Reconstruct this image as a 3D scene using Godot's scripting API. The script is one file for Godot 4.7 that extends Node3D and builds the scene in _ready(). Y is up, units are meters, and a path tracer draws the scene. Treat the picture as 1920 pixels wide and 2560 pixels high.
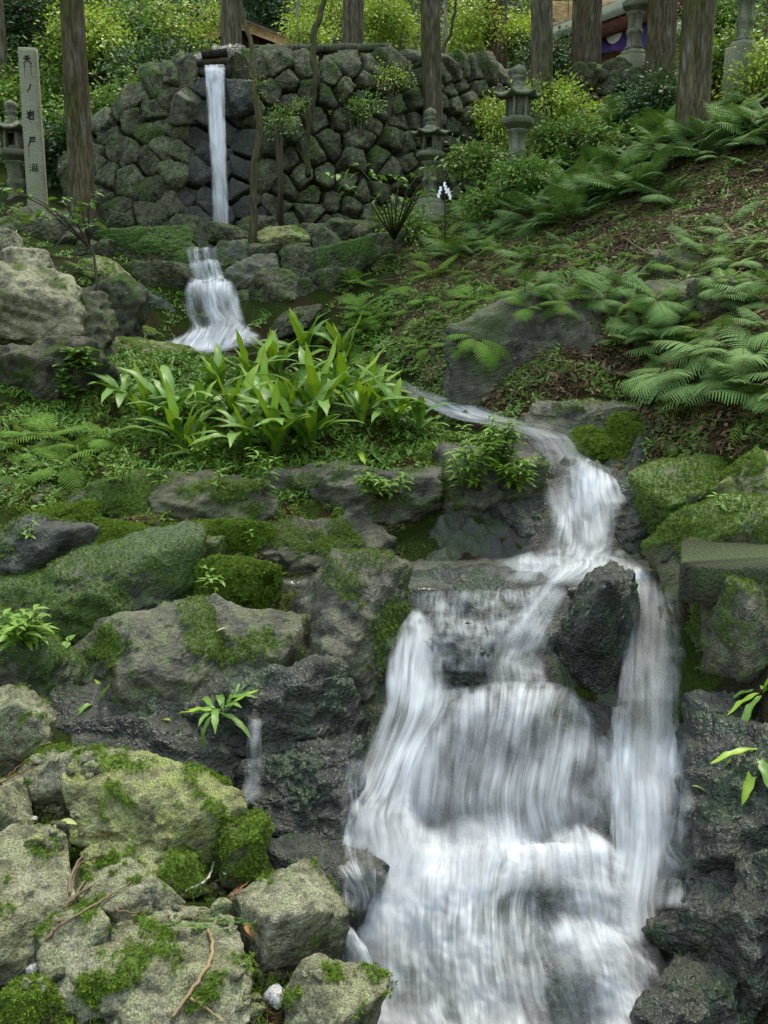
extends Node3D
# A mossy shrine stream: thin fall over a rubble wall, small cascade, veil cascade in front.

const FPX := 2459.0
const EYE := Vector3(0, 1.5, 0)
const PITCH := 12.0

var rng := RandomNumberGenerator.new()
var n1 := FastNoiseLite.new()
var n2 := FastNoiseLite.new()
var nr := FastNoiseLite.new()
var ncell := FastNoiseLite.new()
var M := {}
var taken := {}
var solids := []
var HG := PackedFloat32Array()
const HX0 := -14.0
const HZ0 := -44.0
const HS := 0.1
const HNX := 281
const HNZ := 441

# ---------- authoring helper: a point of the place seen at (u, v) of the photograph and d metres down the valley
func P(u: float, v: float, d: float) -> Vector3:
	var p := deg_to_rad(PITCH)
	var x := (u - 960.0) / FPX
	var yc := -(v - 1280.0) / FPX
	var y := yc * cos(p) - sin(p)
	var z := -yc * sin(p) - cos(p)
	var t := -d / z
	return Vector3(x * t, EYE.y + y * t, -d)

func numbered(called: String) -> String:
	if not taken.has(called):
		taken[called] = 0
		return called
	taken[called] += 1
	return "%s_%03d" % [called, taken[called]]

func tag(o: Node, label := "", category := "", group := "", kind := "") -> Node:
	if label: o.set_meta("label", label)
	if category: o.set_meta("category", category)
	if group: o.set_meta("group", group)
	if kind: o.set_meta("kind", kind)
	return o

func thing(called: String, at: Vector3, label: String, category: String, group := "") -> Node3D:
	var o := Node3D.new()
	o.name = numbered(called)
	add_child(o)
	o.position = at
	tag(o, label, category, group)
	return o

func put(called: String, mesh: Mesh, mat: Material, parent: Node = null, xf := Transform3D()) -> MeshInstance3D:
	var o := MeshInstance3D.new()
	o.mesh = mesh
	o.material_override = mat
	o.transform = xf
	if parent == null:
		o.name = numbered(called)
		add_child(o)
	else:
		o.name = called
		parent.add_child(o, true)
	return o

# ---------- mesh buffer
class MB:
	var v := PackedVector3Array()
	var c := PackedColorArray()
	var uv := PackedVector2Array()
	var i := PackedInt32Array()
	func pt(p: Vector3, col := Color.WHITE, t := Vector2.ZERO) -> int:
		v.append(p); c.append(col); uv.append(t)
		return v.size() - 1
	func tri(a: int, b: int, d: int) -> void:
		i.append(a); i.append(b); i.append(d)
	func quad(a: int, b: int, d: int, e: int) -> void:
		tri(a, b, d); tri(a, d, e)
	func done(smooth := true) -> ArrayMesh:
		var arr := []
		arr.resize(Mesh.ARRAY_MAX)
		arr[Mesh.ARRAY_VERTEX] = v
		arr[Mesh.ARRAY_COLOR] = c
		arr[Mesh.ARRAY_TEX_UV] = uv
		arr[Mesh.ARRAY_INDEX] = i
		var st := SurfaceTool.new()
		st.create_from_arrays(arr)
		if not smooth:
			st.deindex()
		st.generate_normals()
		return st.commit()
	func grid(nx: int, ny: int, at: int, flip := false) -> void:
		for y in ny - 1:
			for x in nx - 1:
				var a := at + y * nx + x
				if flip: quad(a, a + 1, a + nx + 1, a + nx)
				else: quad(a, a + nx, a + nx + 1, a + 1)
	func tube(pts: Array, rad: Array, sides: int, col: Color, cap := true) -> void:
		var s0 := v.size()
		var n := pts.size()
		var side := Vector3.RIGHT
		for k in n:
			var p: Vector3 = pts[k]
			var dir: Vector3 = ((pts[mini(k + 1, n - 1)] as Vector3) - (pts[maxi(k - 1, 0)] as Vector3)).normalized()
			if absf(dir.dot(side)) > 0.9: side = Vector3.FORWARD if absf(dir.z) < 0.8 else Vector3.UP
			side = (side - dir * side.dot(dir)).normalized()
			var up := dir.cross(side)
			for j in sides + 1:
				var a := TAU * j / sides
				pt(p + (side * cos(a) + up * sin(a)) * float(rad[k]), col, Vector2(float(j) / sides, k))
		for k in n - 1:
			for j in sides:
				var a := s0 + k * (sides + 1) + j
				quad(a, a + 1, a + sides + 2, a + sides + 1)
		if cap:
			for e in [0, n - 1]:
				var m := pt(pts[e], col)
				for j in sides:
					var a: int = s0 + e * (sides + 1) + j
					if e == 0: tri(m, a + 1, a)
					else: tri(m, a, a + 1)
	func box(lo: Vector3, hi: Vector3, col := Color.WHITE, bev := 0.0, xf := Transform3D()) -> void:
		# chamfered box: each face inset, edges bridged
		var c0 := (lo + hi) * 0.5
		var h := (hi - lo) * 0.5
		var ids := {}
		for ax in 3:
			for s in [-1, 1]:
				for q in [[-1, -1], [1, -1], [1, 1], [-1, 1]]:
					var p := Vector3()
					p[ax] = s * h[ax]
					p[(ax + 1) % 3] = q[0] * (h[(ax + 1) % 3] - bev)
					p[(ax + 2) % 3] = q[1] * (h[(ax + 2) % 3] - bev)
					var sg := [0, 0, 0]
					sg[ax] = s; sg[(ax + 1) % 3] = q[0]; sg[(ax + 2) % 3] = q[1]
					ids[[ax, sg[0], sg[1], sg[2]]] = pt(xf * (c0 + p), col)
				var f := []
				for q in [[-1, -1], [1, -1], [1, 1], [-1, 1]]:
					var sg := [0, 0, 0]
					sg[ax] = s; sg[(ax + 1) % 3] = q[0]; sg[(ax + 2) % 3] = q[1]
					f.append(ids[[ax, sg[0], sg[1], sg[2]]])
				if s > 0: quad(f[0], f[3], f[2], f[1])
				else: quad(f[0], f[1], f[2], f[3])
		if bev > 0.0:
			for ax in 3:
				var a := (ax + 1) % 3
				var b := (ax + 2) % 3
				for sa in [-1, 1]:
					for sb in [-1, 1]:
						var lo_ := [0, 0, 0]
						lo_[ax] = -1; lo_[a] = sa; lo_[b] = sb
						var hi_ := [0, 0, 0]
						hi_[ax] = 1; hi_[a] = sa; hi_[b] = sb
						quad(ids[[a, lo_[0], lo_[1], lo_[2]]], ids[[a, hi_[0], hi_[1], hi_[2]]], ids[[b, hi_[0], hi_[1], hi_[2]]], ids[[b, lo_[0], lo_[1], lo_[2]]])
			for sx in [-1, 1]:
				for sy in [-1, 1]:
					for sz in [-1, 1]:
						tri(ids[[0, sx, sy, sz]], ids[[1, sx, sy, sz]], ids[[2, sx, sy, sz]])
	func lathe(prof: Array, sides: int, col: Color, square := 0.0, turn := 0.0) -> void:
		# prof: [radius, height]; square > 0 pulls the outline to a square
		var s0 := v.size()
		for k in prof.size():
			for j in sides + 1:
				var a := TAU * j / sides + turn
				var r: float = prof[k][0]
				if sides > 8 and square > 0.0:
					r *= lerpf(1.0, 1.0 / maxf(absf(cos(a - turn)), absf(sin(a - turn))), square) * lerpf(1.0, 0.86, square)
				pt(Vector3(cos(a) * r, prof[k][1], sin(a) * r), col)
		for k in prof.size() - 1:
			for j in sides:
				var a := s0 + k * (sides + 1) + j
				quad(a, a + 1, a + sides + 2, a + sides + 1)

func rnd(a: float, b: float) -> float:
	return rng.randf_range(a, b)

func mixc(a: Color, b: Color, t: float) -> Color:
	return a.lerp(b, clampf(t, 0, 1))

func sst(a: float, b: float, x: float) -> float:
	return smoothstep(a, b, x)

# ---------- ground heights: multiquadric surface through surveyed points
func build_heights() -> void:
	var S := [
		# foreground bank
		[100,2560,1.85],[500,2560,1.85],[880,2560,1.98],[100,2300,2.2],[500,2300,2.2],[760,2330,2.28],[100,2100,2.5],[500,2090,2.55],[80,1900,2.82],[400,1920,2.9],[620,2030,2.75],
		# gully beside the bank
		[600,1850,3.3],[700,2000,3.15],[770,2200,2.9],[850,2400,2.75],
		# veil cascade
		[950,1480,4.05],[1200,1480,4.05],[1450,1480,4.05],[1620,1480,4.0],[900,1600,3.85],[1100,1600,3.85],[1350,1600,3.85],[1600,1600,3.85],
		[900,1750,3.62],[1150,1740,3.66],[1350,1730,3.68],[1600,1750,3.6],[870,1900,3.45],[1100,1900,3.5],[1300,1900,3.52],[1600,1900,3.45],
		[850,2080,3.25],[1100,2110,3.3],[1350,2110,3.3],[1600,2100,3.2],[900,2250,3.0],[1150,2250,3.02],[1400,2250,3.02],[1600,2250,2.95],
		[950,2420,2.8],[1200,2420,2.85],[1450,2420,2.85],[1620,2420,2.78],[950,2560,2.7],[1250,2560,2.72],[1550,2560,2.7],
		# right bank wall
		[1760,2000,3.1],[1870,2000,2.9],[1900,2300,2.6],[1720,2300,2.8],[1820,2560,2.45],[1900,1750,3.15],[1760,1750,3.4],[1820,1560,3.55],[1900,1480,3.6],
		[1800,1340,4.1],[1890,1220,4.5],[1650,1230,4.95],[1550,1110,5.55],[1600,1060,5.9],
		# pool and second cascade
		[1080,1430,4.35],[1300,1430,4.3],[1600,1440,4.25],[1420,1390,4.5],[1450,1300,4.8],[1470,1200,5.05],[1400,1140,5.35],[1330,1100,5.65],[1200,1058,6.15],[1100,1018,6.65],[1000,975,7.15],
		[850,905,7.95],[700,878,8.25],[520,868,8.55],[440,868,8.45],
		# plant mound
		[930,1170,5.15],[900,1010,5.85],[700,1170,5.1],[700,1010,5.85],[600,915,6.75],[400,970,6.25],[200,1020,5.95],[200,1170,5.05],[30,1130,5.2],[30,970,6.0],[300,880,7.1],[100,880,6.9],[600,885,7.3],[1080,1080,5.6],[1130,1180,5.15],
		# left middle rocks
		[200,1330,4.5],[500,1330,4.5],[800,1400,4.4],[1000,1380,4.55],[200,1540,4.0],[500,1540,4.05],[750,1540,4.05],[300,1740,3.6],[550,1770,3.55],[750,1720,3.65],[700,1870,3.42],[450,1830,3.42],[100,1720,3.4],[30,1830,3.1],
		# left far
		[100,830,7.5],[300,830,8.0],[300,680,8.8],[100,620,9.0],[40,545,10.0],[220,560,10.2],[400,590,10.0],[540,580,10.2],[700,600,9.6],[700,680,9.0],[700,770,8.5],[600,815,8.45],[430,700,9.0],[530,620,9.5],
		# centre right
		[900,640,9.3],[900,770,8.2],[1000,870,7.4],[1000,720,8.4],[1000,580,10.0],[1100,520,10.8],[1300,480,10.5],
		# right slope
		[1200,670,8.4],[1200,800,7.2],[1150,915,6.75],[1350,915,6.3],[1400,770,7.0],[1400,620,8.2],[1400,480,9.6],[1600,420,9.4],[1720,345,9.0],[1860,345,8.6],[1860,520,7.4],[1650,620,7.2],[1860,670,6.3],[1650,770,6.4],[1860,820,5.5],[1650,920,5.7],[1860,970,5.0],[1700,1070,5.2],[1890,1120,4.7],
		# upper right terrace
		[1500,285,13.0],[1600,205,14.0],[1860,260,11.0],[1400,335,12.0],[1300,275,14.2],
		# left hillside
		[100,310,12.5],[330,255,11.9],[100,460,11.0],[20,160,15.0],[250,300,11.6],
	]
	var W := [
		[-1.9,3.75,-11.35],[-1.2,3.85,-11.4],[0.0,3.95,-11.9],[0.8,4.0,-13.2],[1.6,4.0,-14.4],[-2.6,3.6,-11.3],[-2,4.0,-14],[0,4.1,-16],[3,4.3,-16.5],[6,5.0,-15],[-5,4.6,-14],
		[-2.0,2.2,-10.35],[-1.0,2.2,-10.5],[0.2,2.3,-10.9],[1.0,2.5,-11.7],[1.9,2.9,-12.6],[-2.8,2.3,-10.4],
		[-12,6.5,-15],[-12,2.5,-8],[-6,1.6,-6],[-4,0.8,-4],[-3,0.3,-2.5],[-2.5,0.0,-1.5],[-5,0.2,0],[0,-0.05,-1.2],[0,-0.3,1],[1.2,-0.75,-1.6],[2.4,0.3,-2.6],[2.2,-0.1,-1.6],[4,1.2,-4],[5,2.4,-6],[6,3.5,-8],[12,6,-9],[12,5,-4],[7,1.6,-1],[12,8,-16],
		[0,5.2,-20],[-8,6.5,-20],[8,7,-20],[-12,11,-28],[0,9.5,-28],[12,12,-28],[-12,17,-40],[0,16,-40],[12,18,-40],[-13,4,2],[13,4,2],
	]
	var px := PackedFloat64Array()
	var pz := PackedFloat64Array()
	var py := PackedFloat64Array()
	for s in S:
		var p := P(s[0], s[1], s[2])
		px.append(p.x); py.append(p.y); pz.append(p.z)
	for w in W:
		px.append(w[0]); py.append(w[1]); pz.append(w[2])
	var n := px.size()
	# solve with gaussian elimination, mean taken out
	var mean := 0.0
	for y in py: mean += y / n
	var A := []
	for i in n:
		var row := PackedFloat64Array()
		row.resize(n + 1)
		for j in n:
			var dx := px[i] - px[j]
			var dz := pz[i] - pz[j]
			row[j] = sqrt(dx * dx + dz * dz + 0.02)
		row[i] += -0.004
		row[n] = py[i] - mean
		A.append(row)
	for k in n:
		var best := k
		for r in range(k + 1, n):
			if absf(A[r][k]) > absf(A[best][k]): best = r
		if best != k:
			var tmp = A[k]; A[k] = A[best]; A[best] = tmp
		var pk: PackedFloat64Array = A[k]
		for r in range(k + 1, n):
			var row: PackedFloat64Array = A[r]
			var f := row[k] / pk[k]
			if f != 0.0:
				for c in range(k, n + 1): row[c] -= f * pk[c]
				A[r] = row
	var w := PackedFloat64Array()
	w.resize(n)
	for k in range(n - 1, -1, -1):
		var row: PackedFloat64Array = A[k]
		var s := row[n]
		for c in range(k + 1, n): s -= row[c] * w[c]
		w[k] = s / row[k]
	HG.resize(HNX * HNZ)
	for iz in HNZ:
		var z := HZ0 + iz * HS
		# far from the stream a coarser survey is enough
		var step := 1 if z > -14.0 and z < -1.0 else 5
		if step == 5 and iz % 5 != 0: continue
		for ix in range(0, HNX, 1 if (step == 1 and true) else 5):
			var x := HX0 + ix * HS
			if step == 1 and absf(x) > 5.0 and ix % 5 != 0: continue
			var h := mean
			for k in n:
				var dx := x - px[k]
				var dz := z - pz[k]
				h += w[k] * sqrt(dx * dx + dz * dz + 0.02)
			HG[iz * HNX + ix] = h
	# fill the skipped cells linearly
	for iz in HNZ:
		var z := HZ0 + iz * HS
		var coarse := not (z > -14.0 and z < -1.0)
		if coarse and iz % 5 != 0: continue
		for ix in HNX:
			var x := HX0 + ix * HS
			if ix % 5 == 0 or (not coarse and absf(x) <= 5.0): continue
			var a := ix - ix % 5
			var t := (ix % 5) / 5.0
			HG[iz * HNX + ix] = lerpf(HG[iz * HNX + a], HG[iz * HNX + mini(a + 5, HNX - 1)], t)
	for iz in HNZ:
		var z := HZ0 + iz * HS
		if (z > -14.0 and z < -1.0) or iz % 5 == 0: continue
		var a := iz - iz % 5
		var b := mini(a + 5, HNZ - 1)
		var t := (iz % 5) / 5.0
		for ix in HNX:
			HG[iz * HNX + ix] = lerpf(HG[a * HNX + ix], HG[b * HNX + ix], t)

func H(x: float, z: float) -> float:
	var fx := clampf((x - HX0) / HS, 0.0, HNX - 1.001)
	var fz := clampf((z - HZ0) / HS, 0.0, HNZ - 1.001)
	var ix := int(fx)
	var iz := int(fz)
	fx -= ix
	fz -= iz
	var o := iz * HNX + ix
	return lerpf(lerpf(HG[o], HG[o + 1], fx), lerpf(HG[o + HNX], HG[o + HNX + 1], fx), fz)

func ground(x: float, z: float) -> float:
	var low := 0.05 + 0.09 * smoothstep(-5.6, -4.7, z)
	if z < -9.5: low *= 1.0 - smoothstep(-9.5, -10.5, z)
	return H(x, z) - low + n1.get_noise_3d(x * 1.6, 0, z * 1.6) * 0.07 + nr.get_noise_3d(x * 3.0, 5, z * 3.0) * 0.025

func G(x: float, z: float) -> Vector3:
	return Vector3(x, ground(x, z), z)

# the place where the line of sight to (u, v) meets the ground, searched outward from d0
func hit(u: float, v: float, d0 := 1.5, d1 := 30.0) -> Vector3:
	var d := d0
	while d < d1:
		var p := P(u, v, d)
		if p.y < ground(p.x, p.z): return G(p.x, p.z)
		d += 0.04
	var q := P(u, v, d1)
	return G(q.x, q.z)

# ---------- textures and materials
func noise_tex(freq: float, oct: int, size: int, ramp: Array, seed_: int, type := FastNoiseLite.TYPE_SIMPLEX_SMOOTH, fract := FastNoiseLite.FRACTAL_FBM) -> ImageTexture:
	var n := FastNoiseLite.new()
	n.seed = seed_
	n.frequency = freq
	n.noise_type = type
	n.fractal_type = fract
	n.fractal_octaves = oct
	n.fractal_gain = 0.6
	var src := n.get_seamless_image(size, size)
	src.convert(Image.FORMAT_L8)
	if ramp.is_empty():
		return ImageTexture.create_from_image(src)
	var lut := PackedByteArray()
	lut.resize(768)
	for k in 256:
		var t := k / 255.0
		var j := 0
		while j < ramp.size() - 2 and t > float(ramp[j + 1][0]): j += 1
		var a: Array = ramp[j]
		var b: Array = ramp[j + 1]
		var c: Color = (a[1] as Color).lerp(b[1], clampf((t - a[0]) / maxf(1e-4, b[0] - a[0]), 0, 1))
		lut[k * 3] = int(c.r * 255); lut[k * 3 + 1] = int(c.g * 255); lut[k * 3 + 2] = int(c.b * 255)
	var data := src.get_data()
	var out := PackedByteArray()
	out.resize(size * size * 3)
	for k in size * size:
		var q := data[k] * 3
		out[k * 3] = lut[q]; out[k * 3 + 1] = lut[q + 1]; out[k * 3 + 2] = lut[q + 2]
	return ImageTexture.create_from_image(Image.create_from_data(size, size, false, Image.FORMAT_RGB8, out))

func surf(rough: float, spec := 0.5) -> StandardMaterial3D:
	var m := StandardMaterial3D.new()
	m.vertex_color_use_as_albedo = true
	m.roughness = rough
	m.metallic_specular = spec
	return m

func triplanar(m: StandardMaterial3D, tex: Texture2D, bump: Texture2D, scale: float, depth_cm: float, world := true) -> StandardMaterial3D:
	m.albedo_texture = tex
	m.uv1_triplanar = true
	m.uv1_world_triplanar = world
	m.uv1_scale = Vector3.ONE * scale
	m.uv1_triplanar_sharpness = 3.0
	if bump:
		m.heightmap_enabled = true
		m.heightmap_texture = bump
		m.heightmap_scale = depth_cm
	return m

func leafmat(rough: float, back: float) -> StandardMaterial3D:
	var m := surf(rough, 0.45)
	m.backlight_enabled = true
	m.backlight = Color(back, back, back * 0.6).linear_to_srgb()
	return m

func streak_image(w: int, h: int, seed_: int, lo: float, hi: float, floor_: float) -> ImageTexture:
	# strands of white water: fine across, long and wavering along
	var a := FastNoiseLite.new()
	a.seed = seed_; a.frequency = 1.0; a.fractal_octaves = 2
	var wv := FastNoiseLite.new()
	wv.seed = seed_ + 9; wv.frequency = 1.0; wv.fractal_octaves = 1
	var data := PackedByteArray()
	data.resize(w * h * 4)
	for y in h:
		var t := float(y) / h
		var ay := TAU * t
		var cy := cos(ay)
		var sy := sin(ay)
		for x in w:
			var s := float(x) / w
			var ws := s + 0.006 * wv.get_noise_3d(s * 7.0, cy * 0.9, sy * 0.9)
			var f := 0.50 * a.get_noise_3d(ws * 26.0, cy * 0.45, sy * 0.45) + 0.22 * a.get_noise_3d(ws * 85.0 + 50.0, cy * 0.8, sy * 0.8) + 0.42 * a.get_noise_3d(ws * 7.0 + 90.0, cy * 0.9, sy * 0.9)
			var al := floor_ + (1.0 - floor_) * smoothstep(lo, hi, f)
			var q := (y * w + x) * 4
			data[q] = 255; data[q + 1] = 255; data[q + 2] = 255; data[q + 3] = int(clampf(al, 0, 1) * 255)
	return ImageTexture.create_from_image(Image.create_from_data(w, h, false, Image.FORMAT_RGBA8, data))

func make_materials() -> void:
	for n in [n1, n2, nr, ncell]:
		n.frequency = 1.0
		n.fractal_octaves = 4
	n1.seed = 3
	n2.seed = 17
	nr.seed = 29
	nr.fractal_type = FastNoiseLite.FRACTAL_RIDGED
	ncell.seed = 41
	ncell.noise_type = FastNoiseLite.TYPE_CELLULAR
	ncell.fractal_octaves = 1
	var w := func(g: float) -> Color: return Color(g, g, g)
	var grain := noise_tex(0.045, 6, 1024, [[0.0, w.call(0.42)], [0.3, w.call(0.66)], [0.5, w.call(0.84)], [0.62, w.call(0.93)], [0.72, Color(1, 1, 0.96)], [1.0, w.call(1.0)]], 5)
	var bump := noise_tex(0.02, 7, 1024, [], 8)
	var ridge := noise_tex(0.012, 6, 1024, [], 12, FastNoiseLite.TYPE_SIMPLEX_SMOOTH, FastNoiseLite.FRACTAL_RIDGED)
	var litter := noise_tex(0.05, 5, 1024, [[0.0, Color(0.35, 0.3, 0.25)], [0.4, Color(0.6, 0.55, 0.48)], [0.55, Color(0.85, 0.78, 0.65)], [0.7, Color(0.7, 0.8, 0.5)], [1.0, Color(1, 0.95, 0.8)]], 21)
	var fuzz := noise_tex(0.09, 5, 1024, [[0.0, w.call(0.35)], [0.45, w.call(0.7)], [0.6, w.call(0.95)], [1.0, w.call(1.0)]], 31)
	var fuzzb := noise_tex(0.07, 4, 1024, [], 33)
	M.rock = triplanar(surf(0.82, 0.4), grain, bump, 2.6, 0.8)
	M.rock_far = triplanar(surf(0.85, 0.35), grain, bump, 0.9, 2.0)
	M.wet = triplanar(surf(0.36, 0.55), grain, bump, 2.2, 1.6)
	M.damp = triplanar(surf(0.55, 0.5), grain, ridge, 2.4, 1.0)
	M.ground = triplanar(surf(0.9, 0.25), litter, fuzzb, 1.3, 2.5)
	M.moss = triplanar(surf(0.95, 0.15), fuzz, fuzzb, 2.6, 2.0)
	M.bark = surf(0.9, 0.2)
	var barkt := noise_tex(0.02, 5, 512, [[0.0, w.call(0.55)], [0.4, w.call(0.75)], [0.6, w.call(0.9)], [1.0, w.call(1.0)]], 44, FastNoiseLite.TYPE_SIMPLEX_SMOOTH, FastNoiseLite.FRACTAL_FBM)
	triplanar(M.bark, barkt, barkt, 1.0, 3.0)
	M.bark.uv1_scale = Vector3(3.2, 0.5, 3.2)
	M.stone = triplanar(surf(0.85, 0.3), grain, bump, 2.2, 1.2)
	M.wood = triplanar(surf(0.75, 0.35), barkt, barkt, 1.0, 0.5)
	M.wood.uv1_scale = Vector3(0.7, 4.0, 4.0)
	M.leaf = leafmat(0.5, 0.5)
	M.gloss = leafmat(0.42, 0.42)
	M.fern = leafmat(0.7, 0.45)
	M.fern.metallic_specular = 0.3
	M.moss_leaf = leafmat(0.8, 0.4)
	M.twig = surf(0.85, 0.2)
	M.paint = surf(0.8, 0.3)
	M.cloth = surf(0.9, 0.2)
	var s1 := streak_image(512, 512, 61, -0.75, 0.85, 0.0)
	var s2 := streak_image(512, 512, 77, -0.9, 0.8, 0.4)
	for k in [["strand", s1], ["veil", s2]]:
		var m := surf(0.55, 0.5)
		m.albedo_color = Color(0.94, 0.955, 0.97)
		m.albedo_texture = k[1]
		m.transparency = BaseMaterial3D.TRANSPARENCY_ALPHA
		m.backlight_enabled = true
		m.backlight = Color(0.62, 0.63, 0.64).linear_to_srgb()
		M[k[0]] = m
	var clear := surf(0.14, 0.5)
	var plain := Image.create(8, 8, false, Image.FORMAT_RGBA8)
	plain.fill(Color.WHITE)
	clear.albedo_texture = ImageTexture.create_from_image(plain)
	clear.albedo_color = Color(0.13, 0.135, 0.10).linear_to_srgb()
	clear.transparency = BaseMaterial3D.TRANSPARENCY_ALPHA
	clear.heightmap_enabled = true
	clear.heightmap_texture = bump
	clear.heightmap_scale = 0.8
	clear.uv1_triplanar = true
	clear.uv1_world_triplanar = true
	clear.uv1_scale = Vector3(0.8, 0.8, 0.35)
	M.film = clear

# ---------- ground sheet
func ground_colour(x: float, y: float, z: float) -> Color:
	var soil := Color(0.06, 0.045, 0.027)
	var litter := Color(0.12, 0.088, 0.052)
	var moss := Color(0.055, 0.10, 0.014)
	var dark := Color(0.04, 0.043, 0.03)
	var a := n1.get_noise_3d(x * 2.3, y * 2.3, z * 2.3)
	var b := n2.get_noise_3d(x * 9.0, y * 9.0, z * 9.0)
	var c := mixc(soil, litter, sst(-0.15, 0.3, b))
	var slope_right := sst(0.9, 1.9, x - 0.10 * (z + 6.0)) * sst(-5.0, -5.6, z)
	var mossy := lerpf(0.62, 0.36, slope_right)
	if z > -3.4 and x < 0.2: mossy = 0.66
	var m := sst(-0.06, 0.06, a + b * 0.5 + (mossy - 0.5) * 1.1)
	c = mixc(c, moss * rng.randf_range(0.85, 1.15), m)
	# bed of the stream, bare dark rock
	var bed := 0.0
	if z > -3.5 and x > 0.75: bed = 1.0
	return mixc(c, dark, bed * sst(-0.35, 0.0, a + 0.2))

func ground_patch(mb: MB, x0: float, x1: float, z0: float, z1: float, step: float, hole := Rect2()) -> void:
	var nx := int(round((x1 - x0) / step)) + 1
	var nz := int(round((z1 - z0) / step)) + 1
	var at := mb.v.size()
	for iz in nz:
		for ix in nx:
			var x := x0 + ix * step
			var z := z0 + iz * step
			var y := ground(x, z)
			if step > 0.05 and absf(x) < 3.0 and z > -7.5 and z < -1.0: y -= 0.04
			if step > 0.2 and absf(x) < 7.0 and z > -16.0 and z < 1.0: y -= 0.12
			if step < 0.2:
				y += n2.get_noise_3d(x * 7.0, 0, z * 7.0) * 0.03
			mb.pt(Vector3(x, y, z), ground_colour(x, y, z))
	for iz in nz - 1:
		for ix in nx - 1:
			var cx := x0 + (ix + 0.5) * step
			var cz := z0 + (iz + 0.5) * step
			if hole.size.x > 0 and hole.has_point(Vector2(cx, cz)): continue
			var a := at + iz * nx + ix
			mb.quad(a, a + 1, a + nx + 1, a + nx)

func build_ground() -> void:
	var mb := MB.new()
	ground_patch(mb, -3.0, 3.0, -7.5, -1.0, 0.03125)
	ground_patch(mb, -7.0, 7.0, -16.0, 1.0, 0.1, Rect2(-2.75, -7.25, 5.5, 6.0))
	ground_patch(mb, -13.9, 13.9, -43.5, 14.0, 0.5, Rect2(-6.4, -15.4, 12.8, 16.0))
	var o := put("ground", mb.done(), M.ground)
	tag(o, "", "", "", "structure")

# ---------- rocks
const DRY := {"a": Color(0.20, 0.205, 0.115), "b": Color(0.30, 0.30, 0.205), "lichen": Color(0.29, 0.315, 0.18), "moss": Color(0.085, 0.15, 0.018), "dark": Color(0.10, 0.10, 0.065), "m": 0.1, "l": 0.5}
const LIME := {"a": Color(0.215, 0.235, 0.095), "b": Color(0.29, 0.31, 0.15), "lichen": Color(0.30, 0.345, 0.11), "moss": Color(0.10, 0.17, 0.015), "dark": Color(0.08, 0.075, 0.04), "m": 0.3, "l": 0.6}
const MID := {"a": Color(0.10, 0.105, 0.06), "b": Color(0.165, 0.168, 0.10), "lichen": Color(0.15, 0.19, 0.065), "moss": Color(0.075, 0.125, 0.014), "dark": Color(0.05, 0.05, 0.034), "m": 0.26, "l": 0.45}
const BROWN := {"a": Color(0.072, 0.072, 0.044), "b": Color(0.13, 0.126, 0.08), "lichen": Color(0.16, 0.175, 0.10), "moss": Color(0.06, 0.09, 0.016), "dark": Color(0.034, 0.032, 0.025), "m": 0.3, "l": 0.42}
const WETC := {"a": Color(0.036, 0.043, 0.030), "b": Color(0.072, 0.078, 0.052), "lichen": Color(0.07, 0.09, 0.055), "moss": Color(0.03, 0.06, 0.02), "dark": Color(0.02, 0.02, 0.018), "m": 0.2, "l": 0.38}
const WALLC := {"a": Color(0.075, 0.082, 0.048), "b": Color(0.125, 0.13, 0.078), "lichen": Color(0.125, 0.155, 0.065), "moss": Color(0.06, 0.10, 0.02), "dark": Color(0.035, 0.036, 0.026), "m": 0.25, "l": 0.45}
const PALE := {"a": Color(0.27, 0.255, 0.16), "b": Color(0.46, 0.44, 0.29), "lichen": Color(0.40, 0.41, 0.22), "moss": Color(0.10, 0.15, 0.03), "dark": Color(0.09, 0.085, 0.06), "m": 0.02, "l": 0.5}
const MOSSD := {"a": Color(0.06, 0.075, 0.035), "b": Color(0.10, 0.11, 0.055), "lichen": Color(0.12, 0.16, 0.06), "moss": Color(0.055, 0.11, 0.018), "dark": Color(0.03, 0.035, 0.02), "m": 0.58, "l": 0.45}
const MOSSY := {"a": Color(0.09, 0.11, 0.035), "b": Color(0.13, 0.14, 0.06), "lichen": Color(0.12, 0.17, 0.03), "moss": Color(0.10, 0.17, 0.012), "dark": Color(0.04, 0.045, 0.025), "m": 0.66, "l": 0.4}

func random_planes(r: RandomNumberGenerator, count: int, lo: float, hi: float) -> Array:
	var out := []
	for k in count:
		var a := r.randf() * TAU
		var y := r.randf_range(-1, 1)
		var q := sqrt(1 - y * y)
		out.append([Vector3(cos(a) * q, y, sin(a) * q), r.randf_range(lo, hi)])
	return out

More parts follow.
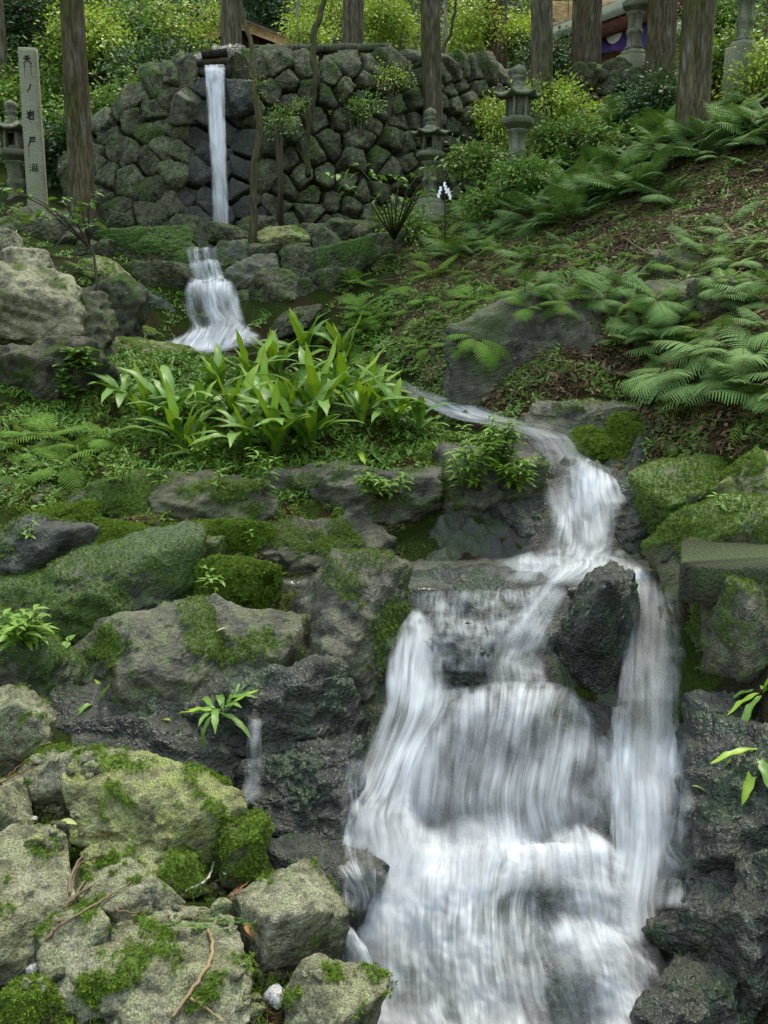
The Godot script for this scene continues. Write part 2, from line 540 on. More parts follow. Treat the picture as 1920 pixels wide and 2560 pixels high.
# a stone cut by planes (normal, distance), edges worn, surface broken up by noise. Coordinates scaled by size.
func stone_mesh(seed_: int, size: Vector3, N: int, planes: Array, pal: Dictionary, worn := 0.1, rough := 0.05, strata := 0.0, moss_up := 0.35, crisp := false) -> ArrayMesh:
	var mb := MB.new()
	var off := Vector3(seed_ * 7.31, seed_ * 3.17, seed_ * 5.77)
	var s := (size.x + size.y + size.z) / 3.0
	var freq := 1.0 / maxf(s, 0.02)
	var pn := PackedVector3Array()
	var pd := PackedFloat32Array()
	for p in planes:
		pn.append(p[0]); pd.append(p[1])
	var np := pn.size()
	var ca: Color = pal.a
	var cb: Color = pal.b
	var cl: Color = pal.lichen
	var cm: Color = pal.moss
	var cd: Color = pal.dark
	var pm: float = pal.m
	var pl: float = pal.l
	var faces := [[Vector3.RIGHT, Vector3.UP], [Vector3.LEFT, Vector3.UP], [Vector3.UP, Vector3.BACK], [Vector3.DOWN, Vector3.BACK], [Vector3.BACK, Vector3.UP], [Vector3.FORWARD, Vector3.UP]]
	for f in faces:
		var nrm: Vector3 = f[0]
		var up: Vector3 = f[1]
		var side := up.cross(nrm)
		var at := mb.v.size()
		for y in N + 1:
			var ty := tan((float(y) / N - 0.5) * PI * 0.5)
			for x in N + 1:
				var tx := tan((float(x) / N - 0.5) * PI * 0.5)
				var d := (nrm + side * tx + up * ty).normalized()
				var r := 1.6
				var r2 := 1.6
				for k in np:
					var q := d.dot(pn[k])
					if q > 0.05:
						var h := pd[k] / q
						if h < r:
							r2 = r
							r = h
						elif h < r2: r2 = h
				# wear the edge where two planes meet
				var e := 1.0 - clampf((r2 - r) / maxf(worn * 2.0, 0.001), 0, 1)
				r *= 1.0 - worn * 0.35 * e * e
				var p := d * r * size * 0.5
				var w := p * freq + off
				var big := n1.get_noise_3dv(w * 1.3)
				var mid := n2.get_noise_3dv(w * 4.2)
				var rid := nr.get_noise_3dv(w * 2.1)
				var disp := rough * s * (big * 0.9 + mid * 0.42 + (rid - 0.4) * 0.5)
				if strata > 0.0:
					var t := w.y * 7.0 + w.x * 2.2 + big * 1.5
					disp += strata * s * (absf(fposmod(t, 1.0) - 0.5) - 0.25)
				if N > 28: disp -= minf(0.022, s * 0.04) * sst(0.62, 0.86, nr.get_noise_3dv(w * 0.9 + Vector3(5, 50, 9)))
				p += d * (disp + minf(0.006, s * 0.012) * n1.get_noise_3dv(p * 26.0 + off) + minf(0.004, s * 0.008) * nr.get_noise_3dv(p * 14.0 + off))
				# colour: what grows on the stone and where it is stained
				var fine := n2.get_noise_3dv(p * 34.0 + off)
				var hue := n2.get_noise_3dv(w * 1.7 + Vector3(61, 17, 43))
				var stain := n1.get_noise_3dv(w * 3.4 + Vector3(13, 71, 29))
				var c := ca.lerp(cb, sst(-0.25, 0.35, hue + fine * 0.55))
				c = c.lerp(cd, 0.8 * sst(0.10, 0.36, stain + fine * 0.5))
				var blot := n2.get_noise_3dv(p * 15.0 + off * 1.3)
				c = c.lerp(c * 0.55, 0.8 * sst(0.1, 0.3, blot + fine * 0.3))
				c = c.lerp(c * 1.35, 0.7 * sst(0.12, 0.3, -blot + fine * 0.4))
				var lv := n1.get_noise_3dv(p * 11.0 + off * 2.0)
				c = c.lerp(cl, 0.85 * sst(0.10, 0.28, lv + fine * 0.35 + (pl - 0.5) * 0.6))
				var mv := n1.get_noise_3dv(w * 2.2 + Vector3(31, 7, 3)) + fine * 0.35 + (pm - 0.5) * 1.1 + d.y * moss_up
				var mo := sst(0.08, 0.2, mv)
				if mo > 0.0:
					c = c.lerp(cm * (0.8 + 0.5 * (fine + 0.5)), mo)
					p += d * mo * (0.006 + 0.012 * (n2.get_noise_3dv(p * 60.0) + 0.5)) * minf(1.0, s * 2.0)
				c.a = 1.0
				mb.pt(p, c)
		mb.grid(N + 1, N + 1, at)
	return mb.done(not crisp)

func boulder(called: String, label: String, u: float, v: float, d: float, size: Vector3, yaw: float, tilt: Vector2, pal: Dictionary, mat: Material, seed_: int, N := 26, worn := 0.12, rough := 0.05, strata := 0.0, planes := 11, group := "", lo := 0.62) -> MeshInstance3D:
	var r := RandomNumberGenerator.new()
	r.seed = seed_
	var pl := random_planes(r, planes, lo, 0.98)
	for ax in [Vector3.UP, Vector3.DOWN, Vector3.LEFT, Vector3.RIGHT, Vector3.BACK, Vector3.FORWARD]:
		pl.append([(ax + Vector3(r.randf_range(-.2, .2), r.randf_range(-.2, .2), r.randf_range(-.2, .2))).normalized(), 0.95])
	if d < 5.3 and N > 30: N = int(N * 1.22)
	if called == "moss_cushion":
		pal = pal.duplicate()
		pal.m = 1.4
		planes = 110
		lo = 0.86
		worn = 0.5
	size *= 1.10 if d < 3.1 else (1.26 if d < 7.0 else 1.12)
	var m := stone_mesh(seed_, size, N, pl, pal, worn, rough, strata, 0.35, pal == WETC or mat == M.rock_far)
	var b := Basis.from_euler(Vector3(deg_to_rad(tilt.x), deg_to_rad(yaw), deg_to_rad(tilt.y)))
	var o := put(called, m, mat, null, Transform3D(b, P(u, v, d)))
	solids.append([o, size.length() * 0.6, m.generate_triangle_mesh()])
	tag(o, label, "moss" if called == "moss_cushion" else "stone" if called == "stone" else "rock", group)
	return o

# ---------- rubble wall behind the thin fall
func wall_point(s: float, t: float) -> Vector3:
	# s along from the left hillside to the right terrace, t 0 foot .. 1 top; it bends away to the right
	var foot := [Vector3(-3.25, 2.0, -10.35), Vector3(-2.3, 1.95, -10.05), Vector3(-1.7, 1.95, -10.25), Vector3(-0.9, 1.95, -10.3), Vector3(0.1, 2.05, -10.7), Vector3(0.9, 2.25, -11.4), Vector3(1.9, 2.5, -12.4)]
	var top := [Vector3(-3.2, 3.15, -10.85), Vector3(-2.35, 3.65, -10.6), Vector3(-1.7, 3.86, -10.66), Vector3(-0.9, 3.86, -10.8), Vector3(0.1, 3.95, -11.25), Vector3(0.9, 4.1, -12.0), Vector3(1.9, 4.15, -13.0)]
	var n := foot.size() - 1
	var f := clampf(s, 0, 0.9999) * n
	var k := int(f)
	var a: Vector3 = (foot[k] as Vector3).lerp(foot[k + 1], f - k)
	var b: Vector3 = (top[k] as Vector3).lerp(top[k + 1], f - k)
	return a.lerp(b, t)

func build_wall() -> void:
	var root := thing("rubble_wall", wall_point(0.4, 0.0), "tall mossy retaining wall of dry rough stones behind the thin waterfall", "stone wall")
	var base := root.position
	# earth core just behind the stones
	var core := MB.new()
	for j in 9:
		for i in 49:
			var p := wall_point(i / 48.0, j / 8.0)
			core.pt(p + Vector3(0, -0.05, -0.32) - base, Color(0.085, 0.066, 0.04))
	core.grid(49, 9, 0, true)
	put("core", core.done(), M.ground, root)
	# lay out: jittered rows, stones get smaller towards the right
	var seeds: Array[Vector2] = []
	var L := 5.9
	var Hh := 1.95
	var r := RandomNumberGenerator.new()
	r.seed = 77
	var tries := 0
	while tries < 14000:
		tries += 1
		var q := Vector2(r.randf() * L, r.randf() * Hh)
		var big := lerpf(0.315, 0.225, sst(1.5, 4.6, q.x)) * lerpf(1.1, 0.86, q.y / Hh) * r.randf_range(0.72, 1.28)
		var good := true
		for o in seeds:
			var dd := (o - q)
			dd.y *= 1.12
			if dd.length() < big: good = false; break
		# the chute stands where the water leaves
		if good: seeds.append(q)
	var nb := seeds.size()
	for k in nb:
		var q := seeds[k]
		var p := wall_point(q.x / L, q.y / Hh)
		var ex := (wall_point(minf(q.x / L + 0.02, 0.999), q.y / Hh) - wall_point(maxf(q.x / L - 0.02, 0.0), q.y / Hh)).normalized()
		var ey := (wall_point(q.x / L, 1.0) - wall_point(q.x / L, 0.0)).normalized()
		var ez := ex.cross(ey).normalized()
		ey = ez.cross(ex)
		var size := 0.5
		var pl := []
		for j in nb:
			if j == k: continue
			var dv := seeds[j] - q
			var l := dv.length()
			if l < 0.95:
				pl.append([Vector3(dv.x / l, dv.y / l, r.randf_range(-0.05, 0.25)).normalized(), (l * 0.5 - r.randf_range(0.003, 0.018)) / (size * 0.5)])
		for c in [Vector3.LEFT, Vector3.RIGHT, Vector3.UP, Vector3.DOWN]:
			pl.append([c, 0.95])
		for c in 4:
			var a := TAU * (c + r.randf()) / 4.0
			var tl := r.randf_range(0.25, 1.1)
			pl.append([Vector3(cos(a) * tl, sin(a) * tl, 1).normalized(), r.randf_range(0.52, 0.74)])
		pl.append([Vector3(r.randf_range(-.3, .3), r.randf_range(-.2, .35), 1).normalized(), r.randf_range(0.42, 0.58)])
		pl.append([Vector3.FORWARD, 0.9])
		var pal := WALLC.duplicate()
		# beside the fall the stones are wet and dark
		var fall_x := absf(q.x - 2.02)
		var wet := fall_x < 0.34 + 0.25 * (1.0 - q.y / Hh)
		if wet: pal = WETC.duplicate()
		else:
			var tone := r.randf_range(0.8, 1.45)
			for c in ["a", "b", "lichen"]: pal[c] = (pal[c] as Color) * tone
			pal.m = r.randf_range(0.0, 0.48)
			pal.l = r.randf_range(0.25, 0.65)
		var m := stone_mesh(300 + k, Vector3(size, size, size), 12, pl, pal, 0.02, 0.034, 0.0, 0.25, true)
		put("stone", m, M.wet if wet else M.rock_far, root, Transform3D(Basis(ex, ey, ez), p - base - ez * r.randf_range(0.0, 0.09)))

func build_boulders() -> void:
	var V := func(x: float, y: float, z: float) -> Vector3: return Vector3(x, y, z)
	# --- foreground bank
	boulder("rock", "broad yellow green lichen slab on the near left bank", 395, 2050, 2.68, V.call(.50, .24, .42), 12, Vector2(8, -6), LIME, M.rock, 11, 44, .08, .035)
	boulder("rock", "largest grey green slab lying flat at the bottom left of the near bank", 385, 2440, 2.16, V.call(.54, .2, .58), -18, Vector2(5, -3), DRY, M.rock, 12, 48, .07, .03)
	boulder("rock", "grey green slab cut by the lower left picture edge", 10, 2275, 2.3, V.call(.33, .24, .42), 20, Vector2(6, -8), DRY, M.rock, 13, 40, .07, .035)
	boulder("rock", "upright pale block at the brink beside the big cascade", 722, 2305, 2.36, V.call(.27, .36, .27), 24, Vector2(4, -12), DRY, M.rock, 14, 40, .06, .045, .02, 12)
	boulder("rock", "ridged grey rock above the yellow green slab on the near bank", 170, 1960, 2.92, V.call(.38, .24, .32), -25, Vector2(0, 10), DRY, M.rock, 15, 38, .09, .06, .02)
	boulder("rock", "pale angular rock at the left edge above the near bank", 20, 1840, 3.05, V.call(.24, .3, .3), 8, Vector2(0, -14), DRY, M.rock, 16, 32, .06, .05)
	boulder("rock", "mossy stone in the bottom edge beside the white water", 840, 2580, 2.04, V.call(.24, .24, .22), 40, Vector2(0, -10), DRY, M.rock, 17, 32, .1, .04)
	boulder("rock", "low mossy slab tucked under the yellow green slab", 345, 2185, 2.52, V.call(.34, .16, .2), 8, Vector2(6, -10), LIME, M.rock, 18, 30, .1, .04)
	boulder("rock", "grey stone at the left edge between litter and lower slab", 0, 2025, 2.7, V.call(.2, .2, .22), 30, Vector2(0, 0), DRY, M.rock, 19, 26, .1, .05)
	boulder("rock", "mid grey slab behind the largest slab under brown twigs", 310, 2235, 2.42, V.call(.27, .16, .22), -30, Vector2(4, 6), DRY, M.rock, 20, 34, .08, .04)
	boulder("rock", "small mossy stone in the lower left corner", 65, 2530, 1.98, V.call(.17, .14, .16), 10, Vector2(0, 0), MOSSY, M.rock, 21, 24, .16, .05)
	boulder("rock", "small grey stone with moss rim left of the largest slab", 190, 2350, 2.22, V.call(.18, .14, .2), 50, Vector2(0, 0), DRY, M.rock, 22, 24, .12, .05)
	boulder("rock", "mossy edge stone at the brink right of the yellow green slab", 600, 2120, 2.62, V.call(.16, .2, .2), 0, Vector2(0, -20), MOSSY, M.rock, 23, 24, .14, .06)
	# --- gully of wet rock
	boulder("rock", "wet dark green rock face below the hanging strap fern", 480, 1900, 3.5, V.call(.85, .6, .4), 6, Vector2(-20, 4), WETC, M.wet, 31, 44, .06, .08, .08)
	boulder("rock", "rounded black wet boulder beside the left edge of the big cascade", 760, 2030, 3.3, V.call(.42, .5, .36), 20, Vector2(0, 0), WETC, M.wet, 32, 44, .08, .08, .05)
	boulder("rock", "wet rock face between trickle and cascade", 690, 1860, 3.55, V.call(.6, .5, .35), -12, Vector2(-12, 8), WETC, M.wet, 33, 40, .06, .08, .08)
	boulder("rock", "wet rock at the foot of the gully behind the pale block", 800, 2300, 2.95, V.call(.4, .45, .4), 50, Vector2(0, 0), WETC, M.wet, 34, 34, .1, .1)
	# --- left middle
	boulder("rock", "broad moss streaked rock left of the small grey dome", 205, 1540, 4.25, V.call(.86, .5, .6), -8, Vector2(10, 4), MOSSD, M.damp, 41, 44, .06, .06, .05)
	boulder("rock", "large grey green dome of rock above the wet gully", 420, 1690, 3.85, V.call(.72, .52, .55), 18, Vector2(-4, -8), MID, M.damp, 42, 48, .08, .05, .03)
	boulder("rock", "dark wedge shaped rock left of the cascade lip", 880, 1680, 3.98, V.call(.46, .86, .5), 20, Vector2(8, -20), BROWN, M.damp, 43, 46, .04, .05, .05)
	boulder("rock", "grey rock between the moss cushion and the dark wedge", 640, 1740, 3.9, V.call(.6, .78, .45), -14, Vector2(4, 6), MID, M.damp, 44, 44, .06, .06, .05)
	boulder("rock", "low brown ridge of rock along the pool edge", 820, 1385, 4.7, V.call(.62, .28, .42), 4, Vector2(0, 4), BROWN, M.rock, 45, 38, .08, .08, .06)
	boulder("rock", "flat pale rock beneath the tall leafy stems", 570, 1270, 5.0, V.call(.58, .26, .42), -6, Vector2(10, 3), MID, M.rock, 46, 36, .06, .06, .05)
	boulder("rock", "green brown rock left of the flat pale rock", 330, 1265, 5.0, V.call(.5, .24, .4), 16, Vector2(8, -4), MOSSD, M.rock, 47, 34, .14, .06)
	boulder("rock", "dark rock face under the plant mound beside the upper pool", 900, 1290, 5.15, V.call(.72, .42, .4), 0, Vector2(-6, 2), BROWN, M.damp, 48, 40, .06, .08, .07)
	boulder("rock", "dark block under the leafy stems beside the small cascade", 1215, 1270, 5.2, V.call(.5, .5, .4), 14, Vector2(-4, -6), BROWN, M.damp, 49, 40, .06, .07, .05)
	boulder("rock", "dark flat rock at the left edge under moss", 70, 1400, 4.5, V.call(.62, .34, .45), 6, Vector2(6, 0), WETC, M.damp, 50, 34, .12, .07)
	boulder("rock", "dark mossy rock low at the left edge behind the grass tuft", 40, 1690, 3.8, V.call(.5, .5, .4), -10, Vector2(0, 8), MOSSD, M.damp, 51, 34, .12, .08)
	boulder("rock", "pale flat stone at the left edge above the dark flat rock", 60, 1245, 5.1, V.call(.5, .2, .36), 10, Vector2(4, 2), MID, M.rock, 52, 30, .12, .06)
	boulder("rock", "grey stone between moss cushions at the stepped rocks", 455, 1400, 4.6, V.call(.4, .22, .34), -20, Vector2(0, 0), MID, M.damp, 53, 30, .12, .07)
	boulder("rock", "purple grey rock ledge under the strap ferns", 740, 1245, 5.2, V.call(.6, .3, .4), 8, Vector2(0, -4), BROWN, M.damp, 54, 36, .06, .07, .07)
	# --- moss cushions
	boulder("moss_cushion", "bright moss cushion on the stepped rocks, left of three", 330, 1355, 4.55, V.call(.34, .16, .26), 10, Vector2(0, -8), MOSSY, M.moss, 61, 34, .3, .06)
	boulder("moss_cushion", "olive moss cushion with small plant above the grey dome", 590, 1490, 4.3, V.call(.36, .30, .32), -12, Vector2(0, -10), MOSSY, M.moss, 62, 36, .3, .06)
	boulder("moss_cushion", "olive moss cushion between stepped rocks left of the brown ridge", 575, 1355, 4.65, V.call(.32, .2, .26), 20, Vector2(0, 0), MOSSY, M.moss, 63, 34, .3, .07)
	boulder("moss_cushion", "narrow bright moss strip at the left edge on the dark flat rock", 140, 1305, 4.7, V.call(.38, .14, .22), 12, Vector2(0, 10), MOSSY, M.moss, 64, 30, .3, .06)
	boulder("moss_cushion", "bright moss mound on the right bank above the small cascade", 1600, 1105, 5.65, V.call(.55, .30, .5), 8, Vector2(6, -8), MOSSY, M.moss, 65, 38, .3, .07)
	boulder("moss_cushion", "lower moss mound spreading beside the small cascade", 1500, 1130, 5.6, V.call(.42, .2, .36), -8, Vector2(0, -10), MOSSY, M.moss, 66, 32, .3, .06)
	# --- in the cascade
	boulder("rock", "dark pointed rock splitting the water at the cascade lip", 1495, 1680, 4.02, V.call(.36, .82, .42), 14, Vector2(10, 4), WETC, M.wet, 71, 46, .1, .07, .02)
	boulder("rock", "brown wet knob in the upper cascade between two streams", 1150, 1700, 3.95, V.call(.3, .44, .36), -20, Vector2(0, 0), WETC, M.wet, 72, 38, .14, .09)
	boulder("rock", "green wet shelf under the thin film at the cascade lip", 1190, 1560, 4.15, V.call(.6, .32, .44), 6, Vector2(8, 0), WETC, M.wet, 73, 40, .14, .08)
	boulder("rock", "rounded rock covered by the lower cascade right of its middle", 1415, 2290, 3.2, V.call(.3, .45, .3), 12, Vector2(0, 0), WETC, M.wet, 74, 36, .2, .06)
	boulder("rock", "dark rock bared at the foot of the cascade", 1420, 2560, 2.85, V.call(.3, .4, .3), -12, Vector2(0, 0), WETC, M.wet, 75, 34, .16, .07)
	boulder("rock", "domed wet rock behind the central veil of water", 1280, 1980, 3.75, V.call(.8, .78, .42), 4, Vector2(0, 0), WETC, M.wet, 76, 44, .2, .05)
	# --- right bank
	boulder("rock", "big black wet rock wall right of the cascade", 1935, 2190, 3.0, V.call(.62, .98, .6), -24, Vector2(-10, 6), WETC, M.wet, 81, 58, .06, .09, .08)
	boulder("rock", "low wet rock in the bottom right corner", 1790, 2560, 2.62, V.call(.6, .42, .5), 12, Vector2(0, -12), WETC, M.wet, 82, 44, .12, .1)
	boulder("rock", "wet black rock between the rock wall and the bottom right corner", 1870, 2440, 2.85, V.call(.5, .5, .45), 40, Vector2(0, -6), WETC, M.wet, 801, 44, .12, .11, .03)
	boulder("rock", "wet black rock at the right edge beside the rock wall's foot", 1925, 2300, 2.75, V.call(.4, .6, .4), 15, Vector2(0, 0), WETC, M.wet, 803, 40, .12, .11, .03)
	boulder("rock", "small wet rock at the right brink of the lower cascade", 1740, 2350, 3.0, V.call(.3, .4, .3), 10, Vector2(0, 0), WETC, M.wet, 802, 34, .12, .1)
	boulder("rock", "dark brown wet rock under the right strap ferns", 1880, 1890, 3.35, V.call(.5, .5, .45), 30, Vector2(0, 0), WETC, M.wet, 83, 40, .12, .1, .03)
	boulder("rock", "mossy grey rock face below the concrete ledge near the water", 1785, 1700, 3.8, V.call(.3, .66, .4), -16, Vector2(0, 4), MID, M.damp, 84, 40, .08, .06)
	boulder("rock", "cracked grey rock face below the concrete ledge at the picture edge", 1880, 1680, 3.62, V.call(.34, .6, .4), 10, Vector2(0, -3), MID, M.damp, 85, 40, .08, .06)
	boulder("rock", "long rock with bright moss top behind the concrete ledge", 1830, 1345, 4.2, V.call(.62, .32, .4), -6, Vector2(0, 8), MOSSY, M.damp, 86, 40, .12, .06)
	boulder("rock", "grey green rounded rock at the right edge above the ledge", 1890, 1240, 4.55, V.call(.4, .36, .4), 14, Vector2(0, 0), LIME, M.rock, 87, 36, .14, .05)
	boulder("rock", "mossy leaf shaped rock on the right bank above the ledge", 1745, 1230, 4.75, V.call(.5, .26, .4), 22, Vector2(0, 14), MOSSY, M.damp, 88, 36, .12, .05)
	boulder("rock", "black wet boulder right of the small cascade", 1610, 1340, 4.95, V.call(.5, .46, .42), -14, Vector2(0, 0), WETC, M.wet, 89, 42, .14, .09)
	boulder("rock", "wet rock under the small cascade", 1470, 1290, 5.15, V.call(.34, .4, .3), 10, Vector2(0, 0), WETC, M.wet, 90, 32, .14, .08)
	boulder("rock", "dark rock left of the small cascade foot", 1330, 1330, 5.0, V.call(.3, .3, .3), 40, Vector2(0, 0), WETC, M.wet, 91, 32, .14, .08)
	boulder("rock", "huge dark leaning rock slab above the stream bend", 1385, 885, 6.7, V.call(1.3, .56, .6), 8, Vector2(34, 14), BROWN, M.damp, 92, 50, .05, .05, .05)
	boulder("rock", "small brown rock wedged under the huge leaning slab", 1325, 990, 6.45, V.call(.44, .26, .36), 12, Vector2(0, 6), BROWN, M.damp, 93, 32, .12, .07)
	boulder("rock", "lichen covered rock high on the brown slope", 1715, 678, 6.9, V.call(.36, .26, .36), -12, Vector2(10, 8), MID, M.rock, 94, 32, .1, .05)
	boulder("rock", "flat mossy rock below the lichen rock on the brown slope", 1710, 765, 6.4, V.call(.5, .24, .4), 8, Vector2(10, 6), MID, M.rock, 95, 34, .1, .05)
	boulder("rock", "grey rock among ferns right of the flat mossy rock", 1850, 765, 6.2, V.call(.4, .3, .36), 30, Vector2(0, 0), MID, M.rock, 96, 30, .1, .05)
	boulder("rock", "pale rock by the right edge beside the thick cedar foot", 1885, 335, 8.6, V.call(.34, .2, .3), 0, Vector2(0, 0), MID, M.rock_far, 97, 26, .1, .05)
	boulder("rock", "flat stream bed rock between leaning slab and moss mound", 1470, 1050, 6.0, V.call(.7, .2, .5), 10, Vector2(6, -6), MID, M.damp, 98, 36, .14, .06)
	boulder("rock", "small pale stone on the right moss mound", 1650, 1140, 5.5, V.call(.12, .06, .1), 10, Vector2(0, 0), PALE, M.rock, 99, 16, .14, .05)
	# --- left far
	boulder("rock", "great boulder with pale dry top at the left edge", 60, 785, 7.0, V.call(.92, .66, .8), 14, Vector2(6, -4), PALE, M.rock, 101, 50, .09, .07, .05, 22)
	boulder("rock", "slanting dark flank rock right of the pale topped boulder", 200, 830, 7.3, V.call(.42, .66, .6), -20, Vector2(0, 24), MID, M.rock, 102, 44, .07, .07, .06, 16)
	boulder("rock", "small round pale rock on top of the great boulder", 62, 658, 7.4, V.call(.36, .24, .34), 0, Vector2(0, 0), PALE, M.rock, 103, 30, .16, .04)
	boulder("rock", "big brown rock below the great boulder at the left edge", 85, 965, 6.3, V.call(.86, .56, .6), -10, Vector2(0, 6), BROWN, M.rock, 104, 44, .08, .08, .05, 18)
	boulder("rock", "grey flat rock low at the left edge above the ferns", 15, 1060, 6.0, V.call(.3, .2, .3), 0, Vector2(0, 0), MID, M.rock, 105, 26, .1, .05)
	boulder("rock", "dark hollow rock between great boulder and lower fall", 270, 800, 8.1, V.call(.6, .68, .6), 20, Vector2(0, 10), WALLC, M.rock, 106, 40, .08, .08, .04, 16)
	boulder("rock", "large mossy block left of the lower fall", 370, 625, 9.4, V.call(.82, .48, .5), 4, Vector2(0, -3), MOSSD, M.rock_far, 107, 40, .1, .05)
	boulder("rock", "long mossy ledge under the large block beside the lower fall", 365, 715, 9.15, V.call(.92, .42, .5), -6, Vector2(0, 12), WALLC, M.rock_far, 108, 38, .1, .06)
	boulder("rock", "wet layered rock at the left foot of the lower fall", 385, 805, 8.95, V.call(.70, .50, .5), 8, Vector2(0, 4), WETC, M.damp, 109, 38, .1, .07, .04)
	boulder("rock", "flat mossy dome in front of the lower fall pool", 345, 885, 7.7, V.call(.72, .24, .5), 0, Vector2(0, -4), LIME, M.rock_far, 110, 38, .16, .04)
	boulder("rock", "yellow moss stone beside the lower pool", 355, 835, 8.4, V.call(.34, .16, .3), 0, Vector2(0, -14), MOSSY, M.rock_far, 111, 26, .16, .05)
	boulder("rock", "flat boulder in front of the tall inscribed post", 90, 575, 9.8, V.call(1.0, .44, .6), 6, Vector2(0, 3), MID, M.rock_far, 112, 36, .14, .05)
	boulder("rock", "square block below the left cedar trunk", 215, 625, 9.2, V.call(.24, .16, .24), 4, Vector2(0, 0), WALLC, M.rock_far, 113, 22, .08, .04)
	boulder("rock", "small round stone right of the square block", 262, 630, 9.2, V.call(.18, .2, .2), 4, Vector2(0, 0), WALLC, M.rock_far, 114, 20, .14, .05)
	boulder("rock", "mossy slope stone under the large mossy block", 265, 690, 8.8, V.call(.42, .26, .36), 0, Vector2(0, -16), LIME, M.rock_far, 115, 28, .12, .05)
	boulder("rock", "pale grey stone left of the pale topped boulder crest", 15, 610, 8.6, V.call(.3, .2, .3), 10, Vector2(0, 0), PALE, M.rock_far, 116, 22, .12, .05)
	boulder("rock", "dark stone at the left side of the lower fall lip", 455, 605, 9.6, V.call(.26, .2, .3), 10, Vector2(0, 0), WALLC, M.damp, 117, 22, .1, .06)
	# --- terrace right of the lower fall
	boulder("rock", "block at the right brink of the lower fall", 585, 598, 9.6, V.call(.46, .26, .4), 6, Vector2(0, 0), WALLC, M.rock_far, 121, 30, .1, .05)
	boulder("rock", "dark block under the brink stone right of the lower fall", 618, 655, 9.45, V.call(.5, .34, .4), -8, Vector2(0, 0), WALLC, M.damp, 122, 30, .1, .05)
	boulder("rock", "moss topped oval stone on the terrace right of the lower fall", 705, 605, 9.5, V.call(.5, .28, .36), 4, Vector2(0, 4), LIME, M.rock_far, 123, 30, .14, .05)
	boulder("rock", "square boulder at the right foot of the lower fall", 722, 760, 8.85, V.call(.68, .54, .5), -6, Vector2(0, -4), WALLC, M.rock_far, 124, 34, .1, .05)
	boulder("rock", "dark boulder beside the lower fall above the square boulder", 655, 712, 9.25, V.call(.56, .46, .45), 10, Vector2(0, 0), WALLC, M.damp, 125, 32, .1, .05)
	boulder("rock", "fern topped stone in the right terrace edge", 870, 655, 9.0, V.call(.5, .3, .4), 16, Vector2(0, 8), MOSSD, M.rock_far, 126, 28, .12, .05)
	boulder("rock", "reddish stone behind the plant mound right of the lower pool", 745, 805, 8.5, V.call(.46, .2, .36), -10, Vector2(0, 18), BROWN, M.rock_far, 127, 26, .1, .05)
	boulder("rock", "round stone in the middle of the right terrace edge", 770, 665, 9.15, V.call(.4, .32, .36), 0, Vector2(0, 0), WALLC, M.rock_far, 128, 28, .14, .05)
	for q in [[1500, 190], [1535, 182], [1560, 195], [1600, 186], [1630, 190], [1470, 200], [1585, 205], [1520, 212]]:
		var sz := rnd(.24, .34)
		boulder("stone", "mossy stone in the row under the curtain lantern", q[0], q[1], 12.3, Vector3(sz * 1.2, sz * .8, sz), rnd(0, 90), Vector2(rnd(-9, 9), rnd(-9, 9)), WALLC, M.rock_far, 500 + q[0], 14, .1, .05, 0.0, 9, "stones under the curtain lantern")
	# stones along the terraces at the foot of the wall
	var k := 0
	for q in [[640, 575, 9.9], [790, 590, 9.7], [845, 580, 9.7], [905, 590, 9.8], [950, 570, 10.0], [660, 640, 9.4], [740, 640, 9.35], [820, 610, 9.4], [930, 640, 9.4], [300, 560, 9.9], [240, 590, 9.7], [480, 575, 10.0], [180, 600, 9.5], [300, 755, 8.7], [960, 610, 9.5], [840, 720, 8.8], [780, 735, 8.85], [650, 770, 8.9], [300, 850, 8.3], [250, 890, 7.4], [180, 905, 7.0]]:
		var s := rnd(.22, .36)
		boulder("stone", "mossy rubble stone on the terrace edge below the wall", q[0], q[1], q[2], Vector3(s * 1.15, s * .8, s), rnd(0, 90), Vector2(rnd(-9, 9), rnd(-9, 9)), WALLC, M.rock_far, 140 + k, 14, .12, .05, 0.0, 8, "rubble stones on the terrace edge")
		k += 1

# ---------- water
func crom(a, b, c, d, t: float):
	return 0.5 * ((2.0 * b) + (c - a) * t + (2.0 * a - 5.0 * b + 4.0 * c - d) * t * t + (3.0 * b - a - 3.0 * c + d) * t * t * t)

func along(list: Array, f: float):
	var n := list.size() - 1
	var k := clampi(int(f), 0, n - 1)
	return crom(list[maxi(k - 1, 0)], list[k], list[k + 1], list[mini(k + 2, n)], f - k)

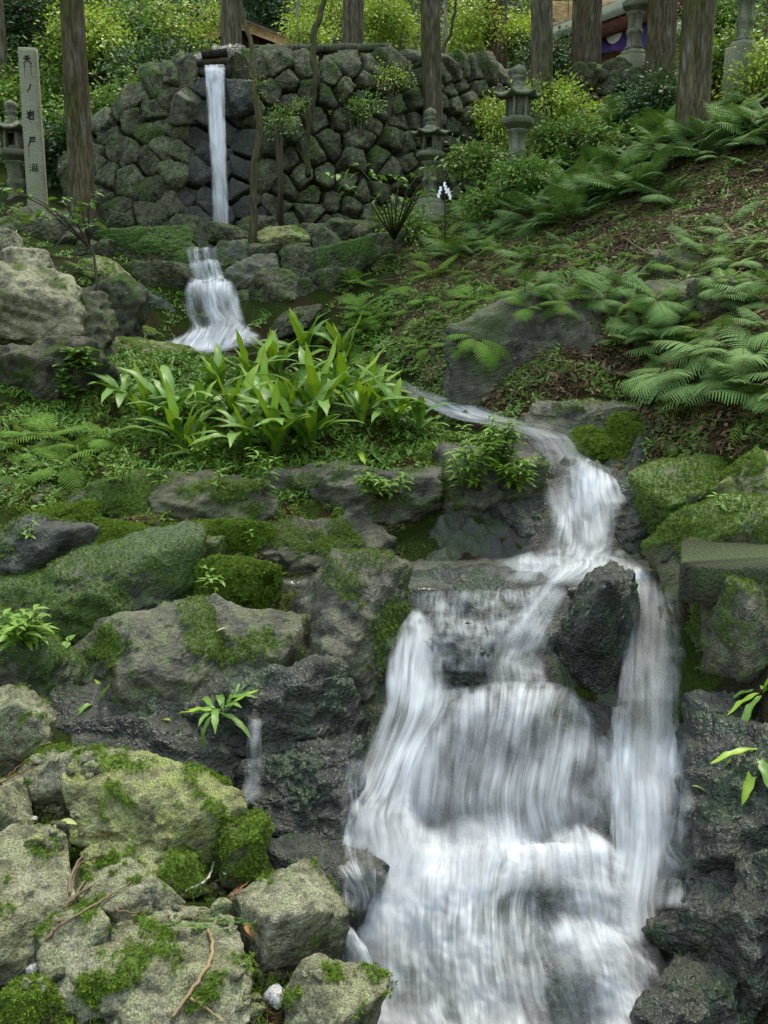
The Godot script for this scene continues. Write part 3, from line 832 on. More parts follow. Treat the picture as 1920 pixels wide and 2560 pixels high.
# rows run down the flow, each a cross-section of [u, v, d, how much white water]
func sheet_mesh(rows: Array, na: int, nb: int, lift: float, strength: float, relief: float, seed_: int, soft_ends := true) -> ArrayMesh:
	var prow := []
	var arow := []
	for r in rows:
		var pp := []
		var aa := []
		for q in r:
			pp.append(P(q[0], q[1], q[2]))
			aa.append(float(q[3]))
		prow.append(pp)
		arow.append(aa)
	var grid := []
	var alpha := []
	for j in nb:
		var f := float(j) / (nb - 1) * (rows.size() - 1)
		for i in na:
			var s := float(i) / (na - 1)
			var line := []
			var la := []
			for k in rows.size():
				var n: int = (prow[k] as Array).size() - 1
				line.append(along(prow[k], s * n))
				la.append(along(arow[k], s * n))
			grid.append(along(line, f))
			alpha.append(along(la, f))
	var mb := MB.new()
	for j in nb:
		for i in na:
			var p: Vector3 = grid[j * na + i]
			var l: Vector3 = grid[j * na + maxi(i - 1, 0)]
			var r: Vector3 = grid[j * na + mini(i + 1, na - 1)]
			var u: Vector3 = grid[maxi(j - 1, 0) * na + i]
			var d: Vector3 = grid[mini(j + 1, nb - 1) * na + i]
			var nrm := (r - l).cross(u - d).normalized()
			var s := float(i) / (na - 1)
			var t := float(j) / (nb - 1)
			var w := 0.0
			var mid: Vector3 = grid[j * na + na / 2]
			var half: float = ((grid[j * na + na - 1] as Vector3) - (grid[j * na] as Vector3)).length()
			var across := (s - 0.5) * half
			w = n1.get_noise_3d(across * 5.0, t * 2.6, seed_ * 3.1) * 0.9
			p += nrm * (lift + relief * w)
			var a: float = clampf(alpha[j * na + i], 0, 1) * strength
			# ragged sides
			var edge := minf(s, 1.0 - s) * half
			var rag := 0.05 + 0.09 * (n2.get_noise_3d(t * 9.0, s * 2.0, seed_) + 0.5)
			a *= sst(0.0, maxf(rag, 0.008) * (1.0 if half > 0.3 else half * 2.4), edge)
			if soft_ends: a *= sst(0.0, 0.08, t) * sst(0.0, 0.06, 1.0 - t)
			# fuller and thinner passages drift down with the flow
			a *= clampf(0.92 + 1.3 * n1.get_noise_3d(across * 5.0 + 40.0, t * 2.6, seed_ * 2.3) + 0.5 * n2.get_noise_3d(across * 11.0, t * 6.0, seed_ * 1.1), 0.08, 1.25)
			mb.pt(p, Color(1, 1, 1, clampf(a, 0, 1)), Vector2(across / 0.75 + seed_ * 0.37, t * rows.size() * 0.13 + seed_ * 0.21))
	mb.grid(na, nb, 0, true)
	return mb.done()

func water(called: String, label: String, rows: Array, na: int, nb: int, seed_: int, parent: Node = null, veil := 0.8, strand := 1.0, relief := 0.012, ends := true) -> Node:
	var root: Node = parent
	if root == null:
		root = Node3D.new()
		root.name = numbered(called)
		add_child(root)
		tag(root, label, "", "", "structure")
	put("water_veil", sheet_mesh(rows, na, nb, 0.0, veil, relief, seed_, ends), M.veil, root)
	put("water_strands", sheet_mesh(rows, na, nb, 0.022, strand, relief * 1.3, seed_ + 50, ends), M.strand, root)
	return root

func film(parent: Node, rows: Array, na: int, nb: int, lift := 0.0) -> void:
	put("clear_water", sheet_mesh(rows, na, nb, lift, 0.5, 0.01, 5, true), M.film, parent)

func build_water() -> void:
	water("waterfall", "thin straight waterfall leaping from the wooden spout down the rubble wall", [
		[[510, 168, 10.42, .8], [535, 167, 10.4, 1], [564, 168, 10.42, .7]],
		[[511, 180, 10.3, 1], [536, 180, 10.28, 1], [564, 180, 10.3, .9]],
		[[516, 240, 10.2, .95], [540, 240, 10.18, 1], [564, 240, 10.2, .7]],
		[[523, 350, 10.08, .85], [545, 350, 10.06, 1], [566, 350, 10.08, .6]],
		[[529, 460, 10.0, .7], [550, 460, 9.98, .9], [570, 460, 10.0, .55]],
		[[534, 575, 9.95, .6], [553, 575, 9.93, .8], [574, 575, 9.95, .5]]], 26, 90, 1, null, .95, .9, .004, false)
	var low := water("lower_waterfall", "small stepped white waterfall below the rubble wall", [
		[[464, 624, 9.28, .6], [477, 623, 9.28, .2], [490, 622, 9.28, .7], [503, 622, 9.28, .2], [516, 621, 9.28, .7], [529, 620, 9.28, .2], [542, 620, 9.28, .6]],
		[[466, 631, 9.20, 1], [479, 630, 9.20, .15], [491, 630, 9.20, 1], [504, 629, 9.20, .15], [517, 628, 9.20, 1], [530, 628, 9.20, .2], [543, 628, 9.20, .9]],
		[[470, 654, 9.18, .9], [484, 655, 9.18, .2], [496, 656, 9.18, .9], [509, 655, 9.18, .2], [522, 655, 9.18, .9], [534, 654, 9.18, .2], [546, 654, 9.18, .7]],
		[[472, 661, 9.06, 1], [500, 662, 9.04, 1], [528, 661, 9.04, 1], [554, 660, 9.06, .7]],
		[[474, 698, 8.99, .9], [506, 700, 8.97, .8], [540, 698, 8.97, 1], [566, 696, 8.99, .7]],
		[[468, 706, 8.82, 1], [502, 709, 8.8, 1], [544, 706, 8.8, 1], [582, 708, 8.84, .9]],
		[[460, 728, 8.72, .95], [478, 730, 8.7, .9], [500, 732, 8.68, .5], [524, 728, 8.68, .8], [546, 724, 8.68, 1], [572, 728, 8.7, .7], [596, 734, 8.74, .9]],
		[[460, 770, 8.66, .9], [476, 772, 8.62, .9], [498, 775, 8.6, .1], [520, 773, 8.6, .6], [544, 770, 8.6, 1], [566, 772, 8.6, .45], [588, 775, 8.62, .85], [608, 778, 8.64, .7]],
		[[474, 812, 8.58, 1], [490, 814, 8.56, .8], [512, 818, 8.52, .2], [534, 810, 8.52, .8], [558, 800, 8.5, 1], [580, 804, 8.5, .7], [600, 808, 8.52, .9], [620, 812, 8.54, .7]],
		[[462, 836, 8.42, 1], [510, 838, 8.38, 1], [566, 828, 8.38, 1], [634, 828, 8.42, .7]],
		[[412, 860, 8.26, .8], [480, 870, 8.2, 1], [556, 864, 8.2, 1], [652, 842, 8.3, .4]],
		[[390, 872, 8.1, .1], [480, 884, 8.05, .3], [556, 878, 8.05, .3], [670, 856, 8.15, .05]]], 80, 130, 2, null, .66, .95, .016, false)
	film(low, [[[400, 850, 8.6, 1], [560, 850, 8.6, 1], [720, 850, 8.6, 1]], [[380, 880, 8.2, 1], [560, 890, 8.2, 1], [740, 880, 8.2, 1]]], 20, 10)
	film(low, [[[470, 575, 10.1, 1], [540, 572, 10.1, 1], [600, 575, 10.1, 1]], [[466, 622, 9.5, 1], [505, 620, 9.5, 1], [542, 618, 9.5, 1]]], 20, 20)
	# upper run of the stream behind the plant mound
	var run := water("stream", "shallow stream running round the plant mound below the leaning slab", [
		[[960, 955, 7.3, .0], [1020, 960, 7.25, .12], [1090, 955, 7.3, .0]],
		[[1005, 985, 6.95, .15], [1065, 990, 6.85, .45], [1135, 985, 6.95, .1]],
		[[1060, 1015, 6.5, .6], [1125, 1020, 6.45, .9], [1205, 1015, 6.5, .15]],
		[[1130, 1046, 6.1, .7], [1195, 1050, 6.05, .8], [1285, 1048, 6.1, .1]],
		[[1210, 1064, 5.8, .3], [1290, 1070, 5.75, .35], [1390, 1075, 5.8, .05]],
		[[1300, 1090, 5.6, .05], [1370, 1095, 5.55, .3], [1470, 1105, 5.6, .1]],
		[[1335, 1130, 5.42, .1], [1410, 1145, 5.36, .3], [1490, 1160, 5.36, .3]],
		[[1340, 1180, 5.24, .05], [1420, 1190, 5.18, .2], [1500, 1195, 5.18, .3]]], 40, 70, 3, null, .55, .9, .012)
	film(run, [
		[[960, 955, 7.3, 1], [1030, 955, 7.25, 1], [1110, 955, 7.3, 1]],
		[[1060, 1012, 6.6, 1], [1130, 1015, 6.5, 1], [1220, 1012, 6.6, 1]],
		[[1190, 1060, 6.0, 1], [1270, 1060, 5.9, 1], [1380, 1060, 6.0, 1]],
		[[1310, 1100, 5.6, 1], [1400, 1100, 5.55, 1], [1510, 1120, 5.65, 1]]], 30, 60)
	# second cascade and the pool above the lip
	var mid := water("middle_cascade", "short white cascade tumbling into the pool above the big cascade", [
		[[1345, 1115, 5.5, .0], [1410, 1125, 5.45, .06], [1475, 1160, 5.25, .35], [1525, 1175, 5.28, .1]],
		[[1340, 1180, 5.2, .06], [1415, 1190, 5.15, .1], [1480, 1180, 5.06, 1], [1545, 1210, 5.08, .6]],
		[[1355, 1245, 5.0, .1], [1415, 1255, 4.92, .5], [1485, 1236, 4.9, 1], [1595, 1238, 4.98, .5]],
		[[1370, 1305, 4.82, .12], [1425, 1312, 4.76, .85], [1485, 1305, 4.74, 1], [1560, 1280, 4.85, .15]],
		[[1350, 1365, 4.62, .15], [1425, 1372, 4.56, .8], [1485, 1370, 4.54, 1], [1535, 1372, 4.6, .25]],
		[[1275, 1396, 4.46, .5], [1400, 1404, 4.4, 1], [1480, 1400, 4.4, 1], [1575, 1400, 4.46, .4]],
		[[1215, 1425, 4.33, .1], [1380, 1432, 4.26, .85], [1490, 1428, 4.26, .9], [1625, 1436, 4.3, .8]],
		[[1190, 1462, 4.2, .03], [1350, 1475, 4.12, .4], [1440, 1462, 4.12, .35], [1640, 1462, 4.14, .6]]], 70, 100, 4, null, .62, .95, .024)
	film(mid, [
		[[980, 1405, 4.5, 1], [1200, 1395, 4.55, 1], [1450, 1390, 4.6, 1], [1680, 1400, 4.5, 1]],
		[[990, 1450, 4.28, 1], [1200, 1450, 4.26, 1], [1450, 1450, 4.26, 1], [1680, 1450, 4.26, 1]],
		[[1005, 1474, 4.17, 1], [1200, 1476, 4.15, 1], [1450, 1476, 4.16, 1], [1675, 1474, 4.16, 1]]], 60, 40)
	film(mid, [[[700, 1420, 4.62, 1], [850, 1418, 4.6, 1], [1010, 1410, 4.56, 1]], [[690, 1445, 4.42, 1], [850, 1448, 4.38, 1], [1015, 1450, 4.32, 1]], [[690, 1480, 4.36, 1], [850, 1482, 4.3, 1], [1015, 1484, 4.26, 1]]], 30, 20)
	# the big cascade
	var big := water("cascade", "broad silky white cascade spreading over dark rocks in front", [
		[[1034, 1520, 3.99, 0], [1044, 1520, 3.98, .2], [1056, 1520, 3.99, 0]],
		[[1018, 1556, 3.92, .3], [1044, 1548, 3.9, .7], [1076, 1556, 3.92, .3]],
		[[995, 1600, 3.86, .4], [1045, 1582, 3.82, .95], [1095, 1600, 3.86, .5]],
		[[968, 1680, 3.7, .7], [1030, 1680, 3.66, .95], [1105, 1680, 3.7, .6]],
		[[955, 1780, 3.58, .7], [1020, 1780, 3.52, 1], [1120, 1770, 3.58, .6]],
		[[900, 1900, 3.44, .6], [980, 1900, 3.38, 1], [1070, 1880, 3.4, .8]],
		[[845, 1990, 3.32, .8], [940, 1995, 3.26, 1], [1040, 1985, 3.28, .9]],
		[[818, 2045, 3.24, .6], [920, 2050, 3.18, 1], [1070, 2070, 3.18, .8]],
		[[820, 2150, 3.1, .45], [930, 2150, 3.06, .75], [1090, 2150, 3.06, .7]],
		[[800, 2270, 2.96, .35], [920, 2270, 2.94, .6], [1080, 2270, 2.94, .8]],
		[[810, 2380, 2.84, .35], [930, 2380, 2.8, .65], [1090, 2380, 2.82, .7]]], 70, 150, 5, null, .56, .92, .022)
	water("", "", [
		[[1330, 1470, 4.1, .15], [1385, 1470, 4.08, .6], [1425, 1478, 4.1, .3]],
		[[1260, 1560, 3.95, .15], [1325, 1560, 3.9, .65], [1375, 1565, 3.92, .25]],
		[[1205, 1650, 3.8, .2], [1280, 1650, 3.76, .5], [1365, 1655, 3.78, .3]],
		[[1195, 1725, 3.68, .3], [1290, 1722, 3.64, .45], [1375, 1720, 3.66, .5]]], 34, 50, 6, big, .45, .85, .018)
	water("", "", [
		[[1180, 1722, 3.66, .4], [1260, 1714, 3.62, .7], [1340, 1712, 3.62, .7], [1415, 1720, 3.66, .5]],
		[[1080, 1785, 3.55, .6], [1230, 1768, 3.5, .85], [1350, 1762, 3.5, .95], [1470, 1785, 3.56, .6]],
		[[1010, 1880, 3.44, .7], [1190, 1880, 3.38, .5], [1350, 1880, 3.36, .8], [1530, 1890, 3.46, .5]],
		[[965, 2000, 3.32, .8], [1160, 2000, 3.26, .45], [1340, 2000, 3.24, .65], [1560, 2000, 3.34, .5]],
		[[1010, 2095, 3.24, .7], [1180, 2100, 3.18, .55], [1340, 2100, 3.16, .55], [1520, 2110, 3.26, .5]],
		[[1040, 2150, 3.16, 1], [1180, 2150, 3.1, 1], [1340, 2140, 3.1, .9], [1500, 2150, 3.16, .7]],
		[[1040, 2240, 3.04, .5], [1180, 2250, 2.98, .6], [1340, 2230, 2.98, .4], [1500, 2240, 3.04, .5]]], 90, 110, 7, big, .46, .9, .016)
	water("", "", [
		[[1555, 1430, 4.2, .5], [1615, 1448, 4.14, .7], [1655, 1470, 4.16, .4]],
		[[1565, 1540, 3.96, .1], [1620, 1540, 3.92, .25], [1672, 1550, 3.96, .15]],
		[[1558, 1660, 3.72, .6], [1610, 1655, 3.68, .45], [1695, 1675, 3.72, .3]],
		[[1530, 1780, 3.55, .7], [1605, 1780, 3.5, .45], [1735, 1800, 3.54, .6]],
		[[1508, 1900, 3.44, .7], [1600, 1900, 3.38, .9], [1745, 1900, 3.36, .8]],
		[[1522, 2030, 3.3, .8], [1610, 2020, 3.22, .95], [1740, 2005, 3.22, .75]],
		[[1535, 2140, 3.16, 1], [1605, 2140, 3.1, 1], [1715, 2110, 3.14, .6]],
		[[1540, 2260, 3.02, 1], [1592, 2270, 2.96, 1], [1655, 2260, 3.0, .5]],
		[[1560, 2370, 2.9, 1], [1602, 2370, 2.86, .9], [1665, 2370, 2.9, .5]]], 60, 130, 8, big, .5, .9, .02)
	# foot of the fall: a middle mass and two domes of water thrown over hidden stones at right
	water("", "", [
		[[990, 2000, 3.24, .1], [1090, 2070, 3.14, .5], [1200, 2030, 3.14, .4], [1330, 1990, 3.16, .1]],
		[[950, 2120, 3.08, .5], [1030, 2095, 3.05, .8], [1110, 2150, 2.99, .9], [1190, 2105, 3.0, .7], [1270, 2150, 2.97, .95], [1345, 2110, 3.02, .5]],
		[[905, 2205, 3.0, .6], [1060, 2200, 2.92, .9], [1215, 2205, 2.88, 1], [1345, 2200, 2.95, .8]],
		[[870, 2290, 2.92, .5], [1050, 2285, 2.85, .95], [1210, 2290, 2.81, 1], [1350, 2290, 2.88, .6]],
		[[845, 2370, 2.84, .6], [1045, 2370, 2.78, .7], [1215, 2375, 2.74, .95], [1365, 2370, 2.8, .5]],
		[[840, 2450, 2.76, .7], [1050, 2450, 2.71, .6], [1225, 2450, 2.67, .8], [1385, 2450, 2.72, .45]],
		[[860, 2530, 2.66, .8], [1060, 2530, 2.63, .65], [1235, 2530, 2.6, .8], [1400, 2530, 2.64, .5]],
		[[870, 2620, 2.55, .9], [1080, 2620, 2.53, .75], [1250, 2620, 2.5, .8], [1420, 2620, 2.54, .6]],
		[[860, 2790, 2.36, .8], [1080, 2790, 2.35, .8], [1260, 2790, 2.33, .8], [1460, 2790, 2.36, .7]]], 90, 150, 9, big, .56, .92, .034)
	water("", "", [
		[[1330, 2180, 3.0, .0], [1385, 2100, 3.04, .1], [1450, 2070, 3.07, .2], [1545, 2110, 3.08, .1]],
		[[1330, 2225, 2.94, .25], [1380, 2150, 2.94, .5], [1460, 2120, 2.96, .85], [1570, 2165, 3.0, .6]],
		[[1330, 2265, 2.9, .5], [1385, 2215, 2.88, .35], [1475, 2200, 2.88, .9], [1590, 2230, 2.94, .9]],
		[[1330, 2300, 2.87, .6], [1390, 2280, 2.84, .3], [1490, 2275, 2.83, .8], [1600, 2300, 2.89, .9]],
		[[1335, 2345, 2.83, .4], [1400, 2340, 2.8, .3], [1510, 2345, 2.78, .7], [1620, 2370, 2.84, .8]],
		[[1345, 2400, 2.78, .2], [1420, 2400, 2.75, .2], [1530, 2410, 2.73, .5], [1640, 2430, 2.78, .6]]], 60, 70, 21, big, .52, .9, .02)
	water("", "", [
		[[1350, 2335, 2.82, .05], [1410, 2290, 2.86, .2], [1495, 2300, 2.86, .25], [1590, 2355, 2.87, .1]],
		[[1345, 2375, 2.77, .35], [1425, 2335, 2.76, .8], [1520, 2350, 2.76, .95], [1620, 2415, 2.8, .6]],
		[[1350, 2430, 2.71, .35], [1440, 2400, 2.68, .5], [1550, 2420, 2.68, 1], [1650, 2480, 2.72, .7]],
		[[1365, 2490, 2.66, .35], [1455, 2470, 2.63, .25], [1575, 2490, 2.62, 1], [1670, 2540, 2.66, .6]],
		[[1385, 2560, 2.59, .45], [1470, 2550, 2.57, .25], [1595, 2560, 2.55, 1], [1690, 2600, 2.6, .6]],
		[[1410, 2640, 2.5, .6], [1490, 2640, 2.48, .4], [1610, 2640, 2.46, 1], [1710, 2660, 2.5, .6]],
		[[1440, 2790, 2.36, .7], [1520, 2790, 2.34, .6], [1630, 2790, 2.33, .9], [1730, 2790, 2.36, .6]]], 60, 100, 22, big, .56, .92, .024)
	# jets at the sides
	water("", "", [
		[[790, 2275, 2.85, .5], [795, 2290, 2.83, .8], [800, 2305, 2.82, .5]],
		[[840, 2290, 2.78, .7], [850, 2315, 2.74, 1], [850, 2345, 2.74, .6]],
		[[890, 2330, 2.72, .8], [900, 2370, 2.68, 1], [880, 2410, 2.7, .6]],
		[[930, 2420, 2.64, .8], [940, 2460, 2.6, .9], [900, 2500, 2.62, .6]]], 20, 40, 10, big, .8, 1.0, .012)
	water("trickle", "narrow trickle dripping down the wet face under the hanging strap fern", [
		[[630, 1800, 3.36, .0], [637, 1800, 3.35, .5], [644, 1800, 3.36, .0]],
		[[624, 1870, 3.28, .2], [636, 1870, 3.27, .7], [648, 1870, 3.28, .2]],
		[[616, 1950, 3.22, .2], [634, 1950, 3.21, .5], [654, 1950, 3.22, .1]],
		[[590, 2030, 3.13, .3], [618, 2015, 3.13, .6], [668, 1985, 3.16, .2]]], 18, 44, 11, null, .2, .6, .006)

func build_thin_film() -> void:
	# water sliding thinly over the shelf at the lip, following the rock
	for g in [[1000, 1400, 1476, 1680, .42, 0], [1540, 1720, 1470, 1760, .3, 1], [950, 1150, 1590, 1760, .4, 2], [840, 1020, 1900, 2280, .5, 3], [1480, 1740, 1850, 2280, .5, 4], [1440, 1580, 1760, 2100, .35, 5], [1040, 1200, 1720, 1900, .4, 6]]:
		var rows := []
		for j in 9:
			var row := []
			for i in 12:
				var u := lerpf(g[0], g[1], i / 11.0)
				var v := lerpf(g[2], g[3], j / 8.0)
				var f := find(u, v)
				row.append([u, v, -(f.p as Vector3).z - 0.02, float(g[4])])
			rows.append(row)
		put("thin_water", sheet_mesh(rows, 48, 40, 0.012, 1.0, 0.004, 80 + int(g[5]), true), M.strand, get_node("cascade"))

func build_bed() -> void:
	# bare wet rock under the running water
	var mb := MB.new()
	var step := 0.0175
	var x0 := -0.6
	var z0 := -6.0
	var nx := 130
	var nz := 218
	for iz in nz:
		for ix in nx:
			var x := x0 + ix * step
			var z := z0 + iz * step
			var w := Vector3(x, 0, z)
			var cx: float = along([0.35, 0.34, 0.34, 0.45, 0.62, 1.0, 1.1], clampf((-z - 2.2) / 3.6 * 6.0, 0, 5.999))
			var hw: float = along([0.66, 0.62, 0.60, 0.62, 0.66, 0.48, 0.40], clampf((-z - 2.2) / 3.6 * 6.0, 0, 5.999))
			var side := hw - absf(x - cx) + n1.get_noise_3d(x * 3, 3, z * 3) * 0.12
			side = minf(side, minf(z - z0, z0 + (nz - 1) * step - z) + n1.get_noise_3d(x * 3, 8, z * 3) * 0.2 - 0.1)
			var rise := clampf(side * 0.9 - 0.04, -0.16, 0.02)
			var rg := nr.get_noise_3dv(w * 2.6)
			var h := ground(x, z) + rise + (rg - 0.3) * 0.09 + n2.get_noise_3dv(w * 8.0) * 0.05
			var fine := n2.get_noise_3dv(w * 30.0)
			var c := Color(0.036, 0.036, 0.03).lerp(Color(0.085, 0.078, 0.055), sst(-0.2, 0.4, n1.get_noise_3dv(w * 5.0) + fine * 0.5))
			c = c.lerp(Color(0.04, 0.06, 0.022), sst(0.0, 0.2, n2.get_noise_3dv(w * 2.4 + Vector3(9, 9, 9)) + fine * 0.3))
			mb.pt(Vector3(x, h, z), c)
	for iz in nz - 1:
		for ix in nx - 1:
			var a := iz * nx + ix
			mb.quad(a, a + 1, a + nx + 1, a + nx)
	tag(put("stream_bed", mb.done(), M.damp), "", "", "", "structure")

# ---------- leaves
# a leaf blade along +z from the origin, arching by bend; prof gives half width along it
func blade(mb: MB, xf: Transform3D, length: float, width: float, bend: float, seg: int, col: Color, prof: Array, fold := 0.15, wave := 0.0, tip: Color = Color(-1, 0, 0)) -> void:
	var s0 := mb.v.size()
	var y := 0.0
	var z := 0.0
	var ang := 0.0
	var ph := rng.randf() * TAU
	for k in seg + 1:
		var t := float(k) / seg
		var fi := t * (prof.size() - 1)
		var pk := mini(int(fi), prof.size() - 2)
		var hw: float = lerpf(prof[pk], prof[pk + 1], fi - pk) * width * 0.5
		var c := col if tip.r < 0 else col.lerp(tip, t * t)
		if wave > 0.0: hw *= 1.0 + 0.10 * sin(ph * 2.0 + t * 26.0)
		var wv := wave * sin(ph + t * 19.0) * length
		var wv2 := wave * sin(ph + 1.7 + t * 17.0) * length
		mb.pt(xf * Vector3(-hw, y + hw * fold * 2.0 + wv, z), c)
		mb.pt(xf * Vector3(0, y, z), c * (0.92 if wave == 0.0 else 1.25))
		mb.pt(xf * Vector3(hw, y + hw * fold * 2.0 + wv2, z), c)
		ang = bend * t
		y -= sin(ang) * length / seg
		z += cos(ang) * length / seg
	for k in seg:
		var a := s0 + k * 3
		mb.quad(a, a + 1, a + 4, a + 3)
		mb.quad(a + 1, a + 2, a + 5, a + 4)

const LANCE := [0.05, 0.62, 1.0, 0.9, 0.55, 0.0]
const STRAP := [0.12, 0.42, 0.75, 0.96, 1.0, 0.92, 0.62, 0.0]
const OVAL := [0.1, 0.85, 1.0, 0.7, 0.0]

func tone(c: Color, amount := 0.2) -> Color:
	var f := 1.0 + rnd(-amount, amount)
	return Color(c.r * f * (1.0 + rnd(-0.12, 0.12)), c.g * f, c.b * f)

func look(dir: Vector3, at := Vector3.ZERO, roll := 0.0) -> Transform3D:
	var z := dir.normalized()
	var x := Vector3.UP.cross(z)
	if x.length() < 0.05: x = Vector3.RIGHT
	x = x.normalized()
	var y := z.cross(x)
	return Transform3D(Basis(x, y, z).rotated(z, roll), at)

# a twig with leaves, for crowns and shrubs
func spray(n: int, size: float, leaf: float, col: Color, vary := 0.25, prof: Array = OVAL, aspect := 0.5) -> ArrayMesh:
	var mb := MB.new()
	for k in n:
		var p := Vector3(rnd(-1, 1), rnd(-0.45, 0.45), rnd(-1, 1)) * size * 0.5
		var dir := (p.normalized() + Vector3(rnd(-.8, .8), rnd(-0.7, 0.4), rnd(-.8, .8))).normalized()
		var l := leaf * rnd(0.7, 1.3)
		blade(mb, look(dir, p, rnd(-0.8, 0.8)), l, l * aspect, rnd(0.1, 0.8), 2, tone(col, vary), prof, 0.12)
	for k in 4:
		var e := Vector3(rnd(-1, 1), rnd(-.4, .4), rnd(-1, 1)) * size * 0.5
		mb.tube([Vector3.ZERO, e], [leaf * 0.05, leaf * 0.02], 4, Color(0.06, 0.05, 0.03), false)
	return mb.done()

func foliage(parent: Node, called: String, mesh: Mesh, mat: Material, spots: Array, tint := 0.25) -> void:
	var mm := MultiMesh.new()
	mm.transform_format = MultiMesh.TRANSFORM_3D
	mm.use_colors = true
	mm.mesh = mesh
	mm.instance_count = spots.size()
	for k in spots.size():
		mm.set_instance_transform(k, spots[k])
		var f := 1.0 + rnd(-tint, tint)
		mm.set_instance_color(k, Color(f * rnd(0.9, 1.1), f, f * rnd(0.85, 1.1)))
	var o := MultiMeshInstance3D.new()
	o.multimesh = mm
	o.material_override = mat
	o.name = called
	parent.add_child(o, true)
	o.set_meta("kind", "stuff")

func any_turn(s: float, at: Vector3, flat := 0.5) -> Transform3D:
	return Transform3D(Basis.from_euler(Vector3(rnd(-flat, flat), rnd(0, TAU), rnd(-flat, flat))).scaled(Vector3.ONE * s), at)

# uneven crown: lobes round a centre, sprays mostly near the lobes' skins
func crown_spots(c: Vector3, r: Vector3, n: int, lobes: int, size: float) -> Array:
	var L := []
	for k in lobes:
		var d := Vector3(rnd(-1, 1), rnd(-0.8, 1), rnd(-1, 1))
		L.append([c + d * r * 0.62, r * rnd(0.3, 0.55)])
	var out := []
	for k in n:
		var l: Array = L[rng.randi() % lobes]
		var d := Vector3(rnd(-1, 1), rnd(-1, 1), rnd(-1, 1)).normalized() * pow(rng.randf(), 0.4)
		out.append(any_turn(size * rnd(0.7, 1.3), (l[0] as Vector3) + d * (l[1] as Vector3), 0.7))
	return out

var sprays := {}

func make_sprays() -> void:
	sprays.bright = spray(44, 0.5, 0.05, Color(0.33, 0.46, 0.055))  # leaf colour raised to imitate sunlight on the bushes
	sprays.mid = spray(44, 0.5, 0.055, Color(0.16, 0.28, 0.045))
	sprays.dark = spray(40, 0.55, 0.06, Color(0.05, 0.11, 0.035))
	sprays.blue = spray(44, 0.5, 0.05, Color(0.10, 0.21, 0.09))
	sprays.cedar = spray(46, 0.9, 0.13, Color(0.03, 0.065, 0.018), 0.25, LANCE, 0.14)

# ---------- trunks
func trunk_mesh(pts: Array, rad: Array, sides: int, rows: int, seed_: int, flare: float, ca: Color, cb: Color, algae: Color, algae_amount: float, algae_side: Vector3) -> ArrayMesh:
	var mb := MB.new()
	var n := pts.size() - 1
	for j in rows + 1:
		var t := float(j) / rows
		var f := t * n
		var p: Vector3 = along(pts, minf(f, n - 0.0001))
		var k := mini(int(f), n - 1)
		var r: float = lerpf(rad[k], rad[k + 1], f - k)
		var hgt: float = p.y - (pts[0] as Vector3).y
		var fl := flare * exp(-hgt / maxf(r * 1.6, 0.05))
		for i in sides + 1:
			var a := TAU * (i % sides) / sides
			var d := Vector3(cos(a), 0, sin(a))
			var lobe := 0.5 + 0.5 * sin(a * 4.0 + seed_) + 0.4 * sin(a * 7.0 + seed_ * 2.0)
			var ridge := nr.get_noise_3d(cos(a) * 2.6 + seed_, p.y * 0.35, sin(a) * 2.6)
			var big := n1.get_noise_3d(cos(a) * 0.8 + seed_, p.y * 0.9, sin(a) * 0.8)
			var q := p + d * r * (1.0 + fl * lobe + 0.10 * (ridge - 0.3) + 0.07 * big)
			var fine := n2.get_noise_3d(cos(a) * 5.0, p.y * 1.8 + seed_, sin(a) * 5.0)
			var c := ca.lerp(cb, sst(-0.2, 0.5, ridge - 0.2 + fine * 0.6))
			var al := sst(0.0, 0.3, n1.get_noise_3d(q.x * 3.0, q.y * 1.2, q.z * 3.0) + fine * 0.4 + d.dot(algae_side) * 0.35 + algae_amount - 0.5)
			c = c.lerp(algae, al * 0.85)
			c = c.lerp(Color(0.30, 0.31, 0.27), sst(0.42, 0.5, n2.get_noise_3d(q.x * 9.0 + 7.0, q.y * 6.0, q.z * 9.0)) * 0.6)
			mb.pt(q, c, Vector2(float(i) / sides, p.y))
	mb.grid(sides + 1, rows + 1, 0, true)
	return mb.done()

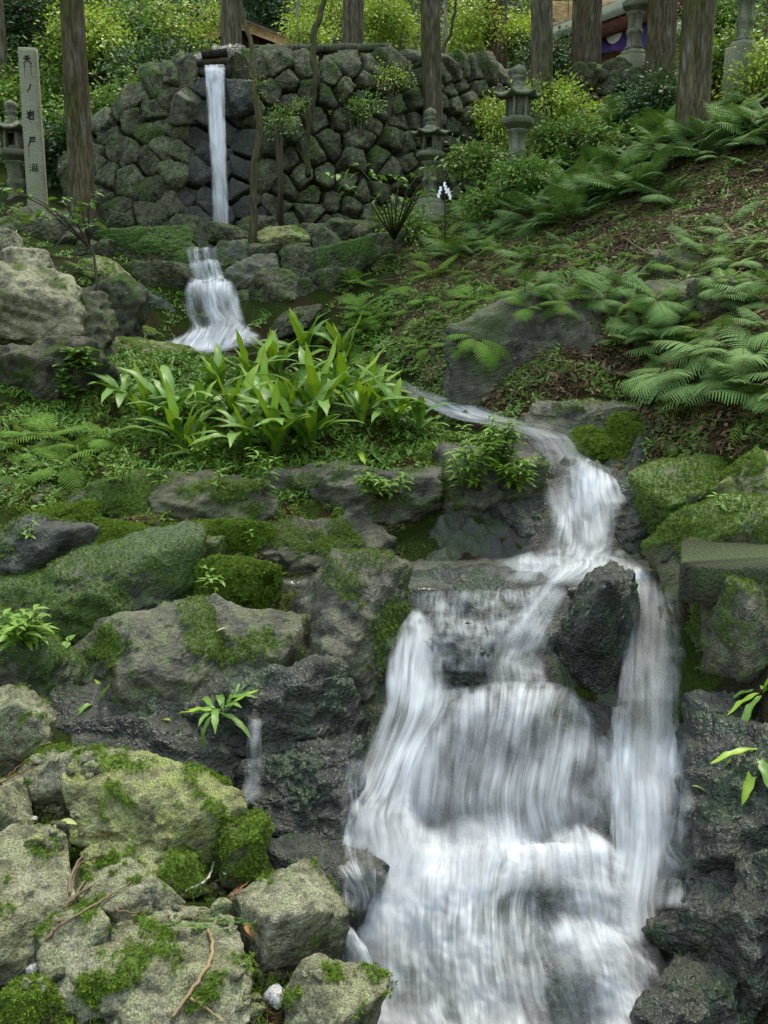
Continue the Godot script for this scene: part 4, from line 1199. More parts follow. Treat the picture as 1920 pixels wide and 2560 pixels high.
func cedar(label: String, u: float, base: Vector3, r0: float, lean: Vector2, seed_: int, ca: Color, cb: Color, algae: float, side := Vector3.LEFT, height := 11.0, crown := true, category := "tree", called := "cedar_tree", group := "") -> void:
	base.y -= 0.25
	var root := thing(called, base, label, category, group)
	var pts := []
	var rad := []
	for k in 6:
		var t := k / 5.0
		pts.append(Vector3(lean.x * t * height + sin(seed_ + t * 3.0) * 0.03, t * height, lean.y * t * height))
		rad.append(lerpf(r0, r0 * 0.45, t))
	put("trunk", trunk_mesh(pts, rad, 26 if crown or r0 > 0.11 else 18, 110 if called == "cedar_tree" else 50, seed_, 0.22, ca, cb, Color(0.085, 0.09, 0.03), algae, side), M.bark, root)
	if crown:
		for k in 7:
			var h := height * rnd(0.62, 0.98)
			var a := rnd(0, TAU)
			var l := rnd(0.7, 1.5)
			var p0: Vector3 = along(pts, h / height * 4.999)
			var mb := MB.new()
			mb.tube([p0, p0 + Vector3(cos(a) * l * 0.5, 0.1, sin(a) * l * 0.5), p0 + Vector3(cos(a) * l, -0.1, sin(a) * l)], [0.04, 0.028, 0.012], 6, ca)
			put("limb", mb.done(), M.twig, root)
		var spots := []
		for k in 44:
			var t := rnd(0.66, 1.02)
			var a := rnd(0, TAU)
			var rr := rnd(0.15, 1.0) * lerpf(1.7, 0.35, (t - 0.62) / 0.4)
			spots.append(any_turn(rnd(0.8, 1.3), Vector3(lean.x * t * height + cos(a) * rr, t * height, lean.y * t * height + sin(a) * rr), 0.4))
		foliage(root, "crown", sprays.cedar, M.leaf, spots)

func sapling(label: String, pts: Array, rads: Array, col: Color, tufts: Array) -> void:
	var b: Vector3 = pts[0]
	var root := thing("slender_tree", b, label, "sapling")
	var mb := MB.new()
	var fine := []
	var fr := []
	for k in 40:
		var f := k / 39.0 * (pts.size() - 1)
		var p: Vector3 = along(pts, minf(f, pts.size() - 1.0001))
		fine.append(p - b + Vector3(n1.get_noise_2d(k * 0.2, b.x) * 0.03, 0, 0))
		fr.append(along(rads, minf(f, rads.size() - 1.0001)) * (1.0 + 0.25 * n2.get_noise_2d(k * 0.7, b.x)))
	mb.tube(fine, fr, 9, col)
	put("trunk", mb.done(), M.bark, root)
	var spots := []
	for q in tufts:
		for k in int(q[3]):
			spots.append(any_turn(q[4], P(q[0] + rnd(-12, 12), q[1] + rnd(-10, 10), q[2]) - b, 0.5))
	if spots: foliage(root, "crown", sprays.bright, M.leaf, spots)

func build_trees() -> void:
	var warm := Color(0.112, 0.104, 0.066)
	var warm2 := Color(0.175, 0.165, 0.105)
	var grey := Color(0.11, 0.098, 0.062)
	var grey2 := Color(0.18, 0.16, 0.105)
	cedar("straight cedar trunk with green algae on its left side beside the inscribed post", 205, P(208, 540, 9.9), 0.12, Vector2(0.012, 0), 3, Color(0.115, 0.095, 0.058), Color(0.18, 0.15, 0.09), .68)
	cedar("cedar trunk rising in front of the rubble wall behind the shorter lantern", 1085, P(1092, 400, 11.3), 0.112, Vector2(-0.035, 0.0), 5, warm, warm2, .62)
	cedar("brown cedar trunk right of the taller stone lantern", 1350, P(1352, 400, 11.0), 0.12, Vector2(-0.04, 0.01), 7, warm, warm2, .38, Vector3.RIGHT)
	cedar("thick dark cedar trunk in front of the purple curtain", 1470, P(1462, 205, 13.2), 0.185, Vector2(-0.01, 0), 9, Color(0.10, 0.08, 0.05), Color(0.15, 0.12, 0.075), .35)
	cedar("broad dark cedar trunk behind the thick right cedar", 1645, P(1650, 260, 12.2), 0.175, Vector2(0.0, 0), 11, Color(0.10, 0.08, 0.05), Color(0.15, 0.12, 0.075), .4)
	cedar("thick brown cedar trunk standing on the fern slope at right", 1722, P(1724, 345, 9.0), 0.14, Vector2(-0.006, 0), 13, Color(0.115, 0.10, 0.06), Color(0.18, 0.155, 0.092), .55)
	cedar("grey cedar trunk above the spout behind the wooden roof", 585, P(575, 150, 13.0), 0.13, Vector2(0.02, 0), 15, grey, grey2, .35)
	cedar("grey brown cedar trunk behind the mossy beam on the wall", 893, P(888, 150, 13.5), 0.135, Vector2(0.012, 0), 17, grey, grey2, .25)
	cedar("reddish twin cedar trunk left of the purple curtain, left stem", 1222, P(1226, 190, 15.0), 0.1, Vector2(-0.012, 0), 19, Color(0.085, 0.045, 0.03), Color(0.13, 0.08, 0.05), .1)
	cedar("grey twin cedar trunk left of the purple curtain, right stem", 1240, P(1246, 190, 15.6), 0.085, Vector2(0.006, 0), 21, grey, grey2, .2)
	cedar("dark cedar trunk at the upper left picture edge", 10, P(10, 300, 12.8), 0.13, Vector2(0, 0), 23, Color(0.11, 0.098, 0.062), Color(0.18, 0.16, 0.105), .3)
	cedar("thin trunk leaning before the thick dark cedar", 1468, P(1462, 250, 12.2), 0.045, Vector2(0.012, 0), 25, Color(0.10, 0.09, 0.06), Color(0.15, 0.14, 0.09), .4, Vector3.LEFT, 7.0)
	# bare pale stems among the leaves behind the wall
	for q in [[744, 140, 14.5, "pale thin stem right of the wooden roof"], [1112, 180, 14.5, "pale thin stem right of the front wall cedar"]]:
		sapling(q[3], [P(q[0], q[1], q[2]), P(q[0] + 1, 60, q[2]), P(q[0] + 2, -120, q[2]), P(q[0] + 6, -500, q[2])], [.028, .024, .02, .01], Color(0.36, 0.35, 0.27), [])
	sapling("crooked slender tree standing before the wall right of the thin waterfall", [P(628, 650, 9.35), P(632, 540, 9.4), P(636, 420, 9.5), P(650, 330, 9.6), P(636, 220, 9.7), P(628, 120, 9.9), P(600, 0, 10.1), P(580, -200, 10.2)], [.04, .036, .034, .03, .026, .022, .018, .01], Color(0.10, 0.095, 0.045), [[650, 205, 9.7, 2, .3], [640, 225, 9.7, 2, .25]])
	sapling("mossy crooked slender tree climbing before the right wall half", [P(772, 440, 9.9), P(765, 370, 10.0), P(778, 280, 10.1), P(786, 200, 10.2), P(782, 130, 10.4), P(790, 60, 10.6), P(812, 0, 10.8), P(840, -160, 11.0)], [.03, .03, .034, .036, .032, .03, .026, .012], Color(0.06, 0.065, 0.03), [[752, 255, 9.95, 3, .28], [745, 262, 9.95, 2, .25]])
	sapling("thin branching sapling right of the front wall cedar", [P(1120, 230, 12.6), P(1108, 130, 12.7), P(1130, 70, 12.8), P(1140, -30, 12.9), P(1150, -200, 13.0)], [.02, .02, .018, .014, .008], Color(0.09, 0.085, 0.05), [])
	# distant trunks in the dark of the wood
	var r := RandomNumberGenerator.new()
	r.seed = 5
	for k in 34:
		var u := -100.0 + 2100.0 * (k + r.randf()) / 34.0
		var d := r.randf_range(19.0, 30.0)
		var p := P(u, 60, d)
		p.y = ground(p.x, p.z)
		cedar("slim dark cedar trunk far back in the wood", u, p, r.randf_range(0.10, 0.2), Vector2(r.randf_range(-.01, .01), 0), 40 + k, Color(0.11, 0.098, 0.062), Color(0.18, 0.16, 0.105), .3, Vector3.LEFT, 13.0, k % 2 == 0, "tree", "distant_cedar", "slim trunks far back in the wood")

func shrub(label: String, u: float, v: float, d: float, r: Vector3, n: int, kind: String, size := 1.0, called := "shrub") -> void:
	var c := P(u, v, d)
	var g := ground(c.x, c.z)
	var base := Vector3(c.x, minf(g, c.y - r.y), c.z)
	var root := thing(called, base, label, "bush")
	var mb := MB.new()
	for k in 5:
		var e := c - base + Vector3(rnd(-1, 1) * r.x * 0.6, rnd(-0.3, 0.5) * r.y, rnd(-1, 1) * r.z * 0.6)
		mb.tube([Vector3(rnd(-.06, .06), 0, rnd(-.06, .06)), e * Vector3(0.4, 0.55, 0.4), e], [.022, .016, .006], 5, Color(0.07, 0.06, 0.04))
	put("stem", mb.done(), M.twig, root)
	foliage(root, "foliage", sprays[kind], M.leaf, crown_spots(c - base, r, n, 7, size), 0.3)

func build_shrubs() -> void:
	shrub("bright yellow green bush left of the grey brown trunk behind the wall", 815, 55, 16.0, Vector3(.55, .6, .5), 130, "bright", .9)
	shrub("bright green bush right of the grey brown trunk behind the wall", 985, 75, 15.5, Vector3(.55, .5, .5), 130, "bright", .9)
	shrub("blue green bush above the mossy beam end", 990, 70, 17.0, Vector3(.7, .7, .5), 90, "blue", 1.0)
	shrub("bush with sunlit leaf colour above the wall left of the wooden roof", 480, 90, 14.2, Vector3(.6, .5, .5), 130, "bright", .9)
	shrub("broad green bush over the left end of the wall", 330, 70, 14.0, Vector3(.8, .6, .6), 170, "mid", 1.0)
	shrub("green bush behind the straight left cedar", 260, 180, 13.4, Vector3(.7, .6, .5), 150, "mid", 1.0)
	shrub("dark bush left of the straight cedar at the top edge", 100, 90, 13.5, Vector3(.7, .7, .5), 150, "dark", 1.0)
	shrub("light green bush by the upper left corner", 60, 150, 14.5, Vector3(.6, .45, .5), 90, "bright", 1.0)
	shrub("fresh green bush left of the inscribed post", 15, 380, 11.6, Vector3(.45, .38, .4), 110, "mid", .9)
	shrub("leafy bush between inscribed post and straight cedar", 145, 390, 11.2, Vector3(.34, .4, .3), 80, "dark", .9)
	shrub("leafy bush on the upper left wall end", 330, 260, 11.6, Vector3(.5, .35, .4), 110, "mid", .9)
	shrub("grey green twiggy bush above the left wall stones", 390, 170, 12.2, Vector3(.5, .36, .4), 80, "dark", .9)
	shrub("dark bush behind the wooden roof", 690, 50, 17.5, Vector3(.8, .6, .5), 120, "dark", 1.0)
	shrub("green bush top centre between roof and pale stem", 700, 10, 18.5, Vector3(1.0, .8, .6), 120, "blue", 1.1)
	shrub("bush with sunlit leaf colour between front wall cedar and twin trunks", 1150, 110, 15.0, Vector3(.5, .55, .5), 140, "bright", .9)
	shrub("bush with sunlit leaf colour right of the twin trunks", 1290, 100, 16.0, Vector3(.45, .55, .5), 130, "bright", .9)
	shrub("green bush above the curtain roof", 1390, 40, 17.0, Vector3(.6, .4, .5), 90, "mid", 1.0)
	shrub("dark bush in front of the curtain's left end", 1370, 150, 13.6, Vector3(.34, .3, .3), 80, "dark", .8)
	shrub("glossy bush on the bank behind the far right lantern shaft", 1850, 100, 12.6, Vector3(.6, .55, .5), 190, "mid", .9)
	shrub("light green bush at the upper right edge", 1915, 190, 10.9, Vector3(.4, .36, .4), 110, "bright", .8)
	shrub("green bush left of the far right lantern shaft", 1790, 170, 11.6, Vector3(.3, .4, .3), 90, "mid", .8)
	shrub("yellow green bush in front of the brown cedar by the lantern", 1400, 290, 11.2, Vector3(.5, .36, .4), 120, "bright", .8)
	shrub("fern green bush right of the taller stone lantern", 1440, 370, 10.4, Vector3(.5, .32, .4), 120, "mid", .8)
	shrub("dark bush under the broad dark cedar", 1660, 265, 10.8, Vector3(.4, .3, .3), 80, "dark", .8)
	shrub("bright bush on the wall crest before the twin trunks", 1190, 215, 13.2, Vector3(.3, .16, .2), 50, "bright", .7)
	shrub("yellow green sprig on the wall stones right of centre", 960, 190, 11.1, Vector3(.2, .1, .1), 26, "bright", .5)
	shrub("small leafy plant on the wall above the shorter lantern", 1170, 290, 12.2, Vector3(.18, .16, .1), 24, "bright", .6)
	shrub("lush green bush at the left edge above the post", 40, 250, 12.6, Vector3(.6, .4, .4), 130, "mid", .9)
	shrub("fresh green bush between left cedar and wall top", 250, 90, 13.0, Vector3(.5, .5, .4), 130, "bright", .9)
	shrub("leafy green bush beside the left wall end", 225, 330, 11.3, Vector3(.28, .36, .3), 80, "mid", .8)
	shrub("fresh bush filling the gap right of the wooden hut", 780, 95, 14.6, Vector3(.3, .3, .3), 60, "bright", .8)
	shrub("small leafy plant growing from the wall right of the crooked slender tree", 700, 300, 10.3, Vector3(.12, .1, .08), 14, "mid", .5)
	shrub("leafy sprig on the wall above the arching sapling", 890, 270, 10.8, Vector3(.2, .12, .1), 22, "mid", .55)
	shrub("leafy branches over the wall's left shoulder", 400, 235, 10.9, Vector3(.26, .16, .14), 36, "mid", .6)
	shrub("leafy bush hiding the foot of the taller stone lantern", 1310, 455, 9.6, Vector3(.3, .16, .2), 60, "mid", .7)
	shrub("sprawling bush between the two stone lanterns", 1190, 420, 10.6, Vector3(.3, .2, .2), 60, "mid", .7)
	shrub("leafy branches over the right end of the wall", 1235, 320, 11.7, Vector3(.26, .3, .2), 60, "bright", .7)
	shrub("bush spilling down right of the paper streamers", 1230, 520, 9.6, Vector3(.3, .14, .2), 50, "mid", .6)
	shrub("low bush at the left foot of the slope ferns", 1010, 560, 9.7, Vector3(.3, .16, .2), 50, "mid", .6)
	# the wood behind: one dark mass of undergrowth
	var root := Node3D.new()
	root.name = "undergrowth"
	add_child(root)
	tag(root, "dark leafy undergrowth filling the wood behind the shrine", "undergrowth", "", "stuff")
	var a := []
	var b := []
	for k in 2000:
		var z := -rnd(17.5, 36.0)
		var x := rnd(-1, 1) * (3.0 + 0.40 * -z)
		var y := ground(x, z) + pow(rng.randf(), 1.4) * 3.4
		var t := any_turn(rnd(1.2, 2.2), Vector3(x, y, z), 0.6)
		if rng.randf() < 0.8: a.append(t)
		else: b.append(t)
	foliage(root, "dark_leaves", sprays.dark, M.leaf, a, .35)
	foliage(root, "lighter_leaves", sprays.mid, M.leaf, b, .35)

func build_added_wood() -> void:
	# unseen wood added beside and behind the viewer to keep side light off
	var root := Node3D.new()
	root.name = "added_wood"
	add_child(root)
	tag(root, "unseen cedar wood added round the little valley to cut side light", "wood", "", "stuff")
	var spots := []
	for k in 850:
		var a := rnd(-2.3, 2.3)
		var r := rnd(7.0, 12.0)
		var x := sin(a) * r
		var z := -3.5 + cos(a) * r * 1.05
		if z < -5.0 and (absf(x) < 7.5 or z < -9.0): continue
		spots.append(any_turn(rnd(2.2, 3.4), Vector3(x, H(clampf(x, -13, 13), minf(z, 0)) + rnd(0.3, 11.0), z), 0.5))
	foliage(root, "crowns", sprays.cedar, M.leaf, spots, .3)

# ---------- stone lanterns, post, shrine roofs, spout
const LSTONE := Color(0.27, 0.28, 0.19)

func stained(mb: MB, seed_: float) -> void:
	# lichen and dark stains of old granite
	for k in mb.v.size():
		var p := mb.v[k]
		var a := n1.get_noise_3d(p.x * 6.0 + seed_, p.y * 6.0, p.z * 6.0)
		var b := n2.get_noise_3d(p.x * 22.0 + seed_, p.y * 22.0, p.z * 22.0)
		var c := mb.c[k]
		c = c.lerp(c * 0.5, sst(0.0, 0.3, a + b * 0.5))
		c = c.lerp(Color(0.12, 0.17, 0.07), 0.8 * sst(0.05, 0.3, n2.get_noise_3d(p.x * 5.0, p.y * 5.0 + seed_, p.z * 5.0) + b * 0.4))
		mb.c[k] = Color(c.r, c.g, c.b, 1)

func lantern_roof(r: float, h: float) -> MB:
	# six sided roof with up-curled corners
	var mb := MB.new()
	var rows := 9
	var sides := 36
	for j in rows + 1:
		var t := float(j) / rows
		for i in sides + 1:
			var a := TAU * i / sides
			var k := fposmod(a, PI / 3.0) - PI / 6.0
			var hexr := cos(PI / 6.0) / cos(k)
			var corner := pow(absf(k) / (PI / 6.0), 3.0)
			var rr := lerpf(0.24, 1.0, t) * r * lerpf(1.0, hexr * 1.04, sst(0.1, 0.6, t))
			var y := h * (1.0 - pow(t, 0.62)) + corner * t * t * t * h * 0.38
			rr *= 1.0 + corner * 0.07 * t * t
			mb.pt(Vector3(cos(a) * rr, y, sin(a) * rr), LSTONE)
	mb.grid(sides + 1, rows + 1, 0, true)
	# underside: thick rim, then flat
	var at := mb.v.size()
	for q in [[1.0, 0.0], [0.985, -0.035], [0.45, -0.03], [0.0, -0.03]]:
		for i in sides + 1:
			var a := TAU * i / sides
			var k := fposmod(a, PI / 3.0) - PI / 6.0
			var hexr := cos(PI / 6.0) / cos(k) * 1.04
			var corner := pow(absf(k) / (PI / 6.0), 3.0)
			var rr: float = r * q[0] * hexr * (1.0 + corner * 0.07)
			mb.pt(Vector3(cos(a) * rr, q[1] + corner * h * 0.38 * (1.0 if q[0] > 0.9 else 0.0), sin(a) * rr), LSTONE)
	mb.grid(sides + 1, 4, at, true)
	return mb

func prism(mb: MB, prof: Array, n: int, turn: float) -> void:
	var s0 := mb.v.size()
	for q in prof:
		for i in n:
			for e in 2:
				var a: float = TAU * (i + e) / n + turn
				mb.pt(Vector3(cos(a) * q[0], q[1], sin(a) * q[0]), LSTONE)
	for k in prof.size() - 1:
		for i in n:
			var a := s0 + k * n * 2 + i * 2
			mb.quad(a, a + 1, a + n * 2 + 1, a + n * 2)

func lantern(label: String, base: Vector3, hgt: float, turn: float, open: bool, seed_: float) -> void:
	var root := thing("stone_lantern", base, label, "stone lantern", "stone lanterns of the shrine")
	root.rotation.y = turn
	var s := hgt / 1.9
	root.scale = Vector3.ONE * s
	var mb := MB.new()
	prism(mb, [[0.36, -0.8], [0.36, 0.10], [0.33, 0.12], [0.0, 0.12]], 6, 0)
	prism(mb, [[0.28, 0.12], [0.28, 0.17], [0.2, 0.24], [0.0, 0.24]], 6, 0)
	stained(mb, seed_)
	put("base", mb.done(false), M.stone, root)
	mb = MB.new()
	mb.lathe([[0.17, 0.23], [0.19, 0.25], [0.19, 0.28], [0.145, 0.31], [0.135, 0.5], [0.16, 0.53], [0.165, 0.57], [0.16, 0.6], [0.135, 0.63], [0.14, 0.86], [0.18, 0.89], [0.18, 0.92], [0.1, 0.94]], 24, LSTONE)
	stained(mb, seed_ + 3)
	put("shaft", mb.done(), M.stone, root)
	mb = MB.new()
	prism(mb, [[0.15, 0.92], [0.26, 1.0], [0.28, 1.02], [0.28, 1.09], [0.24, 1.12], [0.0, 1.125]], 6, 0)
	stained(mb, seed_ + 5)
	put("platform", mb.done(false), M.stone, root)
	# fire box: six corner posts, plates between, two of them open
	mb = MB.new()
	for i in 6:
		var a := TAU * i / 6.0
		var t := Transform3D(Basis(Vector3.UP, -a), Vector3(cos(a) * 0.185, 0, sin(a) * 0.185))
		mb.box(Vector3(-.022, 1.12, -.03), Vector3(.022, 1.42, .03), LSTONE, 0.004, t)
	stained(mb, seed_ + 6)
	var fb := put("fire_box", mb.done(false), M.stone, root)
	for i in 6:
		var a := TAU * (i + 0.5) / 6.0
		var t := Transform3D(Basis(Vector3.UP, -a), Vector3(cos(a) * 0.15, 0, sin(a) * 0.15))
		mb = MB.new()
		if open and i % 2 == 0:
			mb.box(Vector3(-.012, 1.12, -.085), Vector3(.012, 1.17, .085), LSTONE, 0.003, t)
			mb.box(Vector3(-.012, 1.36, -.085), Vector3(.012, 1.42, .085), LSTONE, 0.003, t)
			mb.box(Vector3(-.012, 1.17, -.085), Vector3(.012, 1.36, -.05), LSTONE, 0.003, t)
			mb.box(Vector3(-.012, 1.17, .05), Vector3(.012, 1.36, .085), LSTONE, 0.003, t)
		else:
			mb.box(Vector3(-.012, 1.12, -.085), Vector3(.012, 1.42, .085), LSTONE, 0.003, t)
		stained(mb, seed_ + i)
		put("panel", mb.done(false), M.stone, fb)
	mb = lantern_roof(0.36, 0.17)
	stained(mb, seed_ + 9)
	put("roof", mb.done(), M.stone, root, Transform3D(Basis(), Vector3(0, 1.45, 0)))
	mb = MB.new()
	mb.lathe([[0.1, 1.6], [0.105, 1.64], [0.08, 1.66], [0.075, 1.68], [0.115, 1.71], [0.12, 1.74], [0.09, 1.765], [0.115, 1.79], [0.125, 1.83], [0.105, 1.88], [0.05, 1.915], [0.0, 1.94]], 20, LSTONE)
	stained(mb, seed_ + 11)
	put("finial", mb.done(), M.stone, root)

func stroke(mb: MB, pts: Array, w: Array, z := 0.0) -> void:
	# a brushed stroke in the post's face, 0..1 in the character cell
	var n := pts.size()
	var s0 := mb.v.size()
	for k in n:
		var p := Vector2(pts[k][0], pts[k][1])
		var a := Vector2(pts[maxi(k - 1, 0)][0], pts[maxi(k - 1, 0)][1])
		var b := Vector2(pts[mini(k + 1, n - 1)][0], pts[mini(k + 1, n - 1)][1])
		var t := (b - a).normalized()
		var q := Vector2(-t.y, t.x) * float(w[k]) * 0.5
		mb.pt(Vector3(p.x + q.x, p.y + q.y, z), Color(0.015, 0.018, 0.014))
		mb.pt(Vector3(p.x - q.x, p.y - q.y, z), Color(0.015, 0.018, 0.014))
	for k in n - 1:
		var a := s0 + k * 2
		mb.quad(a, a + 2, a + 3, a + 1)

func build_post() -> void:
	var foot := P(100, 590, 10.2)
	var top := P(77, 122, 10.2)
	var root := thing("inscribed_post", foot, "tall pale stone post with black brushed characters beside the left lantern", "stone post")
	var h := top.y - foot.y
	root.rotation = Vector3(0, 0.12, -0.005)
	var mb := MB.new()
	var w0 := 0.088
	var w1 := 0.08
	# four sided shaft, slightly tapering, pyramid cap
	var rows := 40
	for j in rows + 1:
		var t := float(j) / rows
		var w := lerpf(w0, w1, t)
		for q in [[-1, 1], [1, 1], [1, 1], [1, -1], [1, -1], [-1, -1], [-1, -1], [-1, 1]]:
			mb.pt(Vector3(q[0] * w, t * h, q[1] * w * 0.8), Color(0.44, 0.455, 0.31))
	for j in rows:
		for i in 4:
			var a := j * 8 + i * 2
			mb.quad(a, a + 8, a + 9, a + 1)
	var c := mb.v.size()
	for q in [[-1, 1], [1, 1], [1, -1], [-1, -1]]: mb.pt(Vector3(q[0] * w1, h, q[1] * w1 * 0.8), Color(0.33, 0.33, 0.25))
	var tip := mb.pt(Vector3(0, h + 0.014, 0), Color(0.33, 0.33, 0.25))
	for i in 4: mb.tri(c + i, tip, c + (i + 1) % 4)
	for k in mb.v.size():
		var p := mb.v[k]
		var f := 1.0 + 0.22 * n1.get_noise_3d(p.x * 5.0, p.y * 3.0, p.z * 5.0) + 0.12 * n2.get_noise_3d(p.x * 20.0, p.y * 12.0, p.z * 20.0)
		mb.c[k] = Color(mb.c[k].r * f, mb.c[k].g * f, mb.c[k].b * f)
	put("shaft", mb.done(false), M.stone, root)
	# the characters, top to bottom
	var chars := [
		[[[.25, .82], [.75, .85]], [[.12, .6], [.88, .63]], [[.52, .84], [.48, .55], [.30, .3], [.08, .12]], [[.5, .58], [.65, .35], [.95, .12]]],
		[[[.72, .92], [.6, .55], [.28, .15]]],
		[[[.5, .98], [.5, .72]], [[.2, .9], [.2, .72], [.8, .72]], [[.82, .92], [.8, .72]], [[.1, .56], [.9, .58]], [[.45, .56], [.3, .35], [.08, .15]], [[.34, .36], [.34, .05]], [[.34, .36], [.8, .38], [.78, .05]], [[.34, .07], [.78, .08]]],
		[[[.2, .9], [.85, .93]], [[.28, .72], [.78, .74], [.77, .5]], [[.28, .5], [.77, .51]], [[.28, .72], [.25, .4], [.05, .05]]],
		[[[.05, .85], [.18, .75]], [[.02, .6], [.15, .52]], [[.02, .1], [.2, .38]], [[.45, .95], [.45, .86]], [[.3, .84], [.62, .85]], [[.3, .68], [.64, .69]], [[.36, .6], [.34, .1]], [[.36, .58], [.6, .59], [.6, .1]], [[.36, .42], [.58, .42]], [[.36, .28], [.58, .28]], [[.75, .9], [.95, .88]], [[.75, .9], [.74, .1], [.98, .12]], [[.76, .65], [.94, .65]], [[.76, .42], [.94, .42]], [[.9, .4], [.9, .18]]],
	]
	var vs := [152, 221, 286, 352, 418]
	for k in chars.size():
		var cm := MB.new()
		var y: float = (590.0 - vs[k]) / (590.0 - 122.0) * h
		var sz := 0.092 if k != 1 else 0.085
		var t := y / h
		for s in chars[k]:
			var ww := []
			for j in s.size(): ww.append([0.15, 0.13, 0.11, 0.05][mini(j, 3)] if k < 4 else 0.085)
			stroke(cm, s, ww)
		# paint run down below the brush marks
		if k == 0:
			stroke(cm, [[.2, .1], [.19, -.5], [.18, -1.3]], [.07, .05, .02])
			stroke(cm, [[.85, .1], [.86, -.5], [.86, -1.2]], [.08, .05, .02])
		if k == 3: stroke(cm, [[.08, .1], [.08, -.6], [.08, -1.3]], [.07, .05, .02])
		put("character", cm.done(), M.paint, root, Transform3D(Basis.from_scale(Vector3(sz, sz, sz)), Vector3(-sz * 0.5, y - sz * 0.5, lerpf(w0, w1, t) * 0.8 + 0.003)))
	root.scale = Vector3.ONE

func build_built() -> void:
	lantern("stone lantern half hidden behind the inscribed post at left", P(47, 540, 10.7), 1.12, 1.2, true, 1.0)
	lantern("shorter stone lantern with dark fire window before the wall", P(1074, 525, 10.5), 0.97, 0.9, true, 20.0)
	lantern("taller stone lantern with carved panels among the ferns", P(1290, 470, 10.0), 1.1, 1.15, false, 40.0)
	lantern("mossy stone lantern in front of the purple curtain, its roof above the picture", P(1583, 158, 12.6), 1.15, 0.2, false, 60.0)
	lantern("stone lantern shaft among bushes at the upper right, its roof above the picture", P(1857, 140, 11.2), 1.12, 0.2, false, 80.0)
	build_post()
	# concrete ledge at the right picture edge
	var led := MB.new()
	var A := P(1703, 1408, 3.62)
	var n := 14
	var out := [Vector3(2.2, 0, -3.95), Vector3(A.x + 0.06, 0, -4.0)]
	for k in 7:
		var a := PI * 0.5 * k / 6.0
		out.append(Vector3(A.x + 0.07 - 0.07 * sin(a), 0, -3.70 + 0.1 * (1.0 - cos(a)) - 0.0))
	out = [Vector3(2.3, 0, -4.05), Vector3(A.x * 1.12 + 0.02, 0, -4.05), Vector3(A.x * 1.1, 0, -4.0), Vector3(A.x + 0.01, 0, -3.66), Vector3(A.x + 0.02, 0, -3.62), Vector3(A.x + 0.045, 0, -3.585), Vector3(A.x + 0.09, 0, -3.565), Vector3(2.3, 0, -3.50)]
	var ty := A.y
	for q in [[0.0, -0.15, 1.0], [0.0, -0.012, 1.0], [-0.012, 0.0, 1.0]]:
		for k in out.size():
			var p: Vector3 = out[k]
			var ins := (Vector3(1.9, 0, -3.8) - p).normalized() * -float(q[0])
			led.pt(Vector3(p.x, ty + float(q[1]), p.z) + ins, Color(0.085, 0.085, 0.055))
	for r in 2:
		for k in out.size() - 1:
			var a := r * out.size() + k
			led.quad(a, a + out.size(), a + out.size() + 1, a + 1)
	var tc := led.pt(Vector3(1.9, ty, -3.8), Color(0.09, 0.1, 0.05))
	for k in out.size() - 1: led.tri(tc, 2 * out.size() + k + 1, 2 * out.size() + k)
	# finer skin for stains
	stained(led, 5.0)
	tag(put("concrete_ledge", led.done(false), M.stone), "square edged mossy concrete ledge at the right edge beside the cascade lip", "ledge")
	# spout: two dark logs and a plank over the lip of the wall
	var sp := thing("wooden_spout", P(540, 150, 10.6), "dark wooden water spout of round logs on top of the wall", "spout")
	var o := sp.position
	for q in [[[505, 138, 10.55], [568, 132, 10.55], .042, Color(0.035, 0.042, 0.025), "upper_log"], [[492, 160, 10.5], [566, 157, 10.5], .032, Color(0.05, 0.045, 0.03), "lower_log"]]:
		var mb := MB.new()
		var a: Vector3 = P(q[0][0], q[0][1], q[0][2]) - o
		var b: Vector3 = P(q[1][0], q[1][1], q[1][2]) - o
		var pts := []
		var rr := []
		for k in 9:
			pts.append(a.lerp(b, k / 8.0))
			rr.append(q[2] * (1.0 + 0.12 * n1.get_noise_2d(k * 0.6, q[2] * 90.0)))
		mb.tube(pts, rr, 12, q[3])
		put(q[4], mb.done(), M.bark, sp)
	var pl := MB.new()
	pl.box(P(508, 154, 10.62) - o, P(565, 141, 10.9) - o + Vector3(0, 0, 0), Color(0.30, 0.11, 0.05), 0.004)
	put("plank", pl.done(false), M.wood, sp)
	# stones flanking the spout
	boulder("rock", "large grey stone left of the wooden spout on the wall", 455, 200, 10.75, Vector3(.36, .5, .4), 10, Vector2(0, -8), WALLC, M.rock_far, 201, 30, .1, .05)
	boulder("rock", "large grey stone right of the wooden spout on the wall", 610, 205, 10.75, Vector3(.28, .42, .36), -10, Vector2(0, 16), WALLC, M.rock_far, 202, 30, .1, .05)
	boulder("rock", "wet black stone under the wooden spout beside the thin waterfall", 610, 255, 10.5, Vector3(.36, .36, .3), 0, Vector2(0, 0), WETC, M.wet, 203, 26, .1, .05)
	boulder("rock", "dark stone left of the thin waterfall under the spout stone", 470, 265, 10.5, Vector3(.3, .36, .3), 0, Vector2(0, 0), WALLC, M.damp, 204, 26, .1, .05)
	# long mossy beam along the crest
	var bm := MB.new()
	var pts := []
	var rr := []
	for k in 25:
		var t := k / 24.0
		pts.append(P(630, 124, 11.1).lerp(P(978, 118, 12.0), t) + Vector3(0, n1.get_noise_2d(k * 0.3, 4) * 0.01, 0))
		rr.append(0.045 * (1.0 + 0.15 * n2.get_noise_2d(k * 0.9, 1)))
	bm.tube(pts, rr, 12, Color(0.13, 0.135, 0.085))
	stained(bm, 9.0)
	tag(put("mossy_beam", bm.done(), M.bark), "long weathered mossy beam lying along the crest of the wall", "beam")
	# kerb under the beam
	var kb := MB.new()
	var ka := P(640, 150, 11.15)
